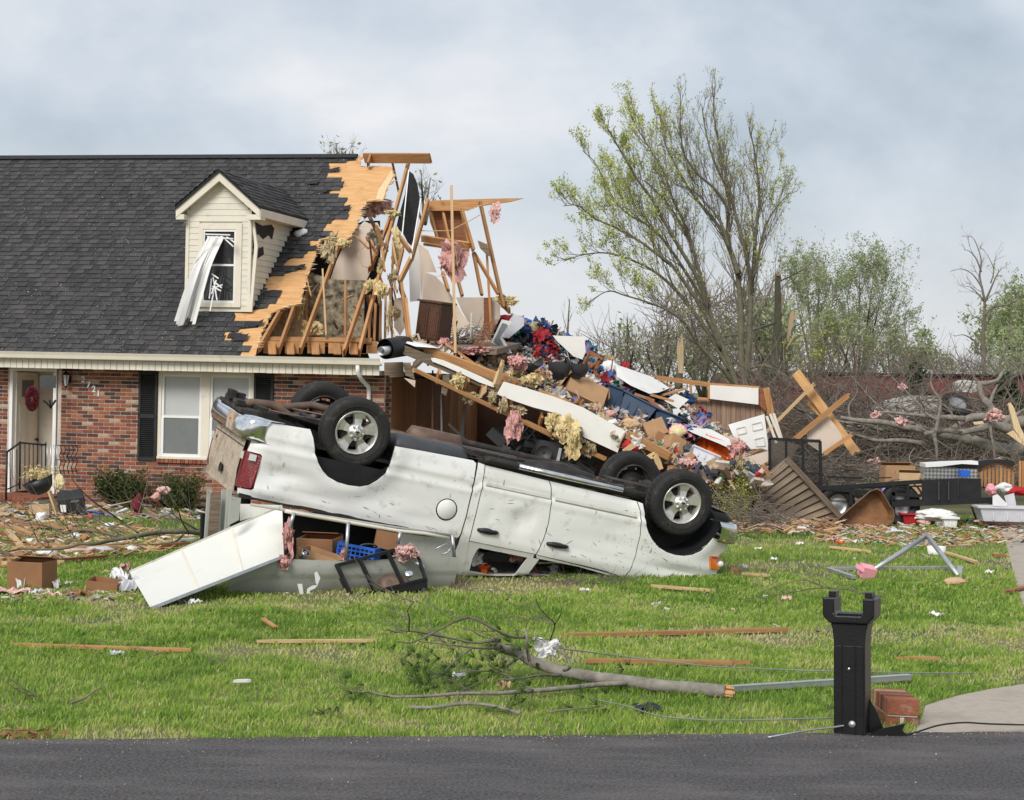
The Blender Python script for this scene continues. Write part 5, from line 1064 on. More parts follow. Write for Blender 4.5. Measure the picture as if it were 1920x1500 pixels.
# soft green tree group behind, one tree for each crown
def back_tree(px,ytop,ybase,D,wpx,seed,label,lm='leaf2',leafp=.8,stems=5,leafsz=.10,depth=3,group='trees beyond the wrecked yard',name='distant_tree',kl=1.6,kidn=8,lean=0,m='barkgreen'):
    r=random.Random(seed); limbs=[]
    if px>1500: D*=1.6; kl*=1.85; leafsz*=1.35; kidn*=.85; leafp=min(1,leafp*1.25)
    for i in range(stems):
        a=(i-(stems-1)/2)/max(1,(stems-1)/2) if stems>1 else 0
        top=(px+a*wpx*.5+lean+r.uniform(-8,8),ytop+abs(a)**1.6*(ybase-ytop)*.45+r.uniform(0,20)); b=(px+a*wpx*.05,ybase)
        mid=(b[0]+(top[0]-b[0])*.35,b[1]+(top[1]-b[1])*.45); q3=(b[0]+(top[0]-b[0])*.75,b[1]+(top[1]-b[1])*.78)
        limbs.append(([(b[0],b[1],D),(mid[0],mid[1],D+r.uniform(-1,1)),(q3[0],q3[1],D+r.uniform(-2,2)),(top[0],top[1],D+r.uniform(-2,2))],.055*D/60,.014))
    b=P(px,ybase,D); b.z=0
    return limb_tree(name,label,group,b,limbs,m,lm,seed,D,depth,kidn,kl,leafp,leafsz,None,.35,.5,(3,4),.3,minr=.009*D/60)
back_tree(1530,500,745,66,130,11,'tall soft green tree, left half of the pair behind the splintered trunk',leafp=.5,stems=6,kl=1.8,leafsz=.055)
back_tree(1612,495,745,68,110,12,'tall soft green tree, right half of the pair, crown leaning to the right',leafp=.42,stems=6,lean=10,kl=1.8,leafsz=.055)
back_tree(1572,600,750,62,90,13,'low bright green tree in front of the tall pair of green trees',leafp=.8,stems=5,kl=1.1,leafsz=.05)
back_tree(1672,605,745,74,90,14,'rounded bare grey tree right of the tall green pair',leafp=.06,stems=6,kl=1.4)
back_tree(1725,650,745,78,70,15,'low bare tree thinning out towards the open sky gap',leafp=.35,stems=5,kl=1.1)
back_tree(1905,600,745,72,110,16,'green budding tree cut off by the right edge of the picture',leafp=.45,stems=7,kl=1.6)
back_tree(1775,690,745,85,70,17,'small grey bare tree low on the skyline beside the lone crooked tree',leafp=.05,stems=5,kl=.9)
back_tree(1170,590,750,60,80,18,'thin bare saplings with upright twigs left of the leaning tree',leafp=.08,stems=7,kl=.9,depth=2)
back_tree(1060,555,720,62,60,19,'very thin bare sapling rising above the white sheet on the pile',leafp=.0,stems=3,kl=.8,depth=2)
back_tree(1240,600,750,58,90,20,'grey leafless thicket tree just left of the leaning trunk',leafp=.05,stems=7,kl=1.0)
back_tree(1440,560,750,58,100,21,'budding grey tree right behind the leaning trunk',leafp=.3,stems=7,kl=1.3)
back_tree(1320,620,750,60,90,22,'dense bare thicket tree right behind the leaning limbs',leafp=.1,stems=7,kl=1.0)
back_tree(635,262,330,70,60,23,'tips of a budding tree showing above the roof ridge',leafp=.04,stems=5,kl=.8,depth=2)
back_tree(795,310,420,72,50,24,'thin budding tree seen between the broken rafters',leafp=.04,stems=4,kl=1.0,depth=2)
def conifer(px,py0,py1,D,w,seed,label):
    r=random.Random(seed); b=P(px,py1,D); top=P(px,py0,D); b.z=0; h=top.z; t=thing('conifer',label,'conifer',b,'dark conifers by the red wall'); obj('trunk',MB().tube([b,top],[.08,.01],6),M_['bark'],t); lv=MB()
    for i in range(2600):
        z=h*(1-r.random()**.7*.95); rr=w*(1-z/h)**.8*math.sqrt(r.random())*(1+.25*math.sin(z*7)); a=r.uniform(0,6.28); c=b+Vector((rr*math.cos(a),rr*math.sin(a),z)); d=Vector((math.cos(a),math.sin(a),r.uniform(-.3,.9)))*.16; s=rv(r)*.05
        lv.add([c-s,c+s,c+d],[(0,1,2)],r.random())
    obj('foliage',lv,M_['conifer'],t,kind='stuff')
conifer(1715,680,850,55,.9,1,'dark green conifer in front of the red wall, left one'); conifer(1882,700,880,50,1.5,2,'wide green conifer behind the fallen trunk at the right edge')
conifer(1850,760,880,49,1.0,3,'small low conifer half hidden behind fallen branches')
# dense thicket: one mass of twigs along the far edge of the yard
def thicket(name,label,boxes,seed,n,m='twig'):
    r=random.Random(seed); mb=MB()
    for i in range(n):
        x0,x1,y0,y1,D0,D1=r.choice(boxes); D=r.uniform(D0,D1); q=P(r.uniform(x0,x1),r.uniform(y0,y1),D); d=Vector((r.gauss(0,.6),r.gauss(0,.4),abs(r.gauss(.6,.4))))
        L=r.uniform(.5,1.6); pts=[q]
        for k in range(3): d=(d.normalized()+rv(r,.25)); pts.append(pts[-1]+d*L/3)
        s=r.uniform(.006,.018); mb.tube(pts,[s,s*.8,s*.6,s*.3],3,False,r.random())
    return meta(obj(name,mb,M_[m],kind='stuff'),label,'thicket')
thicket('far_thicket','grey brown leafless thicket filling the skyline behind the wreck and the red wall',[(1120,1480,640,730,60,72),(1480,1700,630,720,100,120),(1700,1960,680,720,100,120),(1230,1480,560,700,55,64)],1,3600)
r=random.Random(77); lv=MB()
for i in range(5000):
    x=r.choice([r.uniform(1500,1700),r.uniform(1280,1500),r.uniform(1850,1920)]); D=r.uniform(60,75) if x<1500 else r.uniform(100,115); c=P(x,r.uniform(610,715),D); a=rv(r)*.0011*D; b=rv(r)*.0009*D; lv.add([c-a,c+b,c+a],[(0,1,2)],r.random())
meta(obj('thicket_leaves',lv,M_['leaf2'],kind='stuff'),'sparse young green leaves scattered through the far thicket','foliage')
# red steel wall far behind
wl=thing('red_building','long low dark red metal building across the background','building',P(1600,760,92)); wl.location.z=0
A=P(1360,698,95); B=P(2100,709,92); A2=Vector((A.x,A.y,0)); B2=Vector((B.x,B.y,0))
obj('wall',MB().prism([A2,B2,B,A],(0,6,0)),M_['farred'],wl); obj('roof_edge',MB().beam(A+Vector((0,-.1,.04)),B+Vector((0,-.1,.04)),.3,.09),M_['felt'],wl)
n_=70
mb=MB()
for i in range(n_): q=A2.lerp(B2,(i+.5)/n_); mb.box(q.x-.03,q.x+.03,q.y-.06,q.y+.02,0,A.z-.02)
obj('wall_ribs',mb,M_['farred'],wl,kind='stuff')
# ---------------- uprooted trees and brush at the right ----------------
zf=lambda x,y,D:(1380+x/3.261,660+y/3.261,D)
ZF=lambda D,*pp,b=0:[zf(x,y,D+b*i/max(1,len(pp)-1)) for i,(x,y) in enumerate(pp)]
fall=[(ZF(41,(1800,560),(1700,600),(1600,590),(1500,560),(1400,530),(1300,510),(1200,490),(1050,460),(900,430),(760,420),(640,400)),0.165,0.038),
(ZF(41.5,(1760,430),(1650,420),(1560,400),(1450,400),(1380,430),(1300,480),(1200,480),(1100,450)),0.128,0.045),
(ZF(40.5,(1700,480),(1580,450),(1480,470),(1380,490),(1280,480),(1150,500)),0.112,0.038),
(ZF(41,(1400,410),(1300,400),(1200,395),(1050,380),(900,365)),0.068,0.030),
(ZF(40,(1560,420),(1560,340),(1510,280),(1490,200),(1540,190),(1600,170),(1630,120)),0.090,0.030),(ZF(40,(1550,330),(1570,260),(1600,200)),0.053,0.022),
(ZF(40.2,(1220,490),(1240,390),(1250,300),(1210,240),(1190,180),(1200,130)),0.045,0.009),
(ZF(40.2,(1240,420),(1170,380),(1110,310),(1060,260),(1000,200),(930,130)),0.038,0.007),
(ZF(39.8,(1210,500),(1225,580),(1230,660)),0.053,0.022),(ZF(39.8,(1550,400),(1560,500),(1575,580),(1578,650)),0.034,0.015),
(ZF(40.5,(1640,440),(1690,400),(1760,350)),0.053,0.022),(ZF(40.5,(1240,310),(1290,340),(1340,420)),0.026,0.007),
(ZF(42,(960,560),(820,600),(700,620),(560,640)),0.053,0.015),(ZF(41,(1150,560),(1000,540),(860,540),(720,500),(560,440)),0.060,0.015),
(ZF(42,(900,480),(780,440),(660,430),(560,400),(450,370)),0.053,0.011),(ZF(42,(1100,440),(960,400),(840,300),(770,220),(700,140)),0.038,0.007),(ZF(42,(700,420),(690,330),(740,250),(730,180)),0.030,0.006)]
limb_tree('fallen_tree','uprooted tree lying across the yard at the right with bare grey limbs',None,G(1800,868),fall,'barkgrey','leaf',31,41,depth=3,kidn=9,kl=.85,leafp=0,up=.05,spread=.85,kids=(3,4),lmin=.18,cat='fallen tree',minr=.010)
tor=thing('torn_stump','pale splintered stump of the fallen tree at the right edge','tree stump',G(1925,885)); 
for pts in([(1665,320),(1680,310),(1700,340),(1740,460),(1790,560),(1760,560),(1700,470)],[(1700,480),(1760,560),(1800,600),(1740,560),(1660,500)],[(1450,430),(1510,422),(1515,438),(1460,445)]): obj('split_wood',MB().prism([P(*zf(x,y,39.6)) for x,y in pts],(0,.1,0)),M_['splint'],tor)
def brush(name,label,boxes,seed,n,smax=.018,Lr=(.4,1.5),flat=.35):
    r=random.Random(seed); mb=MB()
    for i in range(n):
        x0,x1,y0,y1,D0,D1=r.choice(boxes); D=r.uniform(D0,D1); q=P(r.uniform(x0,x1),r.uniform(y0,y1),D); q.z=max(q.z,.03)
        d=Vector((r.gauss(0,1),r.gauss(0,.5),r.gauss(.05,flat))); L=r.uniform(*Lr); pts=[q]
        for k in range(4): d=(d.normalized()+rv(r,.35)); e=pts[-1]+d.normalized()*L/4; e.z=max(e.z,.02); pts.append(e)
        s=r.uniform(.005,smax)*(2.2 if r.random()<.06 else 1); mb.tube(pts,[s,s*.9,s*.75,s*.6,s*.3],3 if s<.02 else 5,False,r.random())
    return meta(obj(name,mb,M_['twig'],kind='stuff'),label,'brush')
brush('brush_heap','heap of broken grey brown branches and twigs in front of the red wall',[(1480,1640,770,880,41.5,46),(1560,1800,800,885,41.5,45),(1640,1920,810,885,41.5,45),(1500,1850,750,820,43,47)],5,2300)
brush('brush_screen','thin upright twigs and bare shoots standing in front of the red wall',[(1390,1920,690,800,43,50),(1390,1700,700,860,42,46)],15,1300,.011,(.5,1.8),1.0)
brush('yard_brush','broken twigs littering the ground behind the trailer',[(1440,1920,868,905,36,40)],16,800,.012,(.3,1.0),.25)
for k,(px,py,D,s,g) in enumerate([(1690,725,42,.12,1),(1876,905-40,40,.12,1),(1863,780,39.7,.20,1),(1690,792,39,.16,1),(1640,778,40,.1,1),(1640,870,38,.14,1),(1395,735,44,.10,1),(1866,640+28,45,.0,0)]):
    if s: meta(obj('insulation_tuft',fluffmb(P(px,py,D),(s,s*.6,s*.7),3,.5,2,k+60,26),M_['palepink']),['small pink insulation tuft high in the fallen branches','pink tuft low behind the black trailer box','largest pink insulation tuft, hooked on the upright limb of the fallen tree','pink insulation tuft in the middle of the branch tangle','small pink tuft left of the branch tangle centre','pale pink tuft behind the crossed boards','pink tuft at the foot of the leaning tree'][k],'insulation',)
# the pale car crushed under the branches
car=thing('crushed_car','pale grey car lying on its side under the fallen branches, two wheels towards us','car',G(1640,868)); D=43
obj('body',MB().prism([P(*zf(x,y,43)) for x,y in[(560,640),(500,560),(620,500),(700,430),(820,440),(900,480),(1050,520),(1180,540),(1200,620),(1000,700),(700,700)]],(0,1.5,0)),M_['paintdirt'],car)
obj('body_panel',MB().prism([P(*zf(x,y,44)) for x,y in[(860,350),(950,300),(1100,265),(1230,270),(1290,340),(1250,400),(1060,400),(900,390)]],(0,1.0,0)),M_['paintdirt'],car); obj('body_panel',MB().prism([P(*zf(x,y,45)) for x,y in[(1355,190),(1400,170),(1490,180),(1500,230),(1440,250),(1360,240)]],(0,.6,0)),M_['paintdirt'],car)
for k,(x,y,s,D) in enumerate(((755,540,.30,42.8),(880,520,.30,42.8),(1345,330,.34,42.5))):
    c=P(*zf(x,y,D)); Mx=Matrix.Translation(c)@rot(90 if k<2 else 40,0,0)@rot(0,12,0); wv=obj('wheel',MB().lathe([(s*.6,-.1),(s*.95,-.1),(s,-.05),(s,.05),(s*.95,.1),(s*.6,.1)],Mx,28,closed=True),M_['rubber'],car)
    obj('rim',MB().lathe([(s*.6,.08),(s*.5,.03),(s*.12,.05),(0,.06)],Mx,20),M_['paintdirt' if k<2 else 'grey'],wv)
# ---------------- collapsed garage and the pile of belongings on it ----------------
z6=lambda x,y:(700+x/4.174,560+y/4.174)
z7=lambda x,y:(1060+x/4.571,620+y/4.571)
z8=lambda x,y:(1380+x/3.261,660+y/3.261)
yf=lambda x:690+(x-770)*.417
yr=lambda x:600+(x-900)*.264
def PD(px,py):
    t=(yf(px)-35-py)/max(20,(yf(px)-35-yr(px)-25)); return 33.0+4.3*max(0,min(1,t))
def Q(px,py,dd=0): return P(px,py,PD(px,py)+dd)
gar=thing('collapsed_garage','wrecked garage whose roof slab has dropped to the ground on its right side','garage',P(1000,870,34)); gar.location.z=0
def pan(name,pts,D,m,th=.04,parent=None,zf_=None,label=None,cat=None,group=None,ext=None):
    """a flat piece traced at its own depth; D one number or one per corner, None = depth on the pile"""
    f=zf_ or (lambda x,y:(x,y)); q=[f(*p) for p in pts]
    V=[P(x,y,(D[i] if isinstance(D,(list,tuple)) else (PD(x,y) if D is None else D))) for i,(x,y) in enumerate(q)]
    o=obj(name,MB().prism(V,ext or (0,th,0)),M_[m] if isinstance(m,str) else m,parent); return meta(o,label,cat,group)
# slab: decking, joists, the two long white ceiling panels and the bottom chord
fx=[745,860,980,1100,1220,1340,1430]
top=[P(x,yf(x)-38,33.15) for x in fx]; bk=[P(x+70,yr(x+70)+(70 if x<900 else 60),37.6) for x in fx]
mb=MB(); mb.add(top+bk+[p-Vector((0,0,.16)) for p in top]+[p-Vector((0,0,.16)) for p in bk],[(i,i+1,8+i-1+0,7+i) for i in range(6)]+[(14+i,15+i,22+i,21+i) for i in range(6)]+[(i,i+1,15+i,14+i) for i in range(6)])
obj('roof_slab',mb,M_['oldwood'],gar)
def gb(x0,y0,x1,y1,D,w,t,m='stud',f=z6,j=.15,D1=None,name='joist'): return board(name,P(*f(x0,y0),D),P(*f(x1,y1),D1 or D),w,t,m,gar,up=(0,-.3,1),j0=j*.4,j1=j)
gb(300,545,1440,1090,33.0,.09,.045); gb(1180,960,1830,1260,33.05,.1,.05); gb(380,392,1040,640,33.5,.1,.15); gb(1000,600,1160,690,33.4,.08,.1)
gb(380,470,300,545,33.1,.2,.05,'oldwood'); gb(950,690,1005,520,32.9,.06,.09,'pale'); gb(960,700,1020,470,33.0,.05,.07,'pale')
board('joist',P(*z7(520,885),33),P(*z7(910,1085),32.9),.06,.14,'stud',gar,up=(0,-.3,1),j0=.05,j1=.1)
for x0,y0,x1,y1 in((500,1040,590,975),(690,1100,775,1055),(765,1060,820,1190)): board('joist',P(*z7(x0,y0),32.7),P(*z7(x1,y1),32.7),.05,.09,'pale',gar,j1=.02)
pan('ceiling_panel',[(450,465),(480,462),(545,480),(700,545),(850,612),(945,662),(943,695),(830,655),(700,592),(560,530),(462,492)],33.1,'board_white',.03,gar,z6)
pan('ceiling_panel',[(1020,648),(1200,700),(1400,762),(1640,850),(1972,1035),(1911,1204),(1640,1080),(1460,905),(1250,850),(1100,800),(965,748)],32.95,'board_white',.03,gar,z6)
for x,y in((520,600),(745,660),(860,720),(930,760),(1080,830),(1320,940),(1500,1020),(1610,1080)): board('joist',P(*z6(x,y-30),33.1),P(*z6(x-25,y+55),33.3),.04,.12,'stud',gar,j1=.05)
for c,s,m,k in[((668,650,33),(.16,.1,.17),'yelins',1),((760,770,33.1),(.15,.1,.12),'tanins',2),((930,775,32.9),(.12,.08,.14),'tanins',3),((1010,850,32.9),(.1,.08,.16),'tanins',4),((1120,870,33.1),(.2,.12,.12),'tanins',5),((1400,960,32.9),(.18,.12,.2),'yelins',6),((1490,1030,32.8),(.24,.14,.24),'yelins',7),((1560,1130,32.7),(.16,.1,.3),'yelins',8),((1600,1080,32.9),(.14,.1,.22),'tanins',9),((1240,640,33.6),(.28,.15,.14),'yelins',10),((1110,590,33.9),(.25,.15,.1),'yelins',11),((270,330,34),(.32,.2,.05),'yelins',12),((1700,1180,33),(.14,.1,.14),'tanins',13)]:
    obj('insulation_wad',fluffmb(P(*z6(*c[:2]),c[2]),[q*.85 for q in s],4,.45,2.2,k+80,30,.3),M_[m],gar)
for (x,y,D,s,lab,k) in [(1100,985,32.7,(.14,.08,.30),'pink insulation sheet hanging under the long white ceiling panel',1),(1120,495,33.6,(.20,.13,.13),'pink insulation wad beside the grey plastic shell on the pile',2),(770,405,34.0,(.28,.2,.07),'flat pink insulation strip below the broken blinds',3),(560,345,34.4,(.12,.1,.1),'small pink wad below the dark cabinet',4)]:
    meta(obj('insulation_wad',fluffmb(P(*z6(x,y),D),s,4,.35,1.8,k+100,30,.2),M_['pinkins']),lab,'insulation')
pan('hanging_felt',[(530,740),(545,600),(590,590),(600,640),(570,760)],33,'oldwood',.02,gar,z6); pan('hanging_board',[(230,500),(290,500),(325,630),(250,600)],33.2,'oldwood',.03,gar,z6); pan('hanging_board',[(240,620),(330,640),(325,695)],33.2,'drywall',.02,gar,z6)
pan('ceiling_scrap',[(830,780),(850,700),(890,670),(885,730)],33,'card3',.02,gar,z6); pan('torn_header',[(85,500),(230,495),(240,610),(85,620)],33.6,'oldwood',.1,gar,z6)
# dark things inside the garage
mb=MB().beam(P(*z6(720,820),35.5),P(*z6(690,1080),35.5),.05,.04).beam(P(*z6(590,980),35),P(*z6(800,1180),35),.05,.04); obj('broken_post',MB().beam(P(*z6(720,820),35.5),P(*z6(690,1080),35.5),.06,.05),M_['grey'],gar); obj('broken_post',MB().beam(P(*z6(590,980),35),P(*z6(800,1180),35),.06,.05),M_['grey'],gar)
obj('metal_post',MB().beam(P(*z6(1465,1170),32.6),P(*z6(1430,1330),32.6),.05,.04),M_['alu'],gar); obj('door_track',MB().beam(P(*z6(530,750),34),P(*z6(535,1090),34),.03,.03),M_['grey'],gar); obj('door_track',MB().beam(P(*z6(465,560),33.8),P(*z6(462,1100),33.8),.03,.03),M_['darkwood'],gar)
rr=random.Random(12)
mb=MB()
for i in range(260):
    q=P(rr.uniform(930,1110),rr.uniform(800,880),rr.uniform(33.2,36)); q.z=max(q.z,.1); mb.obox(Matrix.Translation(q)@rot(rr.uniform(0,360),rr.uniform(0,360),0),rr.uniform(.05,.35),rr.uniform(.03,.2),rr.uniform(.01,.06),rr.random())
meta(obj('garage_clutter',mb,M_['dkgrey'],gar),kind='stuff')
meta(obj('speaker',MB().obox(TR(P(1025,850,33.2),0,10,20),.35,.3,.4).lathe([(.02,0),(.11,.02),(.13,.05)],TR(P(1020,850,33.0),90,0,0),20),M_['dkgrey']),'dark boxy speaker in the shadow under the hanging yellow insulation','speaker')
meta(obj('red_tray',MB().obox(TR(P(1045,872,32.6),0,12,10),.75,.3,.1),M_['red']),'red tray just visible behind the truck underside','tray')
# rubble: the small uncountable scraps lying all over the slab
sil=[(770,655),(850,640),(925,605),(960,592),(1040,625),(1100,645),(1160,690),(1250,715),(1290,765),(1340,800),(1440,870),(1440,900),(1400,905),(1340,900),(1270,875),(1180,840),(1100,790),(980,735),(900,700),(800,665)]
def insil(x,y,poly=[Vector((a,b,0)) for a,b in sil]): return inpoly(np.array([x]),np.array([y]),poly)[0]
rr=random.Random(21); mb=MB(); n_=0
while n_<5200:
    x=rr.uniform(770,1440); y=rr.uniform(590,905)
    if not insil(x,y): continue
    n_+=1; q=Q(x,y,rr.uniform(.1,.6)); L_2=rr.uniform(.03,.15); k=rr.random()
    Mx=Matrix.Translation(q)@rot(rr.uniform(-50,50),rr.uniform(-20,60),rr.uniform(0,360))
    if k<.4: mb.obox(Mx,L_2*1.6,rr.uniform(.02,.06),rr.uniform(.01,.03),rr.random()*.62)
    elif k<.7: mb.add([Mx@Vector((a*L_2,b*L_2*.7,rr.uniform(-.05,.05))) for a,b in((-.5,-.5),(.5,-.4),(.45,.5),(-.4,.45))],[(0,1,2),(0,2,3)],rr.random())
    else: mb.obox(Mx,L_2,L_2*rr.uniform(.4,.9),L_2*rr.uniform(.1,.5),rr.random())
for k in range(260):
    while True:
        x=rr.uniform(770,1440); y=rr.uniform(590,905)
        if insil(x,y): break
    q=Q(x,y,rr.uniform(-.1,.4)); s_=rr.uniform(.10,.28); c_=crumplemb(q,s_,s_*.8,s_*.5,k+900,7,M=rot(rr.uniform(20,80),rr.uniform(-30,30),rr.uniform(0,90)),ragged=.4); mb.add(c_.v,c_.f,rr.random(),0,False)
for k in range(300):
    while True:
        x=rr.uniform(770,1440); y=rr.uniform(600,905)
        if insil(x,y): break
    q=Q(x,y,rr.uniform(-.1,.4)); a=rr.gauss(-.4,.7); L_2=rr.uniform(.15,.6); d=Vector((math.cos(a),rr.uniform(-.5,.5),math.sin(a)))*L_2/2; mb.beam(q-d,q+d,rr.uniform(.015,.05),rr.uniform(.01,.03),rnd=rr.choice([.25,.37,.28,.62,.5]))
meta(obj('pile_rubble',mb,M_['scrap'],kind='stuff'),'small mixed rubble of boards, paper and plastic strewn over the fallen garage roof','rubble')
rr=random.Random(5); mb=MB()
for i in range(420):
    x=rr.uniform(1260,1440); y=rr.uniform(850,900)+(x-1260)*.15; q=P(x,y,rr.uniform(32.6,35)); q.z=max(q.z,.05); Mx=Matrix.Translation(q)@rot(rr.uniform(-60,60),rr.uniform(-60,60),rr.uniform(0,360)); L_2=rr.uniform(.05,.25)
    mb.obox(Mx,L_2,L_2*.6,L_2*rr.uniform(.05,.4),rr.random())
meta(obj('pile_foot_rubble',mb,M_['scrap'],kind='stuff'),'loose rubble where the fallen garage roof meets the ground','rubble')
# ---- individual belongings ----
def cbox(label,c,s,rx,ry,rz,m='card',flaps=2,group='cardboard boxes in the wreckage',tape=True):
    t=thing('cardboard_box',label,'box',c,group); Mx=Matrix.Translation(c)@rot(rx,ry,rz); a,b,h=s[0]/2,s[1]/2,s[2]/2; e=.008
    mb=MB()
    for q in((-a,-a+e,-b,b,-h,h),(a-e,a,-b,b,-h,h),(-a+e,a-e,-b,-b+e,-h,h),(-a+e,a-e,b-e,b,-h,h),(-a+e,a-e,-b+e,b-e,-h,-h+e)):
        mb.obox(Mx@Matrix.Translation(((q[0]+q[1])/2,(q[2]+q[3])/2,(q[4]+q[5])/2)),q[1]-q[0],q[3]-q[2],q[5]-q[4],.5)
    obj('box_body',mb,M_[m],t)
    angs=(25,-15,60,100)
    for k in range(flaps):
        sg=1 if k%2 else -1
        if k<2: obj('box_flap',MB().obox(Mx@Matrix.Translation((0,sg*b,h))@rot(sg*(angs[k]),0,0)@Matrix.Translation((0,-sg*b*.5,.003)),s[0],b,.006,.6),M_[m],t)
        else: obj('box_flap',MB().obox(Mx@Matrix.Translation((sg*a,0,h))@rot(0,sg*70,0)@Matrix.Translation((sg*b*.4,0,.003)),b*.8,s[1],.006,.6),M_[m],t)
    return t
def tote(label,c,s,rx,ry,rz,m,lid=None,group='plastic storage totes'):
    t=thing('storage_tote',label,'tote',c,group); Mx=Matrix.Translation(c)@rot(rx,ry,rz); a,b,h=s[0]/2,s[1]/2,s[2]/2; k=.82; e=.012
    o=[(-a*k,-b*k,-h),(a*k,-b*k,-h),(a*k,b*k,-h),(-a*k,b*k,-h),(-a,-b,h),(a,-b,h),(a,b,h),(-a,b,h)]; i_=[(x*(1-e/a),y*(1-e/b),z+(e if z<0 else 0)) for x,y,z in o]
    mb=MB().add([Mx@Vector(p) for p in o+i_],[(0,3,2,1),(0,1,5,4),(1,2,6,5),(2,3,7,6),(3,0,4,7),(8,9,10,11),(8,12,13,9),(9,13,14,10),(10,14,15,11),(11,15,12,8),(4,5,13,12),(5,6,14,13),(6,7,15,14),(7,4,12,15)],.5)
    obj('tub',mb,M_[m],t); mb=MB()
    for q in(((-a-.02,-b-.02),(a+.02,-b-.02)),((-a-.02,b+.02),(a+.02,b+.02)),((-a-.02,-b),(-a-.02,b)),((a+.02,-b),(a+.02,b))): mb.beam(Mx@Vector((*q[0],h)),Mx@Vector((*q[1],h)),.03,.03,up=Mx.to_3x3()@Vector((0,0,1)))
    obj('rim',mb,M_[m],t)
    for x in(-.5,0,.5): obj('rib',MB().obox(Mx@Matrix.Translation((a*x,-b*.92,0))@rot(-6,0,0),.02,.02,s[2]*.8),M_[m],t)
    if lid: obj('lid',MB().obox(Mx@Matrix.Translation((0,0,h+.03)),s[0]*1.05,s[1]*1.05,.03),M_[lid],t)
    return t
def cloth(name,label,cat,c,s,m,k,group=None): return meta(obj(name,fluffmb(c,s,4,.28,2.4,k,0),M_[m]),label,cat,group)
# white sheets on the pile
pan('white_sheet',[(1036,629),(1096,631),(1098,660),(1092,674),(1075,668),(1045,640)],36.5,'board_white',.03,label='white foam sheet standing at the very top of the pile',cat='sheet')
pan('white_sheet',[(435,290),(560,335),(760,400),(895,492),(800,530),(720,540),(560,470),(440,390)],[36.4,36.6,36.9,36.6,35.6,35.2,35.2,35.6],'board_white',.03,zf_=z7,label='long white board lying on the upper slope of the pile, flecked with debris',cat='sheet')
pan('white_sheet',[(945,540),(1058,590),(970,670),(850,600)],35.6,'board_white',.03,zf_=z7,label='square white board tilted in front of the brown panelled wall',cat='sheet')
pan('white_sheet',[(920,670),(975,665),(1060,770),(1040,790),(925,720)],35.2,'board_white',.03,zf_=z7,label='narrow white board slipped between totes and the panelled wall',cat='sheet')
pan('white_sheet',[(1045,850),(1090,830),(1250,845),(1460,960),(1390,1000),(1300,960),(1100,880)],[34.4,34.8,35,34.2,33.4,33.4,33.8],'board_white',.03,zf_=z7,label='long white board above the orange tote',cat='sheet')
pan('drywall_sheet',[(1030,775),(1250,850),(1330,890),(1620,940),(1590,1000),(1400,960),(1250,850),(1045,850)],35.2,'drywall',.03,zf_=z7,label='broken beige drywall strip lying under the panelled wall',cat='drywall')
pan('drywall_sheet',[(1540,1090),(1740,1030),(1745,1110),(1650,1170),(1560,1180)],34.2,'drywall',.03,zf_=z7,label='beige drywall slab at the foot of the white door',cat='drywall')
pan('white_sheet',[(150,310),(330,375),(520,388),(400,345),(290,310),(200,305)],[33.2,33.2,33.4,34,34.4,34],'white',.02,zf_=z6,label='flat white board on the floor edge right of the black pipe',cat='sheet')
# panelled wall still standing at the back, with stud frame and white insulated part
pw=thing('panelled_wall','brown wood-panelled wall section standing behind the pile, with open studs above','wall',P(1340,860,37.6)); pw.location.z=0
xs=list(range(1000,1730,42))
def top_y(x): return 570+(x-1060)*.085 if x>1060 else 570+(1060-x)*1.3
def bot_y(x): return 690+(x-990)*1.0 if x<1090 else (785+(x-1090)*.45 if x<1400 else (830-(x-1400)*.33))
for i in range(len(xs)-1):
    x0,x1=xs[i]+1.5,xs[i+1]-1.5; y0,y1=top_y(x0),top_y(x1); b0,b1=max(bot_y(x0),y0+5),max(bot_y(x1),y1+5)
    pan('wall_panel',[(x0,y0),(x1,y1),(x1,b1),(x0,b0)],37.2+.012*(i%2),'panelpale',.02,pw,z7)
pan('panel_backing',[(1000,640),(1062,572),(1720,628),(1720,720),(1400,826),(1240,850)],37.3,'darkwood',.03,pw,z7)
pan('insulated_panel',[(1240,466),(1655,492),(1655,634),(1240,584)],37.05,'board_white',.05,pw,z7)
for a in((760,400,1240,462,.05,.09),(1075,460,1078,575,.04,.09),(1232,466,1232,584,.05,.09),(1240,460,1660,490,.05,.06),(1720,490,1765,720,.05,.12),(1740,500,1740,715,.05,.1),(1062,574,1240,588,.04,.05)): board('stud',P(*z7(a[0],a[1]),37.1),P(*z7(a[2],a[3]),37.1),a[4],a[5],'stud',pw)
pan('wall_panel',[(1662,492),(1722,495),(1725,700),(1662,640)],37.1,'redwood',.03,pw,z7)
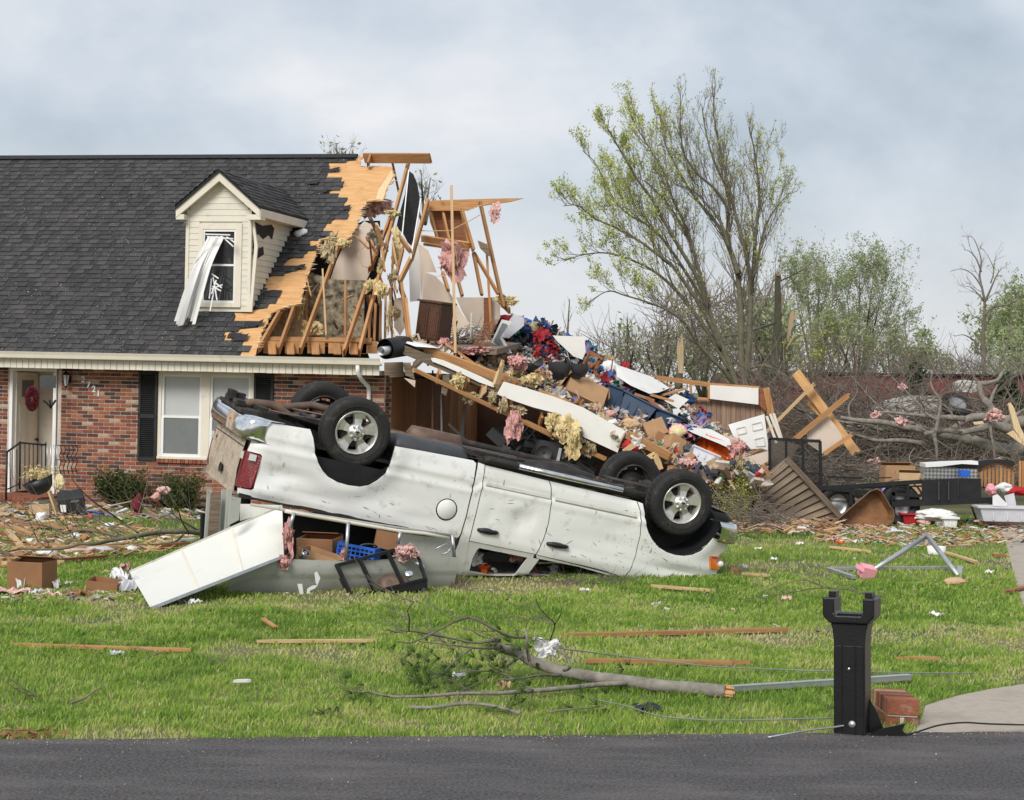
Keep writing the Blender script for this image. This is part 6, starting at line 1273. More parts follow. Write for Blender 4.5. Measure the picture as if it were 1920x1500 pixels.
# white panelled door
dq_=[(1398,806),(1705,716),(1745,1030),(1690,1010),(1590,1015),(1520,940),(1440,905)]
dt=thing('interior_door','white panelled interior door leaning at the right end of the pile','door',P(*z7(1600,1000),34.6)); pan('door_leaf',dq_,34.6,'white',.04,dt,z7)
for q in([(1462,838),(1540,820),(1552,872),(1480,892)],[(1598,800),(1680,780),(1692,838),(1610,858)],[(1620,930),(1700,910),(1712,985),(1640,990)]):
    for i in range(4): board('panel_moulding',P(*z7(*q[i]),34.58),P(*z7(*q[(i+1)%4]),34.585),.014,.006,'cream',dt,up=(0,-1,0))
for k,(a,b) in enumerate((((1715,735),(1800,960)),((1745,715),(1830,920)),((1775,712),(1845,930)))): pan('door_jamb_board',[(a[0],a[1]),(a[0]+22,a[1]-4),(b[0]+22,b[1]),(b[0],b[1]+6)],34.8+k*.08,'creamtrim',.03,zf_=z7,label=['cream jamb board leaning right behind the white door','cream jamb board in the middle of three beside the white door','outermost cream jamb board right of the white door'][k],cat='board',group='cream jamb boards by the door')
# boxes and totes
cbox('large open brown cardboard box lying on its side, left of the navy totes',Q(*z6(1640,760)),(.72,.45,.42),-35,24,8,'card',4)
board('cardboard_tube',Q(*z6(1430,745)),Q(*z6(1560,590)),.11,.09,'card3',label='pale cardboard tube standing against the large open box',cat='tube')
tote('dark blue tote behind the large open cardboard box',Q(*z7(410,610)),(.42,.4,.38),-20,20,5,'navy')
tote('long dark blue tote in the middle of the pile filled with papers',Q(*z7(600,700)),(.62,.42,.34),-25,26,-8,'navy')
tote('dark blue tote lying low behind the small printed box',Q(*z7(840,830),.3),(.5,.4,.32),-40,20,10,'navy')
cbox('open brown box tucked inside the long blue tote',Q(*z7(680,670),-.1),(.26,.25,.2),-30,25,30,'card2',2)
cbox('small brown box with printed lines, beside the flower cushion',Q(*z7(765,855),-.15),(.36,.3,.30),-20,-22,10,'card',0)
cbox('plain brown box below the flower cushion',Q(*z7(925,985),-.1),(.30,.28,.28),-15,28,25,'card',0)
cbox('brown box peeking out left of the plain box under the flower cushion',Q(*z7(830,945),.1),(.25,.25,.22),-15,20,-10,'card2',0)
tote('bright orange tote lying on its side at the right foot of the pile',Q(*z7(1320,1080),-.2),(.52,.36,.36),-60,18,-10,'orange')
tote('second orange tub just left of the large orange tote',Q(*z7(1215,1030),-.05),(.30,.32,.26),-50,30,10,'orange')
meta(obj('orange_sled',MB().sheet(lambda u,v:Q(*z7(810+130*u,1105+v*60-40*math.sin(u*3)),+.5)+Vector((0,.2*v,.05*math.sin(v*3))),8,5,.5),M_['orange']),'curved orange plastic piece just above the front tyre','toy')
tote('cloudy clear plastic bin lying upside down in front of the orange tote',Q(*z7(1175,1125),-.4),(.46,.3,.2),-50,22,-5,'clearpl')
meta(obj('metal_bracket',MB().beam(Q(*z7(1105,935),-.2),Q(*z7(1200,1010),-.2),.04,.05),M_['orange']),'orange bar beside the orange tubs','bar')
# flower cushion: petals round a centre
fc=Q(*z7(965,880),-.5); ft=thing('flower_cushion','yellow and pink flower-shaped cushion standing on the pile','cushion',fc)
for k in range(7):
    a=math.radians(20+k*27); d=Vector((math.cos(a),0,math.sin(a))); obj('petal',MB().lathe([(0,.03),(.055,.02),(.065,0),(.055,-.02),(0,-.03)],TR(fc+d*.11,90,0,0)@Matrix.Diagonal((1,1,1,1)),14),M_['pinkpaper'],ft); obj('petal_face',MB().lathe([(0,.012),(.045,.008),(.05,0)],TR(fc+d*.10+Vector((0,-.03,0)),90,0,0),14),M_['yellow'],ft)
obj('cushion_centre',MB().lathe([(0,.03),(.09,.02),(.1,0),(.09,-.02)],TR(fc+Vector((0,-.02,.02)),90,0,0),18),M_['yellow'],ft)
cloth('spotted_cloth','pink and white spotted cloth right of the flower cushion','cloth',Q(*z7(1060,925),-.3),(.15,.1,.12),'pinkpaper',7)
cloth('dark_bag','dark grey bag with a face print below the spotted cloth','bag',Q(*z7(1070,1020),-.3),(.19,.12,.13),'dkgrey',8)
# clothes heap
for k,(x,y,s,m,l) in enumerate([(1170,200,(.2,.14,.2),'blue','bright blue garment near the top of the clothes heap'),(1250,220,(.2,.14,.13),'tanins','camouflage brown jacket on the very top of the clothes heap'),(1180,290,(.15,.1,.12),'red','red garment in the middle of the clothes heap'),(1270,260,(.2,.12,.12),'navy','navy jeans below the brown jacket'),(1210,350,(.13,.1,.2),'maroon','dark red cloth hanging down the clothes heap'),(1390,305,(.14,.1,.12),'green','green garment at the right of the clothes heap'),(1300,350,(.18,.12,.18),'navy','dark blue clothes above the clear bag'),(1250,330,(.1,.1,.22),'grey','grey sleeve hanging through the clothes heap'),(1130,410,(.15,.12,.12),'dkgrey','black garment at the lower left of the clothes heap'),(1120,340,(.11,.1,.1),'paper','pale crumpled shirt left of the red garment'),(1080,250,(.12,.1,.2),'green','green plastic bag leaning at the left of the clothes heap'),(1420,400,(.24,.16,.18),'clearpl','bulging clear plastic bag right of the clothes heap'),(1030,150,(.16,.1,.08),'red','red plastic lid behind the picture frame')]):
    cloth('garment' if 'bag' not in l and 'lid' not in l else ('plastic_bag' if 'bag' in l else 'red_bowl'),l,'clothing' if 'bag' not in l and 'lid' not in l else ('bag' if 'bag' in l else 'lid'),Q(*z6(x,y),.1),s,m,k+20,'clothes heaped on top of the pile' if 'bag' not in l and 'lid' not in l else None)
mb=MB()
for k in range(230):
    t_=rr.random(); x=955+rr.gauss(0,22)+t_*110; y=618+rr.gauss(0,14)+t_*45
    if k>120: x=rr.uniform(1060,1330); y=660+(x-1060)*.55+rr.gauss(0,18)
    q=Q(x,y,rr.uniform(-.3,.3)); s_=rr.uniform(.10,.26); c_=crumplemb(q,s_,s_*.9,s_*.6,k+1300,9,M=rot(rr.uniform(30,100),rr.uniform(-40,40),rr.uniform(0,90)),ragged=.35); mb.add(c_.v,c_.f,rr.random(),0,True)
meta(obj('clothes_tangle',mb,M_['clothes'],kind='stuff'),'tangle of blue, red, green and black clothes spilling down the pile','clothes')
pf=thing('picture_frame','white framed grey picture leaning at the left of the clothes heap','picture',P(*z6(980,300),35.4)); pan('frame',[(1005,162),(1085,180),(1000,290),(1085,425),(1050,432),(922,340)],35.4,'white',.03,pf,z6); pan('print',[(1010,190),(1050,200),(985,300),(1040,400),(940,335)],35.36,'grey',.02,pf,z6)
pan('glass_sheet',[(1100,120),(1180,150),(1180,210),(1060,310),(1000,300),(1040,200)],35.7,'clearpl',.02,zf_=z6,label='cloudy torn plastic sheet behind the clothes heap',cat='sheet')
# grey plastic shells (toy car seats)
for x,y,s,l in((1230,510,.9,'charcoal plastic shell lying on its side below the clothes heap'),(1460,540,1.0,'round-backed charcoal plastic shell in the middle of the row'),(1610,545,.85,'right-hand charcoal plastic shell beside the toppled chair')):
    c=P(*z6(x,y),34.6); t=thing('plastic_shell',l,'plastic shell',c,'charcoal plastic shells on the pile'); B=TR(c,25 if x>1300 else 60,x*.37%40-20,-30 if x>1300 else 50)
    def fn(u,v): a=math.pi*(u*1.15-.1); rr_=(.10+.09*math.sin(v*2.2))*s; return B@Vector((math.cos(a)*rr_*1.1,-math.sin(a)*rr_*.8,(v-.5)*.34*s))
    obj('shell',MB().sheet(fn,14,8,.5),M_['dkgrey'],t); obj('shell_rim',MB().tube([fn(0,v/6) for v in range(7)],.012,5),M_['grey'],t); obj('shell_base',MB().obox(B@Matrix.Translation((0,-.12*s,-.12*s)),.2*s,.06,.1*s),M_['black'],t)
tk=Q(*z6(1470,440),-.2); meta(obj('bent_rod',MB().tube([P(*z6(1420,430),34.4),P(*z6(1480,450),34.4),P(*z6(1505,460),34.4),P(*z6(1505,500),34.4)],.018,8),M_['black']),'bent black handle sticking up above the charcoal shells','handle')
# toppled wooden chair
ch=thing('wooden_chair','small brown wooden chair toppled on the right shoulder of the pile','chair',P(*z7(250,240),36))
for a in((215,180,155,290,.045),(215,180,320,245,.045),(190,190,300,230,.03),(320,250,210,315,.05),(230,300,275,390,.05),(300,255,260,330,.04),(180,260,240,300,.04)): board('chair_rail',P(*z7(a[0],a[1]),36),P(*z7(a[2],a[3]),35.9),a[4],.04,'redwood',ch)
pan('chair_seat',[(215,310),(325,262),(318,285),(230,325)],35.95,'darkwood',.04,ch,z7)
for k,(x,y,s,m,l) in enumerate([(380,330,(.22,.14,.2),'paper','white and pink patterned bag behind the toppled chair'),(140,400,(.1,.1,.08),'blue','blue and pink shoe-shaped cloth above the large open box'),(320,480,(.1,.08,.08),'pinkpaper','bright pink cloth above the blue tote'),(430,450,(.36,.1,.07),'purple','long purple foam piece lying across the pile'),(800,695,(.16,.12,.15),'clearpl','white plastic bag of toys right of the long blue tote'),(390,710,(.14,.1,.07),'pinkins','pink insulation scrap under the blue tote'),(400,790,(.13,.1,.09),'paper','crumpled white paper under the dark blue totes'),(560,800,(.2,.14,.13),'card3','torn tan paper bag left of the printed box'),(940,790,(.16,.1,.07),'paper','white and lilac cloth below the narrow white board'),(560,990,(.2,.1,.12),'red','red striped stocking cloth under the front joist'),(770,975,(.16,.08,.05),'green','green and white packet below the printed box'),(790,1220,(.08,.08,.1),'maroon','dark red scrap between the two front tyres')]):
    cloth('scrap_item',l,['bag','cloth','cloth','foam','bag','insulation','paper','bag','cloth','cloth','packet','cloth'][k],Q(*z7(x,y),-.1),s,m,k+50)
for k,(x,y,s,m,l) in enumerate([(1050,1150,(.3,.2,.16),'palepink','pale pink insulation piled behind the front tyre'),(1320,1230,(.34,.2,.16),'palepink','pale pink insulation right of the clear bin, above the front tyre'),(1480,1010,(.2,.14,.24),'pinkins','torn pink insulation with black facing hanging off the right end of the pile'),(1490,1130,(.12,.1,.22),'tanins','tan insulation hanging at the right foot of the pile')]):
    meta(obj('insulation_wad',fluffmb(P(*z7(x,y),32.9),[q*.8 for q in s],4,.4,2,k+140,30,.3),M_[m]),l,'insulation')
# boards crossing the pile
bl_=[((1230,640),(1310,690),'z6',34.2,'plank end sticking out below the grey shells'),((590,540),(760,600),'z7',35.2,'thin orange board left of the square white board'),((720,545),(930,605),'z7',35.3,'orange board running under the square white board'),((810,560),(1050,490),'z7',36,'tan board leaning up toward the open studs'),((700,570),(830,690),'z7',35,'dark red board behind the long blue tote'),((1590,1060),(1690,1010),'z7',33.2,'short orange board beside the beige drywall slab'),((1540,1090),(1400,1000),'z7',34,'dark board under the torn pink insulation'),((560,345),(860,560),'z6',33.9,'long board lying along the torn floor edge'),((700,640),(860,700),'z6',33.4,'short board between the two white ceiling panels'),((1640,880),(1480,780),'z6',33.4,'board edge under the large open box'),((1300,720),(1500,800),'z6',33.6,'pale board left of the large open box')]
for (a,b,f,D,l) in bl_:
    f=z6 if f=='z6' else z7; board('board',P(*f(*a),D),P(*f(*b),D-.1),.12,.04,'stud' if 'dark' not in l else 'redwood',label=l,cat='board',group='loose boards on the pile',j0=.04,j1=.1)
# dark cabinet upstairs
cb_=P(830,604,34.6); ct=thing('dark_cabinet','dark brown wooden cabinet standing at the edge of the torn upper floor','cabinet',P(815,640,34.6))
CC=Matrix.Translation(P(815,603,34.7))@rot(0,7,-32); obj('carcass',bevel(obj('carcass',MB().obox(CC,.50,.42,.66),M_['darkwood'],ct),.006).data,None,ct) if False else bevel(obj('carcass',MB().obox(CC,.48,.40,.66),M_['darkwood'],ct),.008)
obj('cabinet_top',MB().obox(CC@Matrix.Translation((0,0,.345)),.54,.46,.03),M_['darkwood'],ct)
for x in(-.115,.115):
    dd=obj('cabinet_door',MB().obox(CC@Matrix.Translation((x,-.207,-.02)),.21,.018,.54),M_['darkwood'],ct); obj('door_inset',MB().obox(CC@Matrix.Translation((x,-.219,-.02)),.13,.01,.42),M_['darkwood'],dd)
for x in(-.2,.2):
    for y in(-.17,.17): obj('leg',MB().obox(CC@Matrix.Translation((x,y,-.37)),.04,.04,.09),M_['darkwood'],ct)
# heap of broken blinds
bt=thing('broken_blinds','fanned heap of broken pale window blind slats on the torn upper floor','blinds',P(870,640,35.5)); rr=random.Random(9)
for i in range(70):
    a=rr.gauss(.5,.5); c=P(rr.uniform(835,905),rr.uniform(612,640),rr.uniform(35.2,36)); L2=rr.uniform(.25,.55); d=Vector((math.cos(a),rr.uniform(-.4,.4),math.sin(a)*rr.choice([1,1,.3])))*L2/2
    board('slat',c-d,c+d,.03,.006,'cream' if i%3 else 'oldwood',bt)
for i in range(9):
    c=P(895+i*3.4,630-i*1.2,35.0); board('shelf_slat',c+Vector((-.13,0,-.28)),c+Vector((.12,0,.22)),.05,.012,'redwood',bt)
# tall pale stud standing in front of the torn upper floor and the hanging pink insulation
ts=thing('upright_stud','tall pale wooden stud standing upright in front of the torn upper floor','stud',z4P(1450,1252,33.9)); board('timber',z4P(1452,1255,33.8),z4P(1428,248,33.8),.045,.09,'pale',ts,up=(0,1,0))
meta(obj('hanging_insulation',fluffmb(z4P(1425,690,34.2),(.30,.14,.42),4,.5,1.8,201,60,.6),M_['pinkins']),'large torn pink insulation sheet wrapped round the tall pale stud','insulation')
meta(obj('hanging_insulation',fluffmb(z4P(1688,420,36),(.12,.08,.22),4,.4,2,202,30,.3),M_['palepink']),'small pink insulation strip hanging high from the broken top plate','insulation')
meta(obj('insulation_wad',fluffmb(z4P(1830,1310,33.8),(.14,.1,.14),4,.4,2,203,20,.3),M_['pinkins']),'pink wad below the framed picture','insulation')
# black flue pipe
pp=thing('flue_pipe','black flue pipe with a bright metal inner sleeve sticking out over the gutter','pipe',z4P(1060,1225,33)); B=Matrix.Translation(z4P(1065,1225,33.1))@(Vector((-.5,-.8,-.10)).to_track_quat('Z','Y').to_matrix().to_4x4())
obj('outer_pipe',MB().lathe([(.115,.15),(.115,-.45),(.165,-.45),(.175,.15),(.165,.16)],B,30),M_['black'],pp); obj('inner_sleeve',MB().lathe([(.075,-.3),(.075,.28),(.068,.28),(.068,-.3)],B@Matrix.Translation((.0,-.03,0)),26),M_['alu'],pp)
# curtain bundle blown out of the dormer window
cv=thing('curtain','long white curtain of blinds blown out of the broken dormer window onto the roof','curtain',HM@Vector((uL,FV-.2,zb)))
for k in range(11):
    x0,y0=1345+k*9,560+4*math.sin(k*2); x1,y1=1130+k*11.5,1105+30*math.sin(k*.7)
    a=P(*z5(x0,y0),(HM@Vector((uL,FV-.05,0))).y-.1); e=P(*z5(x1,y1),34.6 if False else (HM@RP(*roofpx(*z5(x1,y1),.08),.08)).y-.05)
    m1=a.lerp(e,.35)+Vector((.02*math.sin(k),-.22,.03)); m2=a.lerp(e,.7)+Vector((0,-.16,.02)); C=curve([a,m1,m2,e],5); mb=MB(); w0,w1=.02,.034
    vs=[]; n_=len(C)
    for i,c in enumerate(C): 
        wv_=w0+(w1-w0)*i/n_; s_=Vector((1,.25*math.sin(k*1.3+i*.3),.12)).normalized()*wv_; vs+= [c-s_,c+s_+Vector((0,.02*math.sin(k),0))]
    mb.add(vs,[(2*i,2*i+1,2*i+3,2*i+2) for i in range(n_-1)],rr.random(),0,True); obj('curtain_strip',mb,M_['white'],cv)
rr=random.Random(3)
bs=thing('loose_blind_slats','tangle of thin white blind slats poking out of the dormer window','blind slats',P(*z5(1385,900),35.6)); dz=(HM@Vector((uR,FV-.1,0))).y-.05
for x0,y0,x1,y1 in((1360,800,1405,830),(1370,820,1395,970),(1360,830,1345,960),(1350,900,1430,870),(1380,880,1350,1040),(1365,880,1420,910),(1375,850,1425,890),(1390,840,1360,930),(1320,600,1245,735),(1435,565,1500,625),(1455,560,1510,600),(1330,560,1500,575),(1320,545,1480,550)): board('slat',P(*z5(x0,y0),dz),P(*z5(x1,y1),dz-.04),.022,.004,'white',bs,up=(0,-1,0))
# ---------------- things at the right of the yard ----------------
cbz=thing('crossed_boards','two wide orange boards crossed like an X with a beige panel between them, leaning','boards',P(*z8(560,800),35)); cbz.location.z=0
def rb8(x0,y0,x1,y1,D,w,t,m='stud',par=None,j=.1,D1=None,name='board',**k): return board(name,P(*z8(x0,y0),D),P(*z8(x1,y1),D1 or D),w,t,m,par,up=(0,-1,0),j0=j*.5,j1=j,**k)
rb8(362,120,738,622,35.4,.17,.04,'ply',cbz,.05); rb8(385,118,752,612,35.46,.06,.05,'stud',cbz,.05); rb8(120,555,495,178,35.2,.05,.09,'pale',cbz,.2); rb8(350,542,712,243,35.2,.09,.05,'stud',cbz,.15); rb8(530,628,722,495,35.1,.07,.05,'stud',cbz,.1); rb8(455,290,560,390,35.5,.22,.03,'ply',cbz,.1)
pan('beige_panel',[(435,510),(470,460),(560,392),(600,440),(645,505),(655,560),(530,622),(440,560)],35.3,'drywall',.02,cbz,z8)
rb8(60,560,165,600,35,.1,.04,'pale',None,.1,label='short pale board sticking out below the white door',cat='board')
# woven of trailer: ramp gate, frame, box, wheels
tr=thing('utility_trailer','black open utility trailer with raised mesh ramp gate and black mesh front box','trailer',G(1680,985))
D=34.2
def tb8(x0,y0,x1,y1,w=.05,D0=D,D1=None,name='frame_tube',m='iron',par=None): return board(name,P(*z8(x0,y0),D0),P(*z8(x1,y1),D1 or D0),w,w,m,par or tr,up=(0,-1,0))
gt=obj('ramp_gate',MB().beam(P(*z8(205,530),D),P(*z8(208,818),D),.05,.05).beam(P(*z8(203,530),D),P(*z8(515,546),D),.05,.05).beam(P(*z8(514,545),D),P(*z8(520,820),D),.05,.05).beam(P(*z8(306,535),D),P(*z8(308,800),D),.04,.04).beam(P(*z8(408,540),D),P(*z8(412,810),D),.04,.04).beam(P(*z8(205,748),D),P(*z8(518,742),D),.03,.03),M_['iron'],tr)
mb=MB(); a0,b0=z8(205,532); a1,b1=z8(518,815)
k=-75
while k<95:       # expanded-metal mesh
    for s_ in(1,-1):
        x0,y0=a0+k,b0; x1,y1=a0+k+s_*(b1-b0)*.55,b1; 
        def clip(xa,ya,xb,yb):
            t0,t1=0.,1.
            dx=xb-xa
            for lim,sg in((a0,1),(a1,-1)):
                p_=(lim-xa)/dx if dx else 0
                if sg*dx>0: t0=max(t0,p_)
                else: t1=min(t1,p_)
            return (xa+dx*t0,ya+(yb-ya)*t0,xa+dx*t1,ya+(yb-ya)*t1) if t1>t0 else None
        if s_<0: x0+=70;x1+=70
        c=clip(x0,y0,x1,y1)
        if c: mb.beam(P(c[0],c[1],D+.01),P(c[2],c[3],D+.01),.006,.006)
    k+=2.9
obj('gate_mesh',mb,M_['iron'],gt,kind='stuff')
for a in((512,835,1140,792,.07),(512,835,1140,792+28,.03),(500,832,1130,880,.06),(950,930,1565,905,.10),(960,912,1140,912,.06),(700,822,702,935,.06),(1050,800,1050,900,.05),(960,800,962,1000,.06),(840,815,842,900,.05),(560,765,770,770,.04),(870,770,950,768,.02),(1500,905,1580,918,.08),(1440,940,1480,1060,.03),(480,800,560,800,.02),(480,800,480,830,.02),(560,800,560,830,.02)): tb8(*a[:4],w=a[4])
obj('trailer_deck',MB().add([P(*z8(520,905),D),P(*z8(1500,925),D),P(*z8(1500,905),D+1.5),P(*z8(540,890),D+1.5)],[(0,1,2,3)]),M_['oldwood'],tr)
bx=obj('mesh_box',MB().prism([P(*z8(x,y),D-.05) for x,y in[(1138,785),(1360,772),(1362,905),(1140,912)]],(0,.04,0)).prism([P(*z8(x,y),D-.05) for x,y in[(1366,772),(1498,775),(1500,905),(1366,905)]],(0,.04,0)),M_['iron'],tr)
for x in(1240,1300): tb8(x,790,x,905,.02,D-.1,name='box_bar',m='dkgrey')
for x,y,s in((612,935,.33),(998,975,.36)):
    c=P(*z8(x,y),D+.1); c.z=s+.0; B=TR(c,90,0,8); wv=obj('wheel',MB().lathe([(s*.55,-.1),(s*.93,-.1),(s,-.06),(s,.06),(s*.93,.1),(s*.55,.1)],B,30,closed=True),M_['rubber'],tr); obj('rim',MB().lathe([(s*.57,.08),(s*.5,.02),(.08,.05),(0,.06)],B,24),M_['alu'],wv)
    mb=MB(); n_=10
    vs=[]
    for i in range(n_+1):
        a=math.radians(165-150*i/n_); 
        for y_ in(-.13,.13): vs.append(c+Vector((math.cos(a)*(s+.07),y_,math.sin(a)*(s+.07))))
    mb.add(vs,[(2*i,2*i+1,2*i+3,2*i+2) for i in range(n_)],.5); obj('mudguard',mb,M_['black'],tr)
tbx=thing('tool_box','diamond-plate aluminium tool box with a white lid on the trailer','tool box',P(*z8(1310,775),34.5))
def diamond():
    m=mat('diamond_plate',(.5,.51,.52),.35,metal=.8); t=m.node_tree; b=t.nodes['Principled BSDF']; ck=t.nodes.new('ShaderNodeTexChecker'); ck.inputs['Scale'].default_value=22; g=t.nodes.new('ShaderNodeNewGeometry'); mp=t.nodes.new('ShaderNodeMapping'); mp.inputs['Rotation'].default_value=(0,math.radians(45),0); t.links.new(g.outputs['Position'],mp.inputs['Vector']); t.links.new(mp.outputs[0],ck.inputs['Vector']); ck.inputs['Color1'].default_value=(.55,.55,.53,1); ck.inputs['Color2'].default_value=(.22,.22,.21,1); t.links.new(ck.outputs['Color'],b.inputs['Base Color']); return m
pan('box_body',[(1160,705),(1475,715),(1478,772),(1140,778)],34.5,diamond(),.4,tbx,z8)
pan('box_lid',[(1158,682),(1300,674),(1480,668),(1482,690),(1380,684),(1250,700),(1160,705)],34.4,'white',.5,tbx,z8); pan('lid_gap',[(1260,700),(1380,684),(1480,692),(1476,716)],34.55,'black',.3,tbx,z8)
meta(obj('blue_container',MB().obox(TR(P(*z8(1395,742),34.3),0,0,10),.16,.12,.11),M_['blue']),'small blue and white packet on the diamond-plate tool box','packet')
cbox('brown cardboard box standing behind the trailer rail',P(*z8(985,760),36),(.55,.4,.40),0,0,5,'card',2)
cbox('tall pale cardboard box standing in the trailer',P(*z8(1065,825),35),(.40,.4,.50),0,0,-10,'card3',2)
# crib headboard
cr=thing('crib_headboard','orange wooden crib end with vertical slats and an arched top, behind the trailer tongue','crib',P(*z8(1600,820),35))
mb=MB(); C=curve([P(*z8(x,y),35) for x,y in((1485,722),(1540,690),(1600,678),(1660,692),(1710,725))],4); obj('arched_rail',MB().tube(C,.035,6),M_['stud'],cr)
for x in range(1500,1705,24): board('slat',P(*z8(x,700+.0022*(x-1600)**2*.8),35),P(*z8(x,825),35),.045,.02,'stud',cr,up=(0,-1,0))
for x in(1738,1752): board('post',P(*z8(x,665),35),P(*z8(x,830),35),.05,.05,'stud',cr)
pan('black_cover',[(1485,668),(1540,658),(1650,658),(1700,668),(1710,690),(1690,700),(1600,672),(1530,690),(1485,712)],34.9,'black',.3,None,z8,label='black plastic cover lying over the arched crib end',cat='cover')
# clutter right of the trailer
for k,(x,y,s,m,l,c) in enumerate([(1640,830,(.2,.15,.12),'paper','white crumpled bag in front of the crib end','bag'),(1720,850,(.3,.2,.12),'red','red plastic tray with toys behind the white bin','tray'),(1560,840,(.12,.1,.12),'pinkpaper','pink and white cloth beside the crib end','cloth'),(1230,1000,(.5,.25,.14),'paper','heap of white bedding under the trailer','bedding'),(1250,1035,(.13,.1,.11),'paper','round white bundle in front of the bedding','bundle'),(1150,1040,(.14,.1,.1),'palepink','pale pink cloth in front of the red bin','cloth'),(1600,1040,(.45,.2,.08),'palepink','pinkish rubble heap in front of the clear bin','heap'),(640,885,(.1,.1,.1),'paper','white paper behind the trailer mudguard','paper'),(920,855,(.1,.08,.13),'purple','purple cloth on the trailer frame','cloth'),(1870-1380,0,(0,0,0),'paper','','')]):
    if s[0]: p=P(*z8(x,y),34.8 if y<1000 else 34.0); p.z=max(p.z,s[2]*.6); meta(obj('bundle' if c!='tray' else 'toy_tray',fluffmb(p,s,4,.35,2.4,k+260,0),M_[m]),l,c)
pan('blue_grey_sheet',[(1570,880),(1600,870),(1660,930),(1655,945),(1570,940)],34,'paper',.02,zf_=z8,label='white folded sheet leaning in front of the white bag',cat='sheet'); pan('lilac_sheet',[(1640,880),(1700,862),(1715,945),(1660,948)],34.1,'clearpl',.02,zf_=z8,label='lilac plastic sheet beside the white folded sheet',cat='sheet')
tote('long clear storage bin with a white rim at the right edge',P(*z8(1640,990),33.8),(.95,.45,.24),0,0,0,'clearpl')
tote('red bin under the trailer',P(*z8(1105,1020),34.2),(.55,.3,.18),0,0,0,'red')
tote('small grey-white tub in front of the bedding',P(*z8(1305,1042),33.6),(.24,.2,.16),0,0,0,'paper')
# wooden fence section fallen against the trailer
fs_=thing('fence_section','weathered grey wooden fence section tipped against the trailer','fence',P(*z8(345,1085),33.2))
Lr=[(95,840),(345,1080)]; Rr=[(320,655),(640,1010)]
def le(a,t): return (a[0][0]+(a[1][0]-a[0][0])*t,a[0][1]+(a[1][1]-a[0][1])*t)
bp=[(.02,.02),(.11,.10),(.22,.20),(.33,.30),(.44,.41),(.56,.52),(.67,.63),(.78,.74),(.88,.85),(.965,.95)]
for i,(a,b) in enumerate(bp):
    p=P(*z8(*le(Lr,a)),33.35); q=P(*z8(*le(Rr,b)),33.75); board('plank',p-(q-p)*.03,q+(q-p)*.03,.135,.022,'oldwood',fs_,up=(0,-.8,.6),j0=.02,j1=.04)
board('rail',P(*z8(80,835),33.2),P(*z8(348,1088),33.1),.09,.05,'oldwood',fs_,up=(0,-1,0)); board('rail',P(*z8(308,648),33.7),P(*z8(640,1008),33.5),.09,.05,'oldwood',fs_,up=(0,-1,0))
for k,a in enumerate([(200,745,150,860),(225,760,350,715),(130,970,330,1010),(40,900,120,1000)]): rb8(*a,34,.12,.025,'oldwood',None,.1,label=['grey slat leaning at the foot of the ramp gate','grey slat lying across the foot of the ramp gate','grey slat lying flat beneath the fence section','grey slat in the weeds left of the fence section'][k],cat='slat',group='loose grey slats')
# wheelbarrow tray
wb=thing('wheelbarrow_tray','rusty steel wheelbarrow tray tipped on its side in front of the trailer','wheelbarrow',G(1640,995))
pts=[(612,1090),(608,1060),(625,1022),(700,955),(820,852),(860,838),(885,848),(905,880),(960,970),(968,1000),(960,1035),(935,1058),(880,1075),(800,1090),(700,1096)]
Dw=33.2; rim=[P(*z8(*p),Dw) for p in pts]; cen=sum(rim,Vector())/len(rim); inner=[p.lerp(cen,.16)+Vector((0,.22,0)) for p in rim]; 
for q in rim: q.z=max(q.z,.01)
n_=len(rim); mb=MB().add(rim+inner,[(i,(i+1)%n_,n_+(i+1)%n_,n_+i) for i in range(n_)]+[tuple(range(n_,2*n_))],.5); obj('tray',mb,M_['rusttub'],wb); obj('rolled_rim',MB().tube(rim+[rim[0]],.014,6),M_['rust'],wb)
# steel tripod on the lawn
tp=thing('metal_trestle','grey galvanised metal leg frame standing upside down on the lawn','metal frame',G(1740,1075))
def gz(x,y,z=0.02): return G(*z8(x,y),z)
b1=gz(832,1338);b2=gz(1362,1372);b3=gz(560,1325,.03);b4=gz(1370,1318,.03);ap=P(*z8(1168,1122),(b1.y+b2.y)/2+1.2)
for p,q in((ap,b1),(ap,b2)): obj('leg',MB().tube([p,q],.032,8),M_['alu'],tp)
for p,q in((b3,b4),(b4,b2),(b3,gz(720,1378,.03))): obj('base_angle',MB().beam(p,q,.07,.04),M_['alu'],tp)
obj('bracket',MB().beam(P(*z8(1090,1150),ap.y),P(*z8(1092,1195),ap.y),.04,.04),M_['alu'],tp)
pb=G(*z8(795,1390)); t=thing('pink_box','crumpled pink box on the lawn beside the metal leg frame','box',pb); obj('box_body',MB().obox(TR(pb+Vector((.02,.05,.09)),20,12,15),.17,.15,.14),M_['pinkpaper'],t); obj('flap',MB().obox(TR(pb+Vector((-.08,-.02,.14)),40,30,15),.12,.10,.005),M_['pinkpaper'],t)
sc=G(*z8(1338,1432)); mb=fluffmb(sc+Vector((0,0,.05)),(.17,.11,.075),4,.12,1.2,9,0); meta(obj('flat_stone',mb,M_['card3']),'flat tan stone on the lawn below the metal leg frame','stone')
meta(obj('white_tub',MB().lathe([(.0,.0),(.11,.0),(.13,.12),(.135,.12),(.12,.01)],TR(G(*z8(1225,1240)),0,0,0),18),M_['paper']),'small white tub lying on the grass behind the metal leg frame','tub')
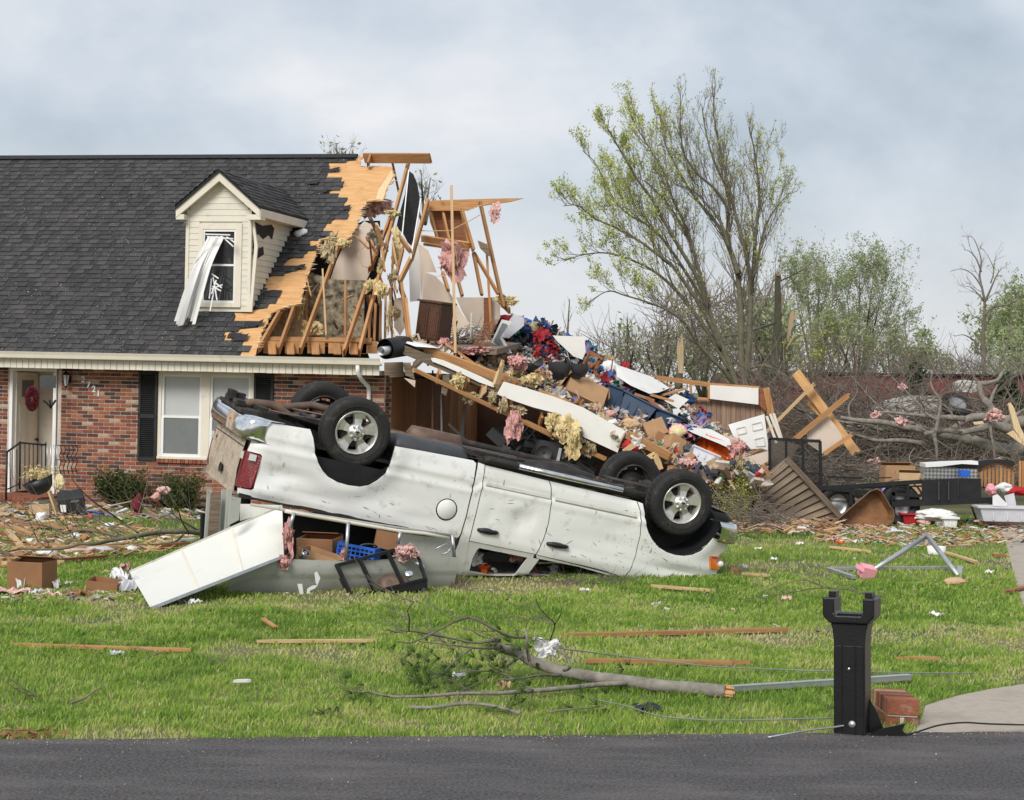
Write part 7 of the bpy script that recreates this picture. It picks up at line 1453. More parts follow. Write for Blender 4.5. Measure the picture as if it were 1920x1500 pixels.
# shrub beside the front tyre
def shrub(name,label,c,s,n,seed,m='bush',lsz=.03,st=40,group=None,strag=0):
    r=random.Random(seed); t=thing(name,label,'shrub',Vector((c.x,c.y,0)),group); tw=MB(); lv=MB()
    for i in range(st):
        a=r.uniform(0,6.28); e=Vector((c.x+s[0]*r.uniform(.3,1)*math.cos(a),c.y+s[1]*r.uniform(.3,1)*math.sin(a),s[2]*r.uniform(.5,1.15))); b=Vector((c.x+r.uniform(-.1,.1),c.y,0)); mid=b.lerp(e,.5)+rv(r,.08); pts=curve([b,mid,e],4); tw.tube(pts,[.01-.008*k/len(pts) for k in range(len(pts))],3,False,r.random())
        for k in range(n//st):
            q=pts[r.randrange(2,len(pts))]+rv(r,.09+strag); a1=rv(r).normalized()*lsz*r.uniform(.6,1.5); b1_=a1.cross(rv(r)).normalized()*lsz*.5; lv.add([q-a1,q+b1_,q+a1,q-b1_],[(0,1,2,3)],r.random())
    obj('stems',tw,M_['twig'],t,kind='stuff'); obj('foliage',lv,M_[m],t,kind='stuff')
shrub('small_shrub','scraggly yellow-green shrub between the front tyre and the fence section',G(1372,985)+Vector((0,-.3,0)),(.42,.35,.95),2600,3,'leaf',.02,60,strag=.04)
shrub('small_shrub','rounded olive evergreen shrub at the brick wall left of the window',H(-4.45,-.62,0),(.5,.36,.55),6500,4,'bush',.03,90)
shrub('small_shrub','smaller olive shrub under the window, partly hidden by the truck tailgate',H(-3.4,-.6,0),(.4,.35,.55),3800,5,'bush',.028,70)
# ---------------- left foreground: porch, planks, boxes ----------------
zl=lambda x,y:(x/4.8,900+y/4.8)
z3=lambda x,y:(x/2.884,640+y/2.884)
st=thing('porch_steps','low brick porch with one step in front of the open front door','porch',H(-6.5,-.6,0))
mbp=MB(); rr=random.Random(6)
obj('core',MB().prism([H(-8.4,-1.15,0),H(-5.75,-1.15,0),H(-5.75,-.13,0),H(-8.4,-.13,0)],(0,0,.13)),M_['mortar'],st); obj('step_core',MB().prism([H(-8.4,-1.5,0),H(-6.85,-1.5,0),H(-6.85,-1.16,0),H(-8.4,-1.16,0)],(0,0,.06)),M_['mortar'],st)
for r_ in range(2):
    for k in range(13): 
        Mx=HM@Matrix.Translation((-5.86-.2045*k-(.1 if r_ else 0),-1.155,.035+.067*r_)); obj('brick',mesh_b[rr.randrange(24)],None,st,Mx)
for k in range(32): obj('brick',MB().obox(HM@Matrix.Translation((-5.80-.082*k,-.66,.15)),.074,1.02,.05,rr.choice([.1,.35,.2,.45])),M_['brick'],st)
rl=thing('porch_railing','black wrought-iron porch railing with thin balusters, bent at its right end','railing',H(-6.6,-1.1,.15))
def rp(x,y,D=32.7): return P(*z3(x,y),D)
for n_,a,b,w_ in(('post',(108,540),(106,800),.03),('post',(38,600),(32,860),.03),('handrail',(36,600),(112,545),.03),('handrail',(108,548),(250,560),.03),('post',(248,545),(245,760),.022),('bottom_rail',(40,800),(105,770),.02)): obj(n_,MB().tube([rp(*a),rp(*b)],w_*.6,6),M_['iron'],rl)
for k,x in enumerate((55,75,92,135,158,180,203,226)): obj('baluster',MB().tube([rp(x,585 if x<108 else 556),rp(x,815 if x<108 else 765)],.009,5),M_['white' if x<108 and k%2 else 'iron'],rl)
for k,x in enumerate((255,272,290,308)): obj('bent_baluster',MB().tube([rp(x,560),rp(x+6*math.sin(k),640),rp(x-4+k*3,700),rp(x+5,745)],.010,5),M_['alu'],rl)
mb=MB()
for k in range(5):      # scrolled panel at the right end
    x=325+k*22
    mb=MB().tube([rp(x,560),rp(x+8,590),rp(x-6,620),rp(x+7,650),rp(x-5,680),rp(x+4,720)],.008,5); obj('scroll_bar',mb,M_['iron'],rl)
for y in(562,640,700): obj('scroll_rail',MB().tube([rp(300,y),rp(420,y+2)],.008,5),M_['iron'],rl)
pl=thing('hanging_planter','black half-round planter with dried flowers hooked on the porch railing','planter',rp(215,760,32.5))
c=rp(212,770,32.5); obj('bowl',MB().lathe([(0,-.17),(.10,-.165),(.19,-.10),(.26,.08),(.25,.08),(.18,-.08),(0,-.14)],TR(c,8,-22,0),24),M_['black'],pl)
r2=random.Random(14); mb=MB()
for i in range(420):
    q=c+Vector((r2.gauss(.02,.12),r2.gauss(0,.08),.08+abs(r2.gauss(.05,.08)))); a=rv(r2,.035); b=rv(r2,.03); mb.add([q-a,q+b,q+a],[(0,1,2)],r2.random())
obj('dried_flowers',mb,M_['yelins'],pl,kind='stuff')
meta(obj('foam_cushion',fluffmb(rp(320,765,32.5),(.12,.1,.17),4,.25,1.6,301,0),M_['yellow']),'cream cushion stuck between the planter and the brick wall','cushion')
wr=thing('door_wreath','round dark red berry wreath hanging on the open front door','wreath',P(*z3(172,310),33.9)); r2=random.Random(2); mb=MB(); wc=P(*z3(172,310),33.75)
for i in range(1500):
    a=r2.uniform(0,6.28); q=wc+Vector((math.cos(a)*.075,0,math.sin(a)*.16))*r2.uniform(.5,1.15)+rv(r2,.035); s_=rv(r2,.016); b=rv(r2,.02); mb.add([q-s_,q+b,q+s_],[(0,1,2)],r2.random())
obj('berries',mb,M_['maroon'],wr,kind='stuff'); obj('wreath_ring',MB().tube([wc+Vector((math.cos(a*.4)*.10,.02,math.sin(a*.4)*.20)) for a in range(17)],.025,6),M_['maroon'],wr)
meta(obj('wall_ornament',MB().tube([P(*z3(235,320),34.2),P(*z3(255,335),34.2),P(*z3(275,360),34.2),P(*z3(290,335),34.2),P(*z3(302,318),34.2)],.02,5).tube([P(*z3(270,318),34.2),P(*z3(275,362),34.2)],.02,5),M_['iron']),'black wall ornament with spread wings hanging in the hallway','ornament')
meta(obj('dark_picture',MB().prism([P(*z3(x,y),34.2) for x,y in((216,185),(300,185),(300,252),(216,250))],(0,.03,0)),M_['dkgrey']),'dark framed picture high on the hallway wall','picture')
# black bin, box ends and debris along the house wall
bn=thing('black_bin','black plastic bin lying on its side against the shrub','bin',G(125,955)); B=TR(P(*zl(640,200),31.3)+Vector((0,0,.0)),20,-8,18); 
obj('bin_body',bevel(obj('bin_body',MB().obox(B,.42,.40,.30),M_['black'],bn),.03).data,None,bn) if False else bevel(obj('bin_body',MB().obox(B,.40,.36,.28),M_['black'],bn),.03)
obj('bin_lid',MB().obox(B@Matrix.Translation((0,-.19,.02)),.36,.02,.26),M_['dkgrey'],bn); obj('bin_label',MB().obox(B@Matrix.Translation((.04,-.204,.10)),.13,.004,.04),M_['grey'],bn)
def lp(x0,y0,x1,y1,w_,t_,m,label,z0=.03,z1=.03,cat='board',group='broken boards strewn over the left lawn',j=.25):
    return board('broken_board',G(*zl(x0,y0),z0),G(*zl(x1,y1),z1),w_,t_,m,label=label,cat=cat,group=group,j0=j*.5,j1=j)
L8=[(0,345,480,450,.14,.04,'stud','wide orange board across the top of the left debris, cut by the picture edge'),(0,400,340,495,.18,.04,'stud','thick orange plank end near the left picture edge'),(0,470,150,520,.12,.04,'redwood','short red-brown board end at the left picture edge'),(190,400,960,460,.16,.03,'stud','long flat orange board below the front walk'),(60,450,200,610,.09,.03,'pale','pale board slanting down through the left debris'),(30,560,340,600,.12,.03,'redwood','dark orange board below the slanting pale board'),(70,720,340,600,.14,.03,'stud','orange board wedge pointing left, below the long bent branch'),(0,745,600,735,.05,.04,'pale','long thin pale stick along the lower edge of the left debris'),(300,545,590,540,.09,.03,'pale','short pale board in the grass gap'),(480,600,1240,600,.06,.03,'pale','thin pale strip under the long bent branch'),(860,600,1180,565,.1,.03,'stud','orange board crossing under the branch middle'),(1400,590,1720,560,.14,.03,'redwood','red-brown board near the right end of the long branch'),(1560,540,1790,535,.08,.03,'board_white','white-edged board near the truck cap posts'),(500,720,1000,680,.06,.03,'redwood','dark thin board below the grey plastic'),(0,300,260,340,.1,.04,'pale','pale board just under the brick step'),(260,330,760,335,.07,.03,'pale','pale board lying along the front walk'),(100,200,250,290,.1,.03,'stud','brown board leaning at the brick step'),(730,540,800,480,.08,.03,'stud','short orange stub standing out of the branch'),(330,570,640,600,.08,.03,'stud','orange strip between the branch and the paper'),(0,640,120,690,.05,.04,'oldwood','grey stick at the left edge below the branch'),(820,640,1250,615,.05,.03,'redwood','thin dark strip right of the grey plastic'),(1080,600,1500,610,.035,.02,'pale','hair-thin pale strip toward the camper door')]
for k,a in enumerate(L8): lp(*a[:7],a[7],z0=.03+.015*(k%5),z1=.03+.012*(k%4))
board('leaning_plank',P(*zl(445,100),31.6),G(*zl(520,320),.02),.16,.03,'pale',label='pale plank leaning upright against the black bin',cat='board'); pan('yellow_box_side',[(255,225),(440,218),(443,318),(255,305)],30.8,'card3',.18,zf_=zl,label='pale yellow board box standing on the grass left of the black bin',cat='box')
pan('brown_board_piece',[(600-340,0),(260,1)][:0] or [(540,225),(590,225),(595,290),(550,290)],31.0,'paper',.03,zf_=zl,label='small white board leaning on the black bin',cat='board')
# blue broom and sticks
bm_=thing('blue_pole','bright blue plastic pole lying bent on the ground by the bin','pole',G(*zl(560,300))); obj('pole',MB().tube([G(*zl(560,300),.05),G(*zl(680,282),.12),G(*zl(850,290),.06),G(*zl(1010,322),.04)],.022,6),M_['blue'],bm_)
bo=thing('broom','wooden broom handle with a blue middle, lying before the shrubs','broom',G(*zl(1000,260))); obj('handle',MB().tube([G(*zl(780,280),.05),G(*zl(1350,155),.25)],.014,6),M_['pale'],bo); obj('sleeve',MB().tube([G(*zl(1000,232),.12),G(*zl(1120,207),.16)],.02,6),M_['blue'],bo)
meta(obj('grey_stick',MB().tube([G(*zl(1270,225),.1),G(*zl(1370,232),.1)],.018,6),M_['oldwood']),'short grey stick between the red towel and the pink cloth','stick')
for k,(x,y,s,m,l,c_) in enumerate([(1235,300,(.12,.09,.24),'maroon','dark red towel heaped upright before the shrubs','towel'),(1170,190,(.1,.08,.12),'yelins','yellow cloth scrap draped on the broom handle','cloth'),(1470,90,(.14,.1,.09),'palepink','pale pink cloth caught on top of the shrub','cloth'),(1400,150,(.10,.08,.09),'pinkins','reddish pink cloth hanging below the pale pink cloth','cloth'),(1830,210,(.1,.08,.12),'paper','white paper caught beside the camper shell posts','paper'),(980,265,(.06,.06,.05),'paper','small white crumple right of the blue pole','paper'),(370,370,(.13,.1,.09),'paper','grey-white plastic bottle heap left on the boards','bottle'),(985,440,(.11,.09,.06),'paper','white crumpled paper on the upper right lawn debris','paper'),(680,535,(.09,.08,.07),'paper','white paper ball caught in the branch','paper'),(1075,590,(.08,.07,.07),'paper','white crumpled scrap under the branch right of centre','paper'),(280,580,(.14,.1,.06),'paper','white sheet scrap on the dark orange board','paper'),(420,685,(.17,.11,.06),'paper','bright white crumpled paper below the long branch','paper'),(700,660,(.25,.12,.05),'palepink','pinkish pale wrapping heap under the branch','wrapping'),(900,650,(.24,.12,.05),'clearpl','grey translucent plastic sheet on the grass under the branch','plastic sheet'),(1190,640,(.12,.08,.05),'paper','white paper scrap right of the grey plastic sheet','paper'),(1480,550,(.13,.08,.05),'paper','white paper left of the white-edged board','paper'),(1680,515,(.18,.1,.04),'palepink','pink and white flat scrap near the branch butt','scrap'),(1250,430,(.13,.09,.04),'card2','brown scrap on the lawn below the walk','scrap'),(1690,345,(.1,.08,.06),'card2','red-brown brick-like lump at the end of the walk','lump'),(1395,380,(.09,.08,.05),'card','orange brown lump on the front walk','lump'),(1550,250,(.3,.1,.22),'black','black plastic bag under the pink cloth','bag')]):
    p=G(*zl(x,y+s[2]*60),0); p.z=s[2]*.75
    if k in(2,3): p=P(*zl(x,y),31.6)
    meta(obj('loose_item',fluffmb(p,s,3,.4,2.2,k+320,0),M_[m]),l,c_)
# cardboard boxes on the near grass
cbox('square brown cardboard box standing on the grass at far left',G(*zl(250,985))+Vector((.02,.1,.15)),(.40,.34,.29),2,0,-14,'card2',2)
cbox('crushed brown cardboard box with a flap up, left of the hanging camper door',G(*zl(930,1020))+Vector((0,.1,.06)),(.34,.22,.14),8,6,-10,'card2',0)
pan('cardboard_flap',[(820,900),(950,800),(988,822),(900,942)],22.6,'card3',.01,zf_=zl,label='pale cardboard flap standing up from the crushed box',cat='cardboard')
for k,(x,y,a,b,h,m,l,c_) in enumerate([(90,1030,.42,.16,.08,'palepink','pinkish white cloth lying left of the square box','cloth'),(215,985,.16,.14,.16,'paper','white torn paper standing before the square box','paper'),(470,975,.16,.12,.12,'paper','white packet right of the square box','packet'),(330,1030,.2,.1,.06,'clearpl','small clear wrapper below the square box','wrapper'),(500,1055,.25,.1,.06,'palepink','pink and white scraps between the two boxes','scraps'),(720,1060,.22,.12,.09,'card2','brown leaf-coloured litter below the crushed box','litter'),(1110,950,.34,.24,.2,'paper','white and purple bundle of clothes at the camper door edge','clothes'),(1200,1010,.3,.2,.16,'clearpl','grey striped cloth bundle tucked under the camper door','cloth'),(1120,825,.2,.12,.1,'pinkins','pink insulation piece above the bundle of clothes','insulation'),(920,1020,.15,.08,.05,'paper','torn white paper on the crushed box','paper'),(620,935,.17,.06,.03,'paper','thin white scrap in the grass between the boxes','paper'),(1660,1110,.14,.08,.04,'clearpl','clear plastic scrap under the camper door','plastic'),(1755,1118,.12,.07,.06,'paper','white cup-like scrap right of the camper door foot','paper')]):
    meta(obj('crumpled_scrap',crumplemb(G(*zl(x,y)),a,b,h,k+400,10,ragged=.35),M_[m]),l,c_)
pan('grey_shard',[(778,1030),(800,1012),(930,1100),(850,1118)],21.9,'clearpl',.01,zf_=zl,label='pointed grey plastic shard standing in the grass',cat='shard')
# long bent branch over the left debris
br=thing('long_branch','long bent bare branch lying across the debris on the left lawn','branch',G(*zl(900,560)))
def zb_(x,y,h): return G(*zl(x,y),h)
C=curve([zb_(1850,480,.25),zb_(1650,465,.3),zb_(1450,470,.3),zb_(1250,500,.28),zb_(1000,545,.22),zb_(850,575,.2),zb_(720,575,.2),zb_(600,610,.15),zb_(400,625,.12),zb_(200,620,.1),zb_(0,660,.08)],5)
obj('limb',MB().tube(C,[.034-.024*i/len(C) for i in range(len(C))],8),M_['barkgreen'],br)
for pts,r0 in((((1250,480,.3),(1050,340,.5),(850,200,.8),(730,90,1.0),(640,-20,1.3)),.014),(((1060,510,.25),(950,480,.25),(750,450,.25),(600,475,.2),(470,430,.25),(330,400,.3),(150,385,.3)),.022),(((1700,470,.3),(1640,380,.5),(1600,260,.8),(1520,120,1.1),(1460,0,1.4)),.012),(((1780,450,.3),(1640,370,.45),(1560,310,.6),(1460,240,.7)),.011),(((1240,510,.28),(1180,570,.1)),.012),(((1650,490,.3),(1580,550,.15),(1420,575,.1),(1230,580,.1)),.016),(((1560,310,.6),(1500,150,.9),(1420,60,1.1)),.006),(((720,575,.2),(660,500,.3),(560,380,.5),(400,250,.7)),.008),(((1000,545,.2),(900,470,.3),(800,380,.45)),.007),(((500,610,.1),(420,680,.1),(300,720,.05)),.008)):
    C=curve([zb_(*p) for p in pts],4); obj('side_branch',MB().tube(C,[r0*(1-.75*i/len(C)) for i in range(len(C))],6),M_['barkgreen'],br)
tw=MB(); r2=random.Random(8)
for i in range(46):
    x=r2.uniform(0,1800); y=560+r2.uniform(-90,60)-x*.04; twigs(tw,None,zb_(x,y,r2.uniform(.05,.3)),Vector((r2.uniform(-1,.3),r2.uniform(-.5,.5),r2.uniform(0,.7))),r2.uniform(.4,.9),.006,1,r2,up=.1,kids=(1,3))
obj('twigs',tw,M_['twig'],br,kind='stuff')
# fine wood litter over the left debris zone
def scraps(name,label,zone,n,seed,m,z=zl,smin=.02,smax=.09,h=.03,long=3):
    r=random.Random(seed); mb=MB(); poly=[Vector((*z(*p),0)) for p in zone]; xs_=[p.x for p in poly]; ys_=[p.y for p in poly]; c=0
    while c<n:
        x=r.uniform(min(xs_),max(xs_)); y=r.uniform(min(ys_),max(ys_))
        if not inpoly(np.array([x]),np.array([y]),poly)[0]: continue
        c+=1; L2=r.uniform(smin,smax); mb.obox(Matrix.Translation(G(x,y,r.uniform(.01,h)))@rot(r.uniform(-25,25),r.uniform(-25,25),r.uniform(-60,60)),L2*r.uniform(1,long),L2*.5,r.uniform(.004,.02),r.random())
    return meta(obj(name,mb,M_[m],kind='stuff'),label,'litter')
scraps('wood_litter','splinters and small wood scraps covering the left lawn below the walk',[(0,320),(1000,400),(1800,480),(1700,600),(1300,660),(700,720),(0,780)],900,1,'woodscrap',smax=.11,long=4)
scraps('wall_foot_litter','mixed small rubbish along the foot of the brick wall and shrubs',[(0,150),(480,200),(1850,270),(1850,350),(1200,350),(0,330)],330,2,'scrap',smax=.12,h=.12,long=2)
scraps('near_litter','small paper and plastic scraps in the grass around the cardboard boxes',[(0,1000),(1150,960),(1300,1080),(700,1080),(0,1110)],150,3,'scrap',smax=.05)
scraps('yard_litter','mixed small rubbish strewn in front of the trailer and on the driveway edge',[(430,1060),(900,1040),(1761,1010),(1761,1160),(1200,1190),(500,1150)],520,4,'scrap',z=z8,smax=.07,long=2.2,h=.08)
scraps('yard_wood_litter','wood splinters strewn in front of the trailer',[(430,1060),(900,1040),(1761,1010),(1761,1160),(1200,1190),(500,1150)],420,24,'woodscrap',z=z8,smax=.08,long=4,h=.06)
scraps('far_yard_litter','pale and dark rubbish strewn on the ground behind the trailer',[(150,690),(1761,690),(1761,830),(150,830)],420,14,'scrap',z=z8,smax=.14,long=2.5,h=.2)
scraps('lawn_specks','few tiny pale scraps scattered over the middle of the lawn',[(-2000,1100),(1700,1100),(1700,1500),(900,1800),(-3800,1500)],150,5,'scrap',z=z8,smin=.008,smax=.03)
scraps('weed_litter','brush litter of twigs and scraps around the fallen fence section',[(-60,930),(350,1000),(640,1000),(620,1100),(0,1100)],380,6,'woodscrap',z=z8,smax=.12,long=4,h=.15)
# ---------------- inside / in front of the truck ----------------
def C_(px,py,d=0.5): return CM@cp(px,py,d)
cbox('brown cardboard box in the camper shell, left one',C_(600,1030,.75),(.42,.35,.28),5,0,-15,'card2',2)
cbox('slanted brown box leaning out of the camper shell opening',C_(605,1048,.35),(.5,.3,.14),0,14,-20,'card',0)
cbox('dark brown box in the right part of the camper shell',C_(728,1012,.9),(.3,.3,.2),0,10,5,'card2',0)
cr_=thing('blue_crate','bright blue plastic lattice crate inside the camper shell opening','crate',C_(665,1045,.3)); CB=Matrix.Translation(C_(672,1040,.35))@rot(0,8,-12)
for x in[-.2+.05*i for i in range(9)]: obj('upright',MB().obox(CB@Matrix.Translation((x,-.13,0)),.012,.01,.2),M_['blue'],cr_)
for z in(-.1,-.05,0,.05,.1): obj('band',MB().obox(CB@Matrix.Translation((0,-.13,z)),.42,.012,.014 if abs(z)<.09 else .03),M_['blue'],cr_)
for x in(-.21,.21): obj('end_panel',MB().obox(CB@Matrix.Translation((x,0,0)),.012,.27,.22),M_['blue'],cr_)
obj('crate_floor',MB().obox(CB@Matrix.Translation((0,0,-.1)),.42,.26,.012),M_['blue'],cr_)
for k,(x,y,d,s,m,l) in enumerate([(540,1010,.15,(.07,.07,.20),'pinkins','pink insulation wrapped round the rear post of the camper shell'),(530,1055,.0,(.09,.06,.10),'pinkins','pink insulation hanging over the lower edge by the white door'),(646,1040,.1,(.045,.04,.09),'pinkins','small pink insulation strip on the middle window post'),(762,1035,-.1,(.15,.09,.09),'palepink','large pink insulation wad on top of the black steel rack'),(680,1125,-.3,(.09,.06,.03),'pinkins','pink scrap on the grass under the black rack'),(648,1120,-.25,(.08,.05,.04),'palepink','pale pink scrap at the rack corner on the grass')]):
    meta(obj('insulation_wad',fluffmb(C_(x,y,d),s,4,.4,2.2,k+500,24,.2),M_[m]),l,'insulation')
meta(obj('metal_cup',MB().lathe([(0,-.05),(.03,-.05),(.045,.04),(.042,.04)],TR(C_(570,1040,.2),30,40,0),14),M_['chrome']),'shiny round metal cup beside the pink insulation in the camper shell','cup')
meta(obj('steering_coil',MB().tube([C_(690+18*math.cos(a/2),1028+8*math.sin(a/2),.4) for a in range(13)],.012,6),M_['dkgrey']),'dark coiled hose behind the blue crate','hose')
# black steel rack leaning on the shell
zk=lambda x,y:(420+x/4.3636,960+y/4.3636)
rk=thing('steel_rack','black steel rack frame leaning against the camper shell on the grass','rack',G(*zk(1150,710)))
def kp(x,y,d): return C_(*zk(x,y),d)
for n_,a,b,w_ in(('tube',(915,440,-.02),(1395,310,-.05),.035),('tube',(920,430,-.02),(1055,715,-.3),.035),('tube',(1110,390,-.04),(1260,705,-.33),.035),('tube',(1335,320,-.05),(1485,640,-.33),.035),('tube',(1590,370,-.1),(1655,570,-.33),.03),('tube',(1060,715,-.3),(1655,570,-.33),.045),('tube',(1070,690,-.32),(1650,545,-.35),.025),('tube',(1260,700,-.3),(1660,600,-.35),.04),('hook',(945,545,-.1),(985,625,-.2),.012)): obj(n_,MB().beam(kp(*a),kp(*b),w_,w_),M_['iron'],rk)
obj('wheel_disc',MB().lathe([(0,.0),(.09,.005),(.17,.0),(.17,-.02),(0,-.03)],Matrix.Translation(kp(1400,590,-.2))@rot(60,10,0)@Matrix.Diagonal((1.1,.7,1,1)),24),M_['rust'],rk)
obj('foot_block',MB().obox(Matrix.Translation(kp(1600,640,-.3))@rot(0,12,-20),.16,.08,.09),M_['dkgrey'],rk)
meta(obj('bent_duct',MB().tube([kp(1560,400,-.1),kp(1600,430,-.12),kp(1630,470,-.15)],.035,8),M_['alu']),'short grey tube end beside the pink wad on the rack','tube')
meta(obj('jar_lid',MB().lathe([(.045,.0),(.05,.02),(.03,.03),(0,.032)],Matrix.Translation(kp(1510,510,-.25))@rot(50,0,0),18),M_['chrome']),'shiny round lid on the black rack','lid')
# folded white strips on the grass
ws=thing('white_strip','folded white plastic strip standing in the grass before the camper shell','strip',G(*zk(640,700)))
for q in([(600,590),(640,590),(650,670),(690,715),(660,712),(625,690)],[(740,500),(760,487),(788,540),(765,600),(750,580)],[(765,600),(720,605),(680,630),(675,670),(690,700),(705,670),(700,645),(745,625)],[(695,700),(730,685),(735,715),(705,720)]):
    V=[kp(x,y,-.12) for x,y in q]; obj('strip_piece',MB().prism(V,(0,.008,.002)),M_['white'],ws)
meta(obj('crumpled_scrap',crumplemb(kp(1665,690,-.35)-Vector((0,0,.03)),.16,.08,.05,3,8),M_['paper']),'small white crumple on the grass right of the rack','paper')
# debris in the cab windows
r2=random.Random(33)
for k,(x,y,s,m,l) in enumerate([(890,1050,.16,'paper','white sheet inside the rear cab window'),(905,1070,.14,'orange','orange-brown cloth inside the rear cab window'),(925,1085,.09,'paper','white corner hanging out of the rear cab window'),(965,1045,.12,'pinkins','faded pink cloth in the upper rear cab window'),(1035,1075,.12,'clearpl','grey plastic sheet in the front cab window'),(1003,1090,.07,'orange','small orange scrap by the door pillar')]):
    d=.6; q=TM@tl(x,y,d); q.z=max(q.z,.05); meta(obj('crumpled_scrap',crumplemb(q,s*1.4,s,s*.5,k+610,8,M=rot(60,0,r2.uniform(0,90))),M_[m]),l,'scrap')
tw=MB()
for i in range(70): 
    q=G(r2.uniform(1020,1180),r2.uniform(1086,1097),.02); twigs(tw,None,q,Vector((r2.uniform(-1,1),-.3,r2.uniform(0,.12))),r2.uniform(.1,.3),.004,1,r2,kids=(1,2),lmin=.05)
for i in range(40): q=G(r2.uniform(840,875),r2.uniform(1092,1102),.02); twigs(tw,None,q,Vector((r2.uniform(-.4,.6),-.1,r2.uniform(.2,.7))),r2.uniform(.05,.13),.006,0,r2)
meta(obj('crushed_twigs',tw,M_['twig'],kind='stuff'),'dry twigs and straw squeezed out under the crushed truck cab','twigs')
# ---------------- foreground ----------------
# mailbox post
mp_=G(1596,1381); mt=thing('mailbox_post','black moulded plastic mailbox post with a forked top and no mailbox','mailbox post',TR(mp_,0,-1.5,-24)); MO=mt.matrix_basis
def mo(name,pts,y0,y1,m='blackpost',bw=.008,par=None): return bevel(obj(name,MB().prism([(x,y0,z) for x,z in pts],(0,y1-y0,0)),M_[m],par or mt,None,'l'),bw,3)
h=.93; 
mo('column',[(-.105,-.05),(.105,-.05),(.105,.3),(.104,.62),(.112,.70),(.125,.745),(-.125,.745),(-.112,.70),(-.104,.62),(-.105,.3)],-.05,.12)
mo('fork',[(-.125,.746),(.125,.746),(.165,.785),(.172,.80),(.172,h-.015),(.095,h-.015),(.095,.815),(.08,.80),(-.08,.80),(-.095,.815),(-.095,h-.015),(-.172,h-.015),(-.172,.80),(-.165,.785)],-.075,.12,bw=.012)
mo('fork_tip',[(.095,h-.016),(.145,h-.016),(.145,h+.02),(.095,h+.02)],-.02,.07,bw=.004); mo('fork_tip',[(-.145,h-.016),(-.095,h-.016),(-.095,h+.02),(-.145,h+.02)],-.02,.07,bw=.004)
for k in range(8): mo('grip_rib',[(-.075+k*.02,.80),(-.063+k*.02,.80),(-.063+k*.02,.812),(-.075+k*.02,.812)],-.07,.07,bw=.002)
for x0,x1 in((-.093,-.048),(-.040,.040),(.048,.093)): mo('face_panel',[(x0,.02),(x1,.02),(x1,.60),(x0,.60)],-.056,-.049,bw=.004)
obj('bolt',MB().lathe([(0,.012),(.012,.01),(.022,.004),(.024,0)],TR((.02,-.057,.09),90,0,0),18),M_['alu'],mt,None,'l'); obj('bolt',MB().lathe([(0,.004),(.008,.0)],TR((0,-.057,.45),90,0,0),10),M_['alu'],mt,None,'l')
# torn plastic skirt at the foot
zm=lambda x,y:(1340+x/3.3103,1080+y/3.3103)
for q,D,l in(([(928,742),(965,765),(1010,850),(1045,940),(1060,965),(1010,990),(960,992),(940,900),(932,870),(950,820),(930,822)],12.95,'torn upright black plastic plate at the right foot of the mailbox post'),([(1045,945),(1120,930),(1185,915),(1165,960),(1200,990),(1060,992),(950,990)],12.85,'torn flat black plastic piece under the brick stub')): pan('torn_plate',q,D,'blackpost',.015,None,zm,l,'plastic piece')
# brick stub
b0=G(*zm(1060,945)); bx_=Vector((.995,.06,0)).normalized(); by_=Vector((.05,.998,0)).normalized()
bs_=thing('brick_stub','broken low brick pier stub lying tilted beside the mailbox post','brick stub',b0)
BM=Matrix((bx_,by_,Vector((0,0,1)))).transposed().to_4x4(); BM.translation=b0; BM=BM@rot(-3,2,0); rr=random.Random(3)
for k in range(9):
    o=obj('brick',MB().obox(BM@Matrix.Translation((.115,.036+k*.084,.145))@rot(rr.uniform(-2,2),0,rr.uniform(-1.5,1.5)),.222,.064,.105,[.1,.5,.05,.7,.55,.35,.1,.95,.5][k]),M_['brick'],bs_); bevel(o,.004)
for k in range(4):
    for x in(.052,.178): bevel(obj('brick',MB().obox(BM@Matrix.Translation((x,.1+k*.17,.045)),.10,.155,.075,rr.choice([.05,.35,.2])),M_['brick'],bs_),.004)
obj('mortar_bed',MB().obox(BM@Matrix.Translation((.115,.355,.088)),.205,.68,.014).obox(BM@Matrix.Translation((.115,.355,.05)),.03,.66,.07),M_['mortar'],bs_); obj('mortar_joint',MB().obox(BM@Matrix.Translation((.115,.355,.135)),.205,.66,.07),M_['mortar'],bs_)
# steel sign channel lying behind the post
pc=thing('steel_channel','long grey steel channel lying in the grass behind the mailbox post','steel bar',G(*zm(700,650))); A_=G(*zm(80,685),.075); B_=G(*zm(1215,612),.07)
obj('channel_web',MB().beam(A_,B_,.065,.006),M_['alu'],pc); obj('channel_flange',MB().beam(A_+Vector((0,-.03,-.02)),B_+Vector((0,-.03,-.02)),.006,.035),M_['alu'],pc)
# wires
def wire(name,label,pts,r,m,cat='wire'): 
    return meta(obj(name,MB().tube(curve(pts,6),r,5),M_[m]),label,cat)
zb=lambda x,y:(640+x/2.526,1120+y/2.526)
wire('steel_cable','thin grey cable running from the pine branch to the mailbox post',[G(*zb(1020,240),.25),G(*zb(1300,275),.12),G(*zb(1600,310),.08),G(*zm(0,562),.06),G(*zm(400,580),.05),G(*zm(740,592),.05),G(*zm(1200,600),.04),G(*zm(1600,605),.03)],.005,'grey','cable')
wire('steel_cable','thin grey cable looping low through the near grass to the post',[G(*zb(1180,480),.05),G(*zb(1350,515),.06),G(*zb(1500,560),.05),G(*zb(1700,580),.05),G(*zm(0,895),.06),G(*zm(300,893),.06),G(*zm(750,880),.08)],.005,'grey','cable')
wire('steel_cable','pale thick cable end lying at the road edge left of the post',[G(*zm(330,1002),.03),G(*zm(450,980),.05),G(*zm(600,955),.06),G(*zm(760,935),.07),G(*zm(935,905),.1)],.007,'alu','cable')
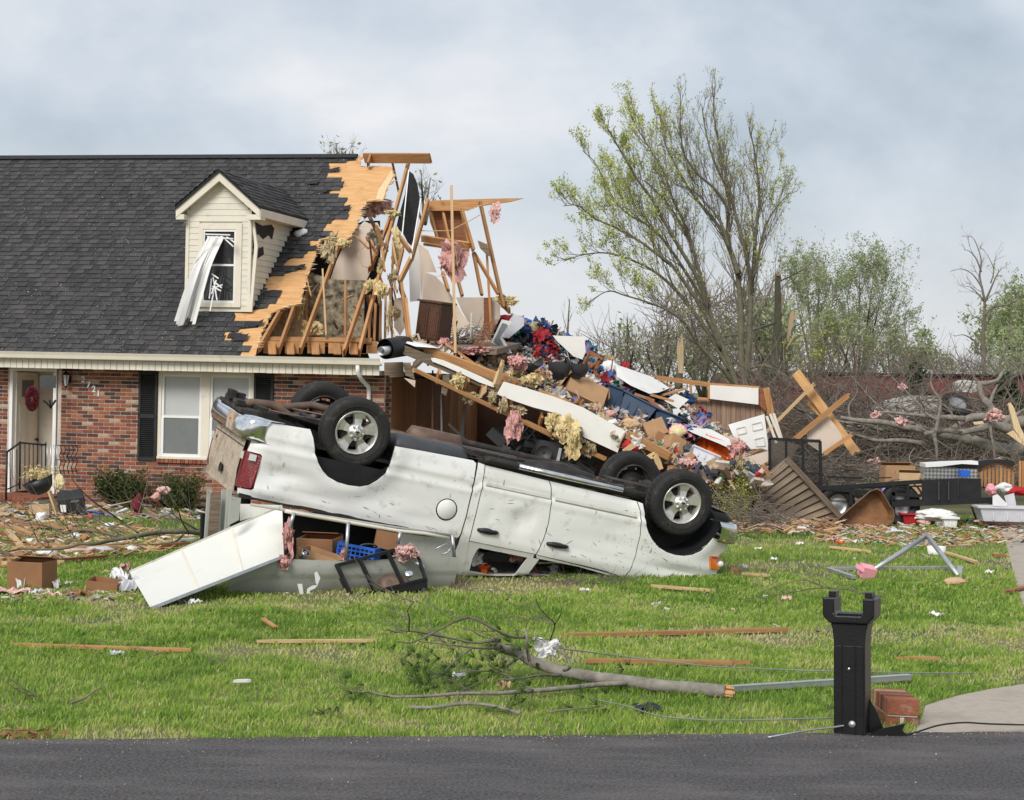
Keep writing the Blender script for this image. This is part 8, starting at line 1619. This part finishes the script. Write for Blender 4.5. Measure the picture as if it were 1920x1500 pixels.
wire('black_wire','thin black wire curling over the driveway edge at the right',[G(*zm(1190,990),.02),G(*zm(1280,960),.06),G(*zm(1400,925),.08),G(*zm(1550,910),.09),G(*zm(1700,918),.08),G(*zm(1960,925),.05)],.006,'black','wire')
# planks on the lawn
for k,(a,b,f,w_,t_,m,l) in enumerate([((1010,182),(2120,152),'b',.07,.045,'stud','longest plank in the grass behind the pine branch'),((1110,298),(1950,312),'b',.07,.045,'stud','thick orange plank in the grass just above the trunk of the pine branch'),((-430,208),(195,205),'b',.06,.03,'pale','pale plank in the grass left of the pine branch, below the rack'),((0,242),(990,272),'l',.06,.035,'stud','long thin plank half sunk in the grass at the left edge'),((1060,508),(1460,512),'m',.05,.03,'stud','short orange plank piece right of the mailbox post'),((300,340),(480,320),'m',.0,.0,'stud','')]):
    if not w_: continue
    f={'b':zb,'l':(lambda x,y:(x/2.743,1120+y/2.743)),'m':zm}[f]; board('plank',G(*f(*a),.03),G(*f(*b),.035),w_,t_*.8,m,label=l,cat='plank',group='planks lying in the front lawn',j0=.3,j1=.25)
zlf=lambda x,y:(x/2.743,1120+y/2.743)
for a,b,l in(((1350,108),(1420,155),'small brown stick in the grass below the rack'),((1195,430),(1300,428),'small pale wood chip in the left lawn'),((2130,0),(2300,0),'')):
    if l: board('wood_chip',G(*zlf(*a),.05),G(*zlf(*b),.05),.035,.02,'stud' if 'brown' in l else 'paper',label=l,cat='wood chip',j0=.05,j1=.05)
for k,(a,b,l,m) in enumerate([((1215,1098),(1345,1108),'thin pale plank in the grass below the front wheel','pale'),((1555,1025),(1640,1035),'thin orange board in the grass in front of the wheelbarrow tray','pale'),((1600,1000),(1680,1020),'long narrow board in front of the fence section','pale'),((1770,1035),(1835,1055),'pale board beyond the metal leg frame','pale'),((1850,1040),(1895,1042),'brick-red board at the driveway edge','redwood'),((1885,1110),(1925,1100),'red brick chunk at the driveway edge','redwood'),((1390,1075),(1450,1080),'narrow pale board piece near the headlight','pale')]):
    board('plank',G(*a,.04),G(*b,.04),.07,.03,m,label=l,cat='plank',group='thin boards on the right lawn',j0=.1,j1=.2)
for k,(x,y,a,b,h,m,l) in enumerate([(1396,255,0,0,0,'',''),(1755,1155,.12,.06,.04,'paper','white crumpled scrap in the right lawn'),(1095,1108,.1,.07,.04,'paper','white crumple in the grass below the rear door'),(455,1278,0,0,0,'',''),(1230,1134,.1,.04,.03,'clearpl','grey plastic shred in the lawn below the front door'),(1210,1328,.25,.16,.03,'black','flat black plastic scrap below the pine trunk'),(220,1228,.1,.04,.04,'clearpl','small grey wrapper by the left thin plank'),(1560,1015,.14,.1,.08,'red','bright red scrap in front of the fence section'),(1575,1020,.14,.1,.06,'orange','orange scrap in front of the wheelbarrow tray'),(1610,1018,.2,.1,.06,'paper','white rag near the orange scrap'),(1450,1050,.09,.06,.04,'paper','white scrap in the grass left of the red scrap'),(1420,1030,.12,.05,.03,'paper','flat white scrap by the front bumper'),(1855,1075,.12,.08,.05,'paper','white scrap by the driveway edge'),(1475,1125,.1,.07,.06,'palepink','pale pink scrap under the thin branch on the right'),(1435,1120,.12,.04,.03,'clearpl','thin grey scrap in the grass left of the pale pink scrap'),(1380,1075,.1,.07,.08,'card2','orange-brown leaf scrap beside the truck headlight'),(1395,1065,.1,.05,.06,'paper','white scrap beside the truck headlight'),(1680,1000,.3,.16,.1,'clearpl','grey crumpled sheet in front of the wheelbarrow tray'),(1500,1022,.1,.07,.05,'paper','white speck of cloth by the small weeds')]):
    if a: meta(obj('crumpled_scrap',crumplemb(G(x,y,.03),a,b,h,k+700,8,ragged=.4),M_[m]),l,'scrap')
# pine branch in the foreground
pb=thing('pine_branch','fallen pine limb with grey bark and green needles lying on the near lawn','pine branch',G(*zb(1300,440)))
def bl3(x,y,h): return G(*zb(x,y),h)
trunk=curve([bl3(1822,448,.055),bl3(1700,435,.06),bl3(1500,418,.065),bl3(1360,398,.07),bl3(1200,378,.08),bl3(1050,352,.10),bl3(960,325,.13),bl3(890,298,.16),bl3(840,265,.20),bl3(770,245,.24),bl3(735,228,.27)],5)
n_=len(trunk); obj('trunk',MB().tube(trunk,[.050-.016*(i/n_)-(.006*math.sin(i*1.7)*.3) for i in range(n_)],14),M_['barkgrey'],pb)
mb=MB(); q=trunk[0]; dr_=(trunk[0]-trunk[1]).normalized(); rr=random.Random(3)
for k in range(26): a=rr.uniform(0,6.28); o_=Vector((0,math.cos(a),math.sin(a)))*rr.uniform(.005,.045); mb.beam(q+o_-dr_*.02,q+o_+dr_*rr.uniform(.01,.07),.012,.01)
obj('splintered_end',mb,M_['ply'],pb); 
S2=[([(1345,405,.07),(1200,415,.06),(1000,435,.06),(860,445,.06),(720,455,.06),(560,455,.07),(400,468,.06),(240,470,.06),(150,452,.08),(100,448,.1)],.021,.006),([(320,520,.05),(430,522,.05),(560,505,.06),(650,505,.06),(740,520,.05),(850,550,.04)],.013,.012),([(1055,345,.14),(1080,335,.2),(1075,300,.25),(1050,265,.28),(1005,238,.3)],.013,.008),([(890,300,.18),(880,240,.3),(878,180,.4),(870,160,.42)],.013,.009),([(1040,370,.1),(950,368,.12),(840,385,.12),(740,390,.1)],.012,.006),([(735,240,.27),(640,240,.28),(520,225,.3),(380,210,.32)],.011,.005),
([(870,190,.38),(800,185,.4),(740,160,.45),(620,98,.55),(540,115,.5),(470,150,.45),(400,185,.4),(330,215,.35),(270,210,.35)],.012,.005),([(740,200,.35),(640,215,.3),(500,190,.35),(420,175,.4),(330,160,.45),(260,165,.45),(215,152,.5)],.010,.004),([(320,160,.45),(322,100,.6),(315,60,.7),(345,20,.8)],.007,.003),([(990,200,.35),(1010,130,.55),(975,90,.65),(940,50,.75),(920,5,.85)],.006,.003),([(1010,130,.55),(1035,90,.65),(1045,40,.8)],.005,.002),([(860,275,.2),(780,330,.12),(800,345,.1)],.011,.008),([(700,320,.1),(780,370,.08),(880,425,.06),(940,450,.05)],.006,.005),([(420,345,.1),(520,395,.08),(610,440,.06),(700,470,.05)],.007,.004),([(545,500,.06),(560,450,.12),(640,410,.15),(700,370,.15)],.006,.003),([(620,240,.3),(540,300,.2),(480,360,.12),(430,400,.1)],.007,.003),([(980,545,.03),(1080,530,.05),(1200,520,.06),(1260,505,.08)],.008,.004),([(540,355,.15),(640,350,.15),(740,355,.12),(860,400,.1)],.006,.004),([(860,510,.06),(820,540,.05)],.005,.003),([(730,228,.3),(712,185,.36)],.014,.01),([(748,232,.3),(752,185,.36)],.012,.009)]
for pts,r0,r1 in S2:
    C=curve([bl3(*p) for p in pts],5); k=len(C); obj('side_branch',MB().tube(C,[r0+(r1-r0)*i/(k-1) for i in range(k)],7),M_['barkgrey' if r0>.012 else 'bark'],pb)
tw=MB(); r2=random.Random(5)
for pts,r0,r1 in S2[5:10]+S2[0:1]:
    for j in range(7):
        p=r2.choice(pts); twigs(tw,None,bl3(*p),Vector((-1,r2.uniform(-.6,.6),r2.uniform(-.2,.7))),r2.uniform(.15,.4),.003,1,r2,kids=(1,3),lmin=.06,wob=.25)
obj('twigs',tw,M_['twig'],pb,kind='stuff')
nd=MB()
def needles(c,n,L,spread,dirn=None):
    for t_ in range(max(2,n//34)):       # tufts of long needles fanning from one twig tip
        b=c+rv(r2,spread*1.1); b.z=max(b.z,.02); ax_=((dirn or Vector((0,0,0)))+rv(r2,.9)+Vector((0,0,.35))).normalized()
        for i in range(26):
            d=(ax_+rv(r2,.55)).normalized(); e=b+d*L*r2.uniform(.6,1.0)+Vector((0,0,-.02)); s_=d.cross(rv(r2)).normalized()*.0016; e.z=max(e.z,.008); nd.add([b-s_,b+s_,e],[(0,1,2)],r2.random())
for x,y,h_,n,sp in((340,290,.12,300,.12),(420,310,.12,300,.14),(520,300,.15,300,.15),(620,310,.15,300,.15),(700,300,.15,300,.14),(780,300,.15,250,.12),(360,360,.08,250,.1),(470,380,.1,250,.12),(580,390,.1,220,.12),(700,370,.1,220,.12),(830,215,.3,260,.12),(780,225,.3,200,.1),(860,480,.1,260,.1),(800,500,.08,180,.1),(560,430,.08,180,.1),(430,420,.08,200,.1),(1150,500,.08,220,.08),(1240,510,.08,160,.07),(60,420,.1,150,.07),(110,450,.08,150,.08),(1340,330,.1,120,.05),(640,340,.12,240,.14),(330,330,.1,200,.1),(880,330,.14,150,.1),(-20,520,.06,120,.1)): needles(bl3(x,y,h_),n,.17,sp,Vector((-.5,0,0)))
obj('needles',nd,M_['pine'],pb,kind='stuff')
meta(obj('white_rag',crumplemb(bl3(965,250,.22),.16,.14,.14,5,12,M=rot(70,0,10),ragged=.5),M_['paper']),'torn white rag caught on the pine branch','rag')
meta(obj('crumpled_scrap',crumplemb(bl3(770,430,.03),.1,.08,.06,6,8),M_['card3']),'small tan paper scrap under the side limb of the pine branch','scrap'); meta(obj('crumpled_scrap',crumplemb(bl3(555,385,.05),.1,.08,.06,7,8),M_['clearpl']),'small striped grey wrapper among the pine needles','scrap')
# other small sticks on the lawn
def stick(label,pts,r0,f=zlf,m='bark',name='stick',tws=0):
    C=curve([G(*f(x,y),h_) for x,y,h_ in pts],4); k=len(C); t=thing(name,label,'stick',C[0]); obj('stem',MB().tube(C,[r0*(1-.7*i/k) for i in range(k)],6),M_[m],t)
    if tws:
        tw=MB()
        for j in range(tws): twigs(tw,None,r2.choice(C),Vector((-1,r2.uniform(-.5,.5),r2.uniform(0,.6))),r2.uniform(.15,.5),r0*.35,1,r2,kids=(1,3),lmin=.08,wob=.2)
        obj('twigs',tw,M_['twig'],t,kind='stuff')
stick('curved brown stick standing out of the left lawn',[(360,545,.02),(430,520,.05),(490,480,.1),(540,458,.14)],.011); stick('short stick with dry needles near the left edge of the lawn',[(140,500,.03),(195,508,.04)],.008,tws=4); stick('thin dark twig by the left thin plank',[(735,318,.02),(800,295,.06),(860,285,.05)],.006,tws=3); stick('fine grey twig in the middle of the left lawn',[(1070,325,.04),(1120,320,.05),(1220,332,.02)],.006)
lz=G(*zlf(155,735)); mb=MB(); rr=random.Random(2)
for k in range(60): q=lz+Vector((rr.gauss(0,.12),rr.gauss(0,.04),rr.uniform(.01,.07))); a=rv(rr,.05); a.z*=.3; b=rv(rr,.03); mb.add([q-a,q+b,q+a],[(0,1,2)],rr.random())
meta(obj('leaf_clump',mb,M_['card2'],kind='stuff'),'clump of dry brown leaves at the road edge on the left','leaves')
zq=zm
stick('thin forked bare branch lying in the grass behind the mailbox post',[(1040,130,.04),(900,105,.12),(800,80,.12),(640,75,.12),(480,100,.1),(300,130,.06),(60,150,.03)],.011,zq,'barkgreen','forked_branch',6); stick('upper fork of the thin bare branch behind the mailbox post',[(920,105,.12),(800,60,.16),(700,15,.2)],.009,zq,'barkgreen','forked_branch',2); stick('far fork of the thin bare branch, bending left behind the post',[(670,70,.1),(600,35,.16),(530,25,.18),(400,60,.1),(270,105,.04)],.008,zq,'barkgreen','forked_branch',4)
# weeds and brush at the pile's right foot and behind
brush('ground_brush','low tangle of twigs around the shrub right of the front tyre',[(1345,1430,930,990,30,33),(1400,1480,960,990,31,33)],9,260,.01,(.15,.6),.4)
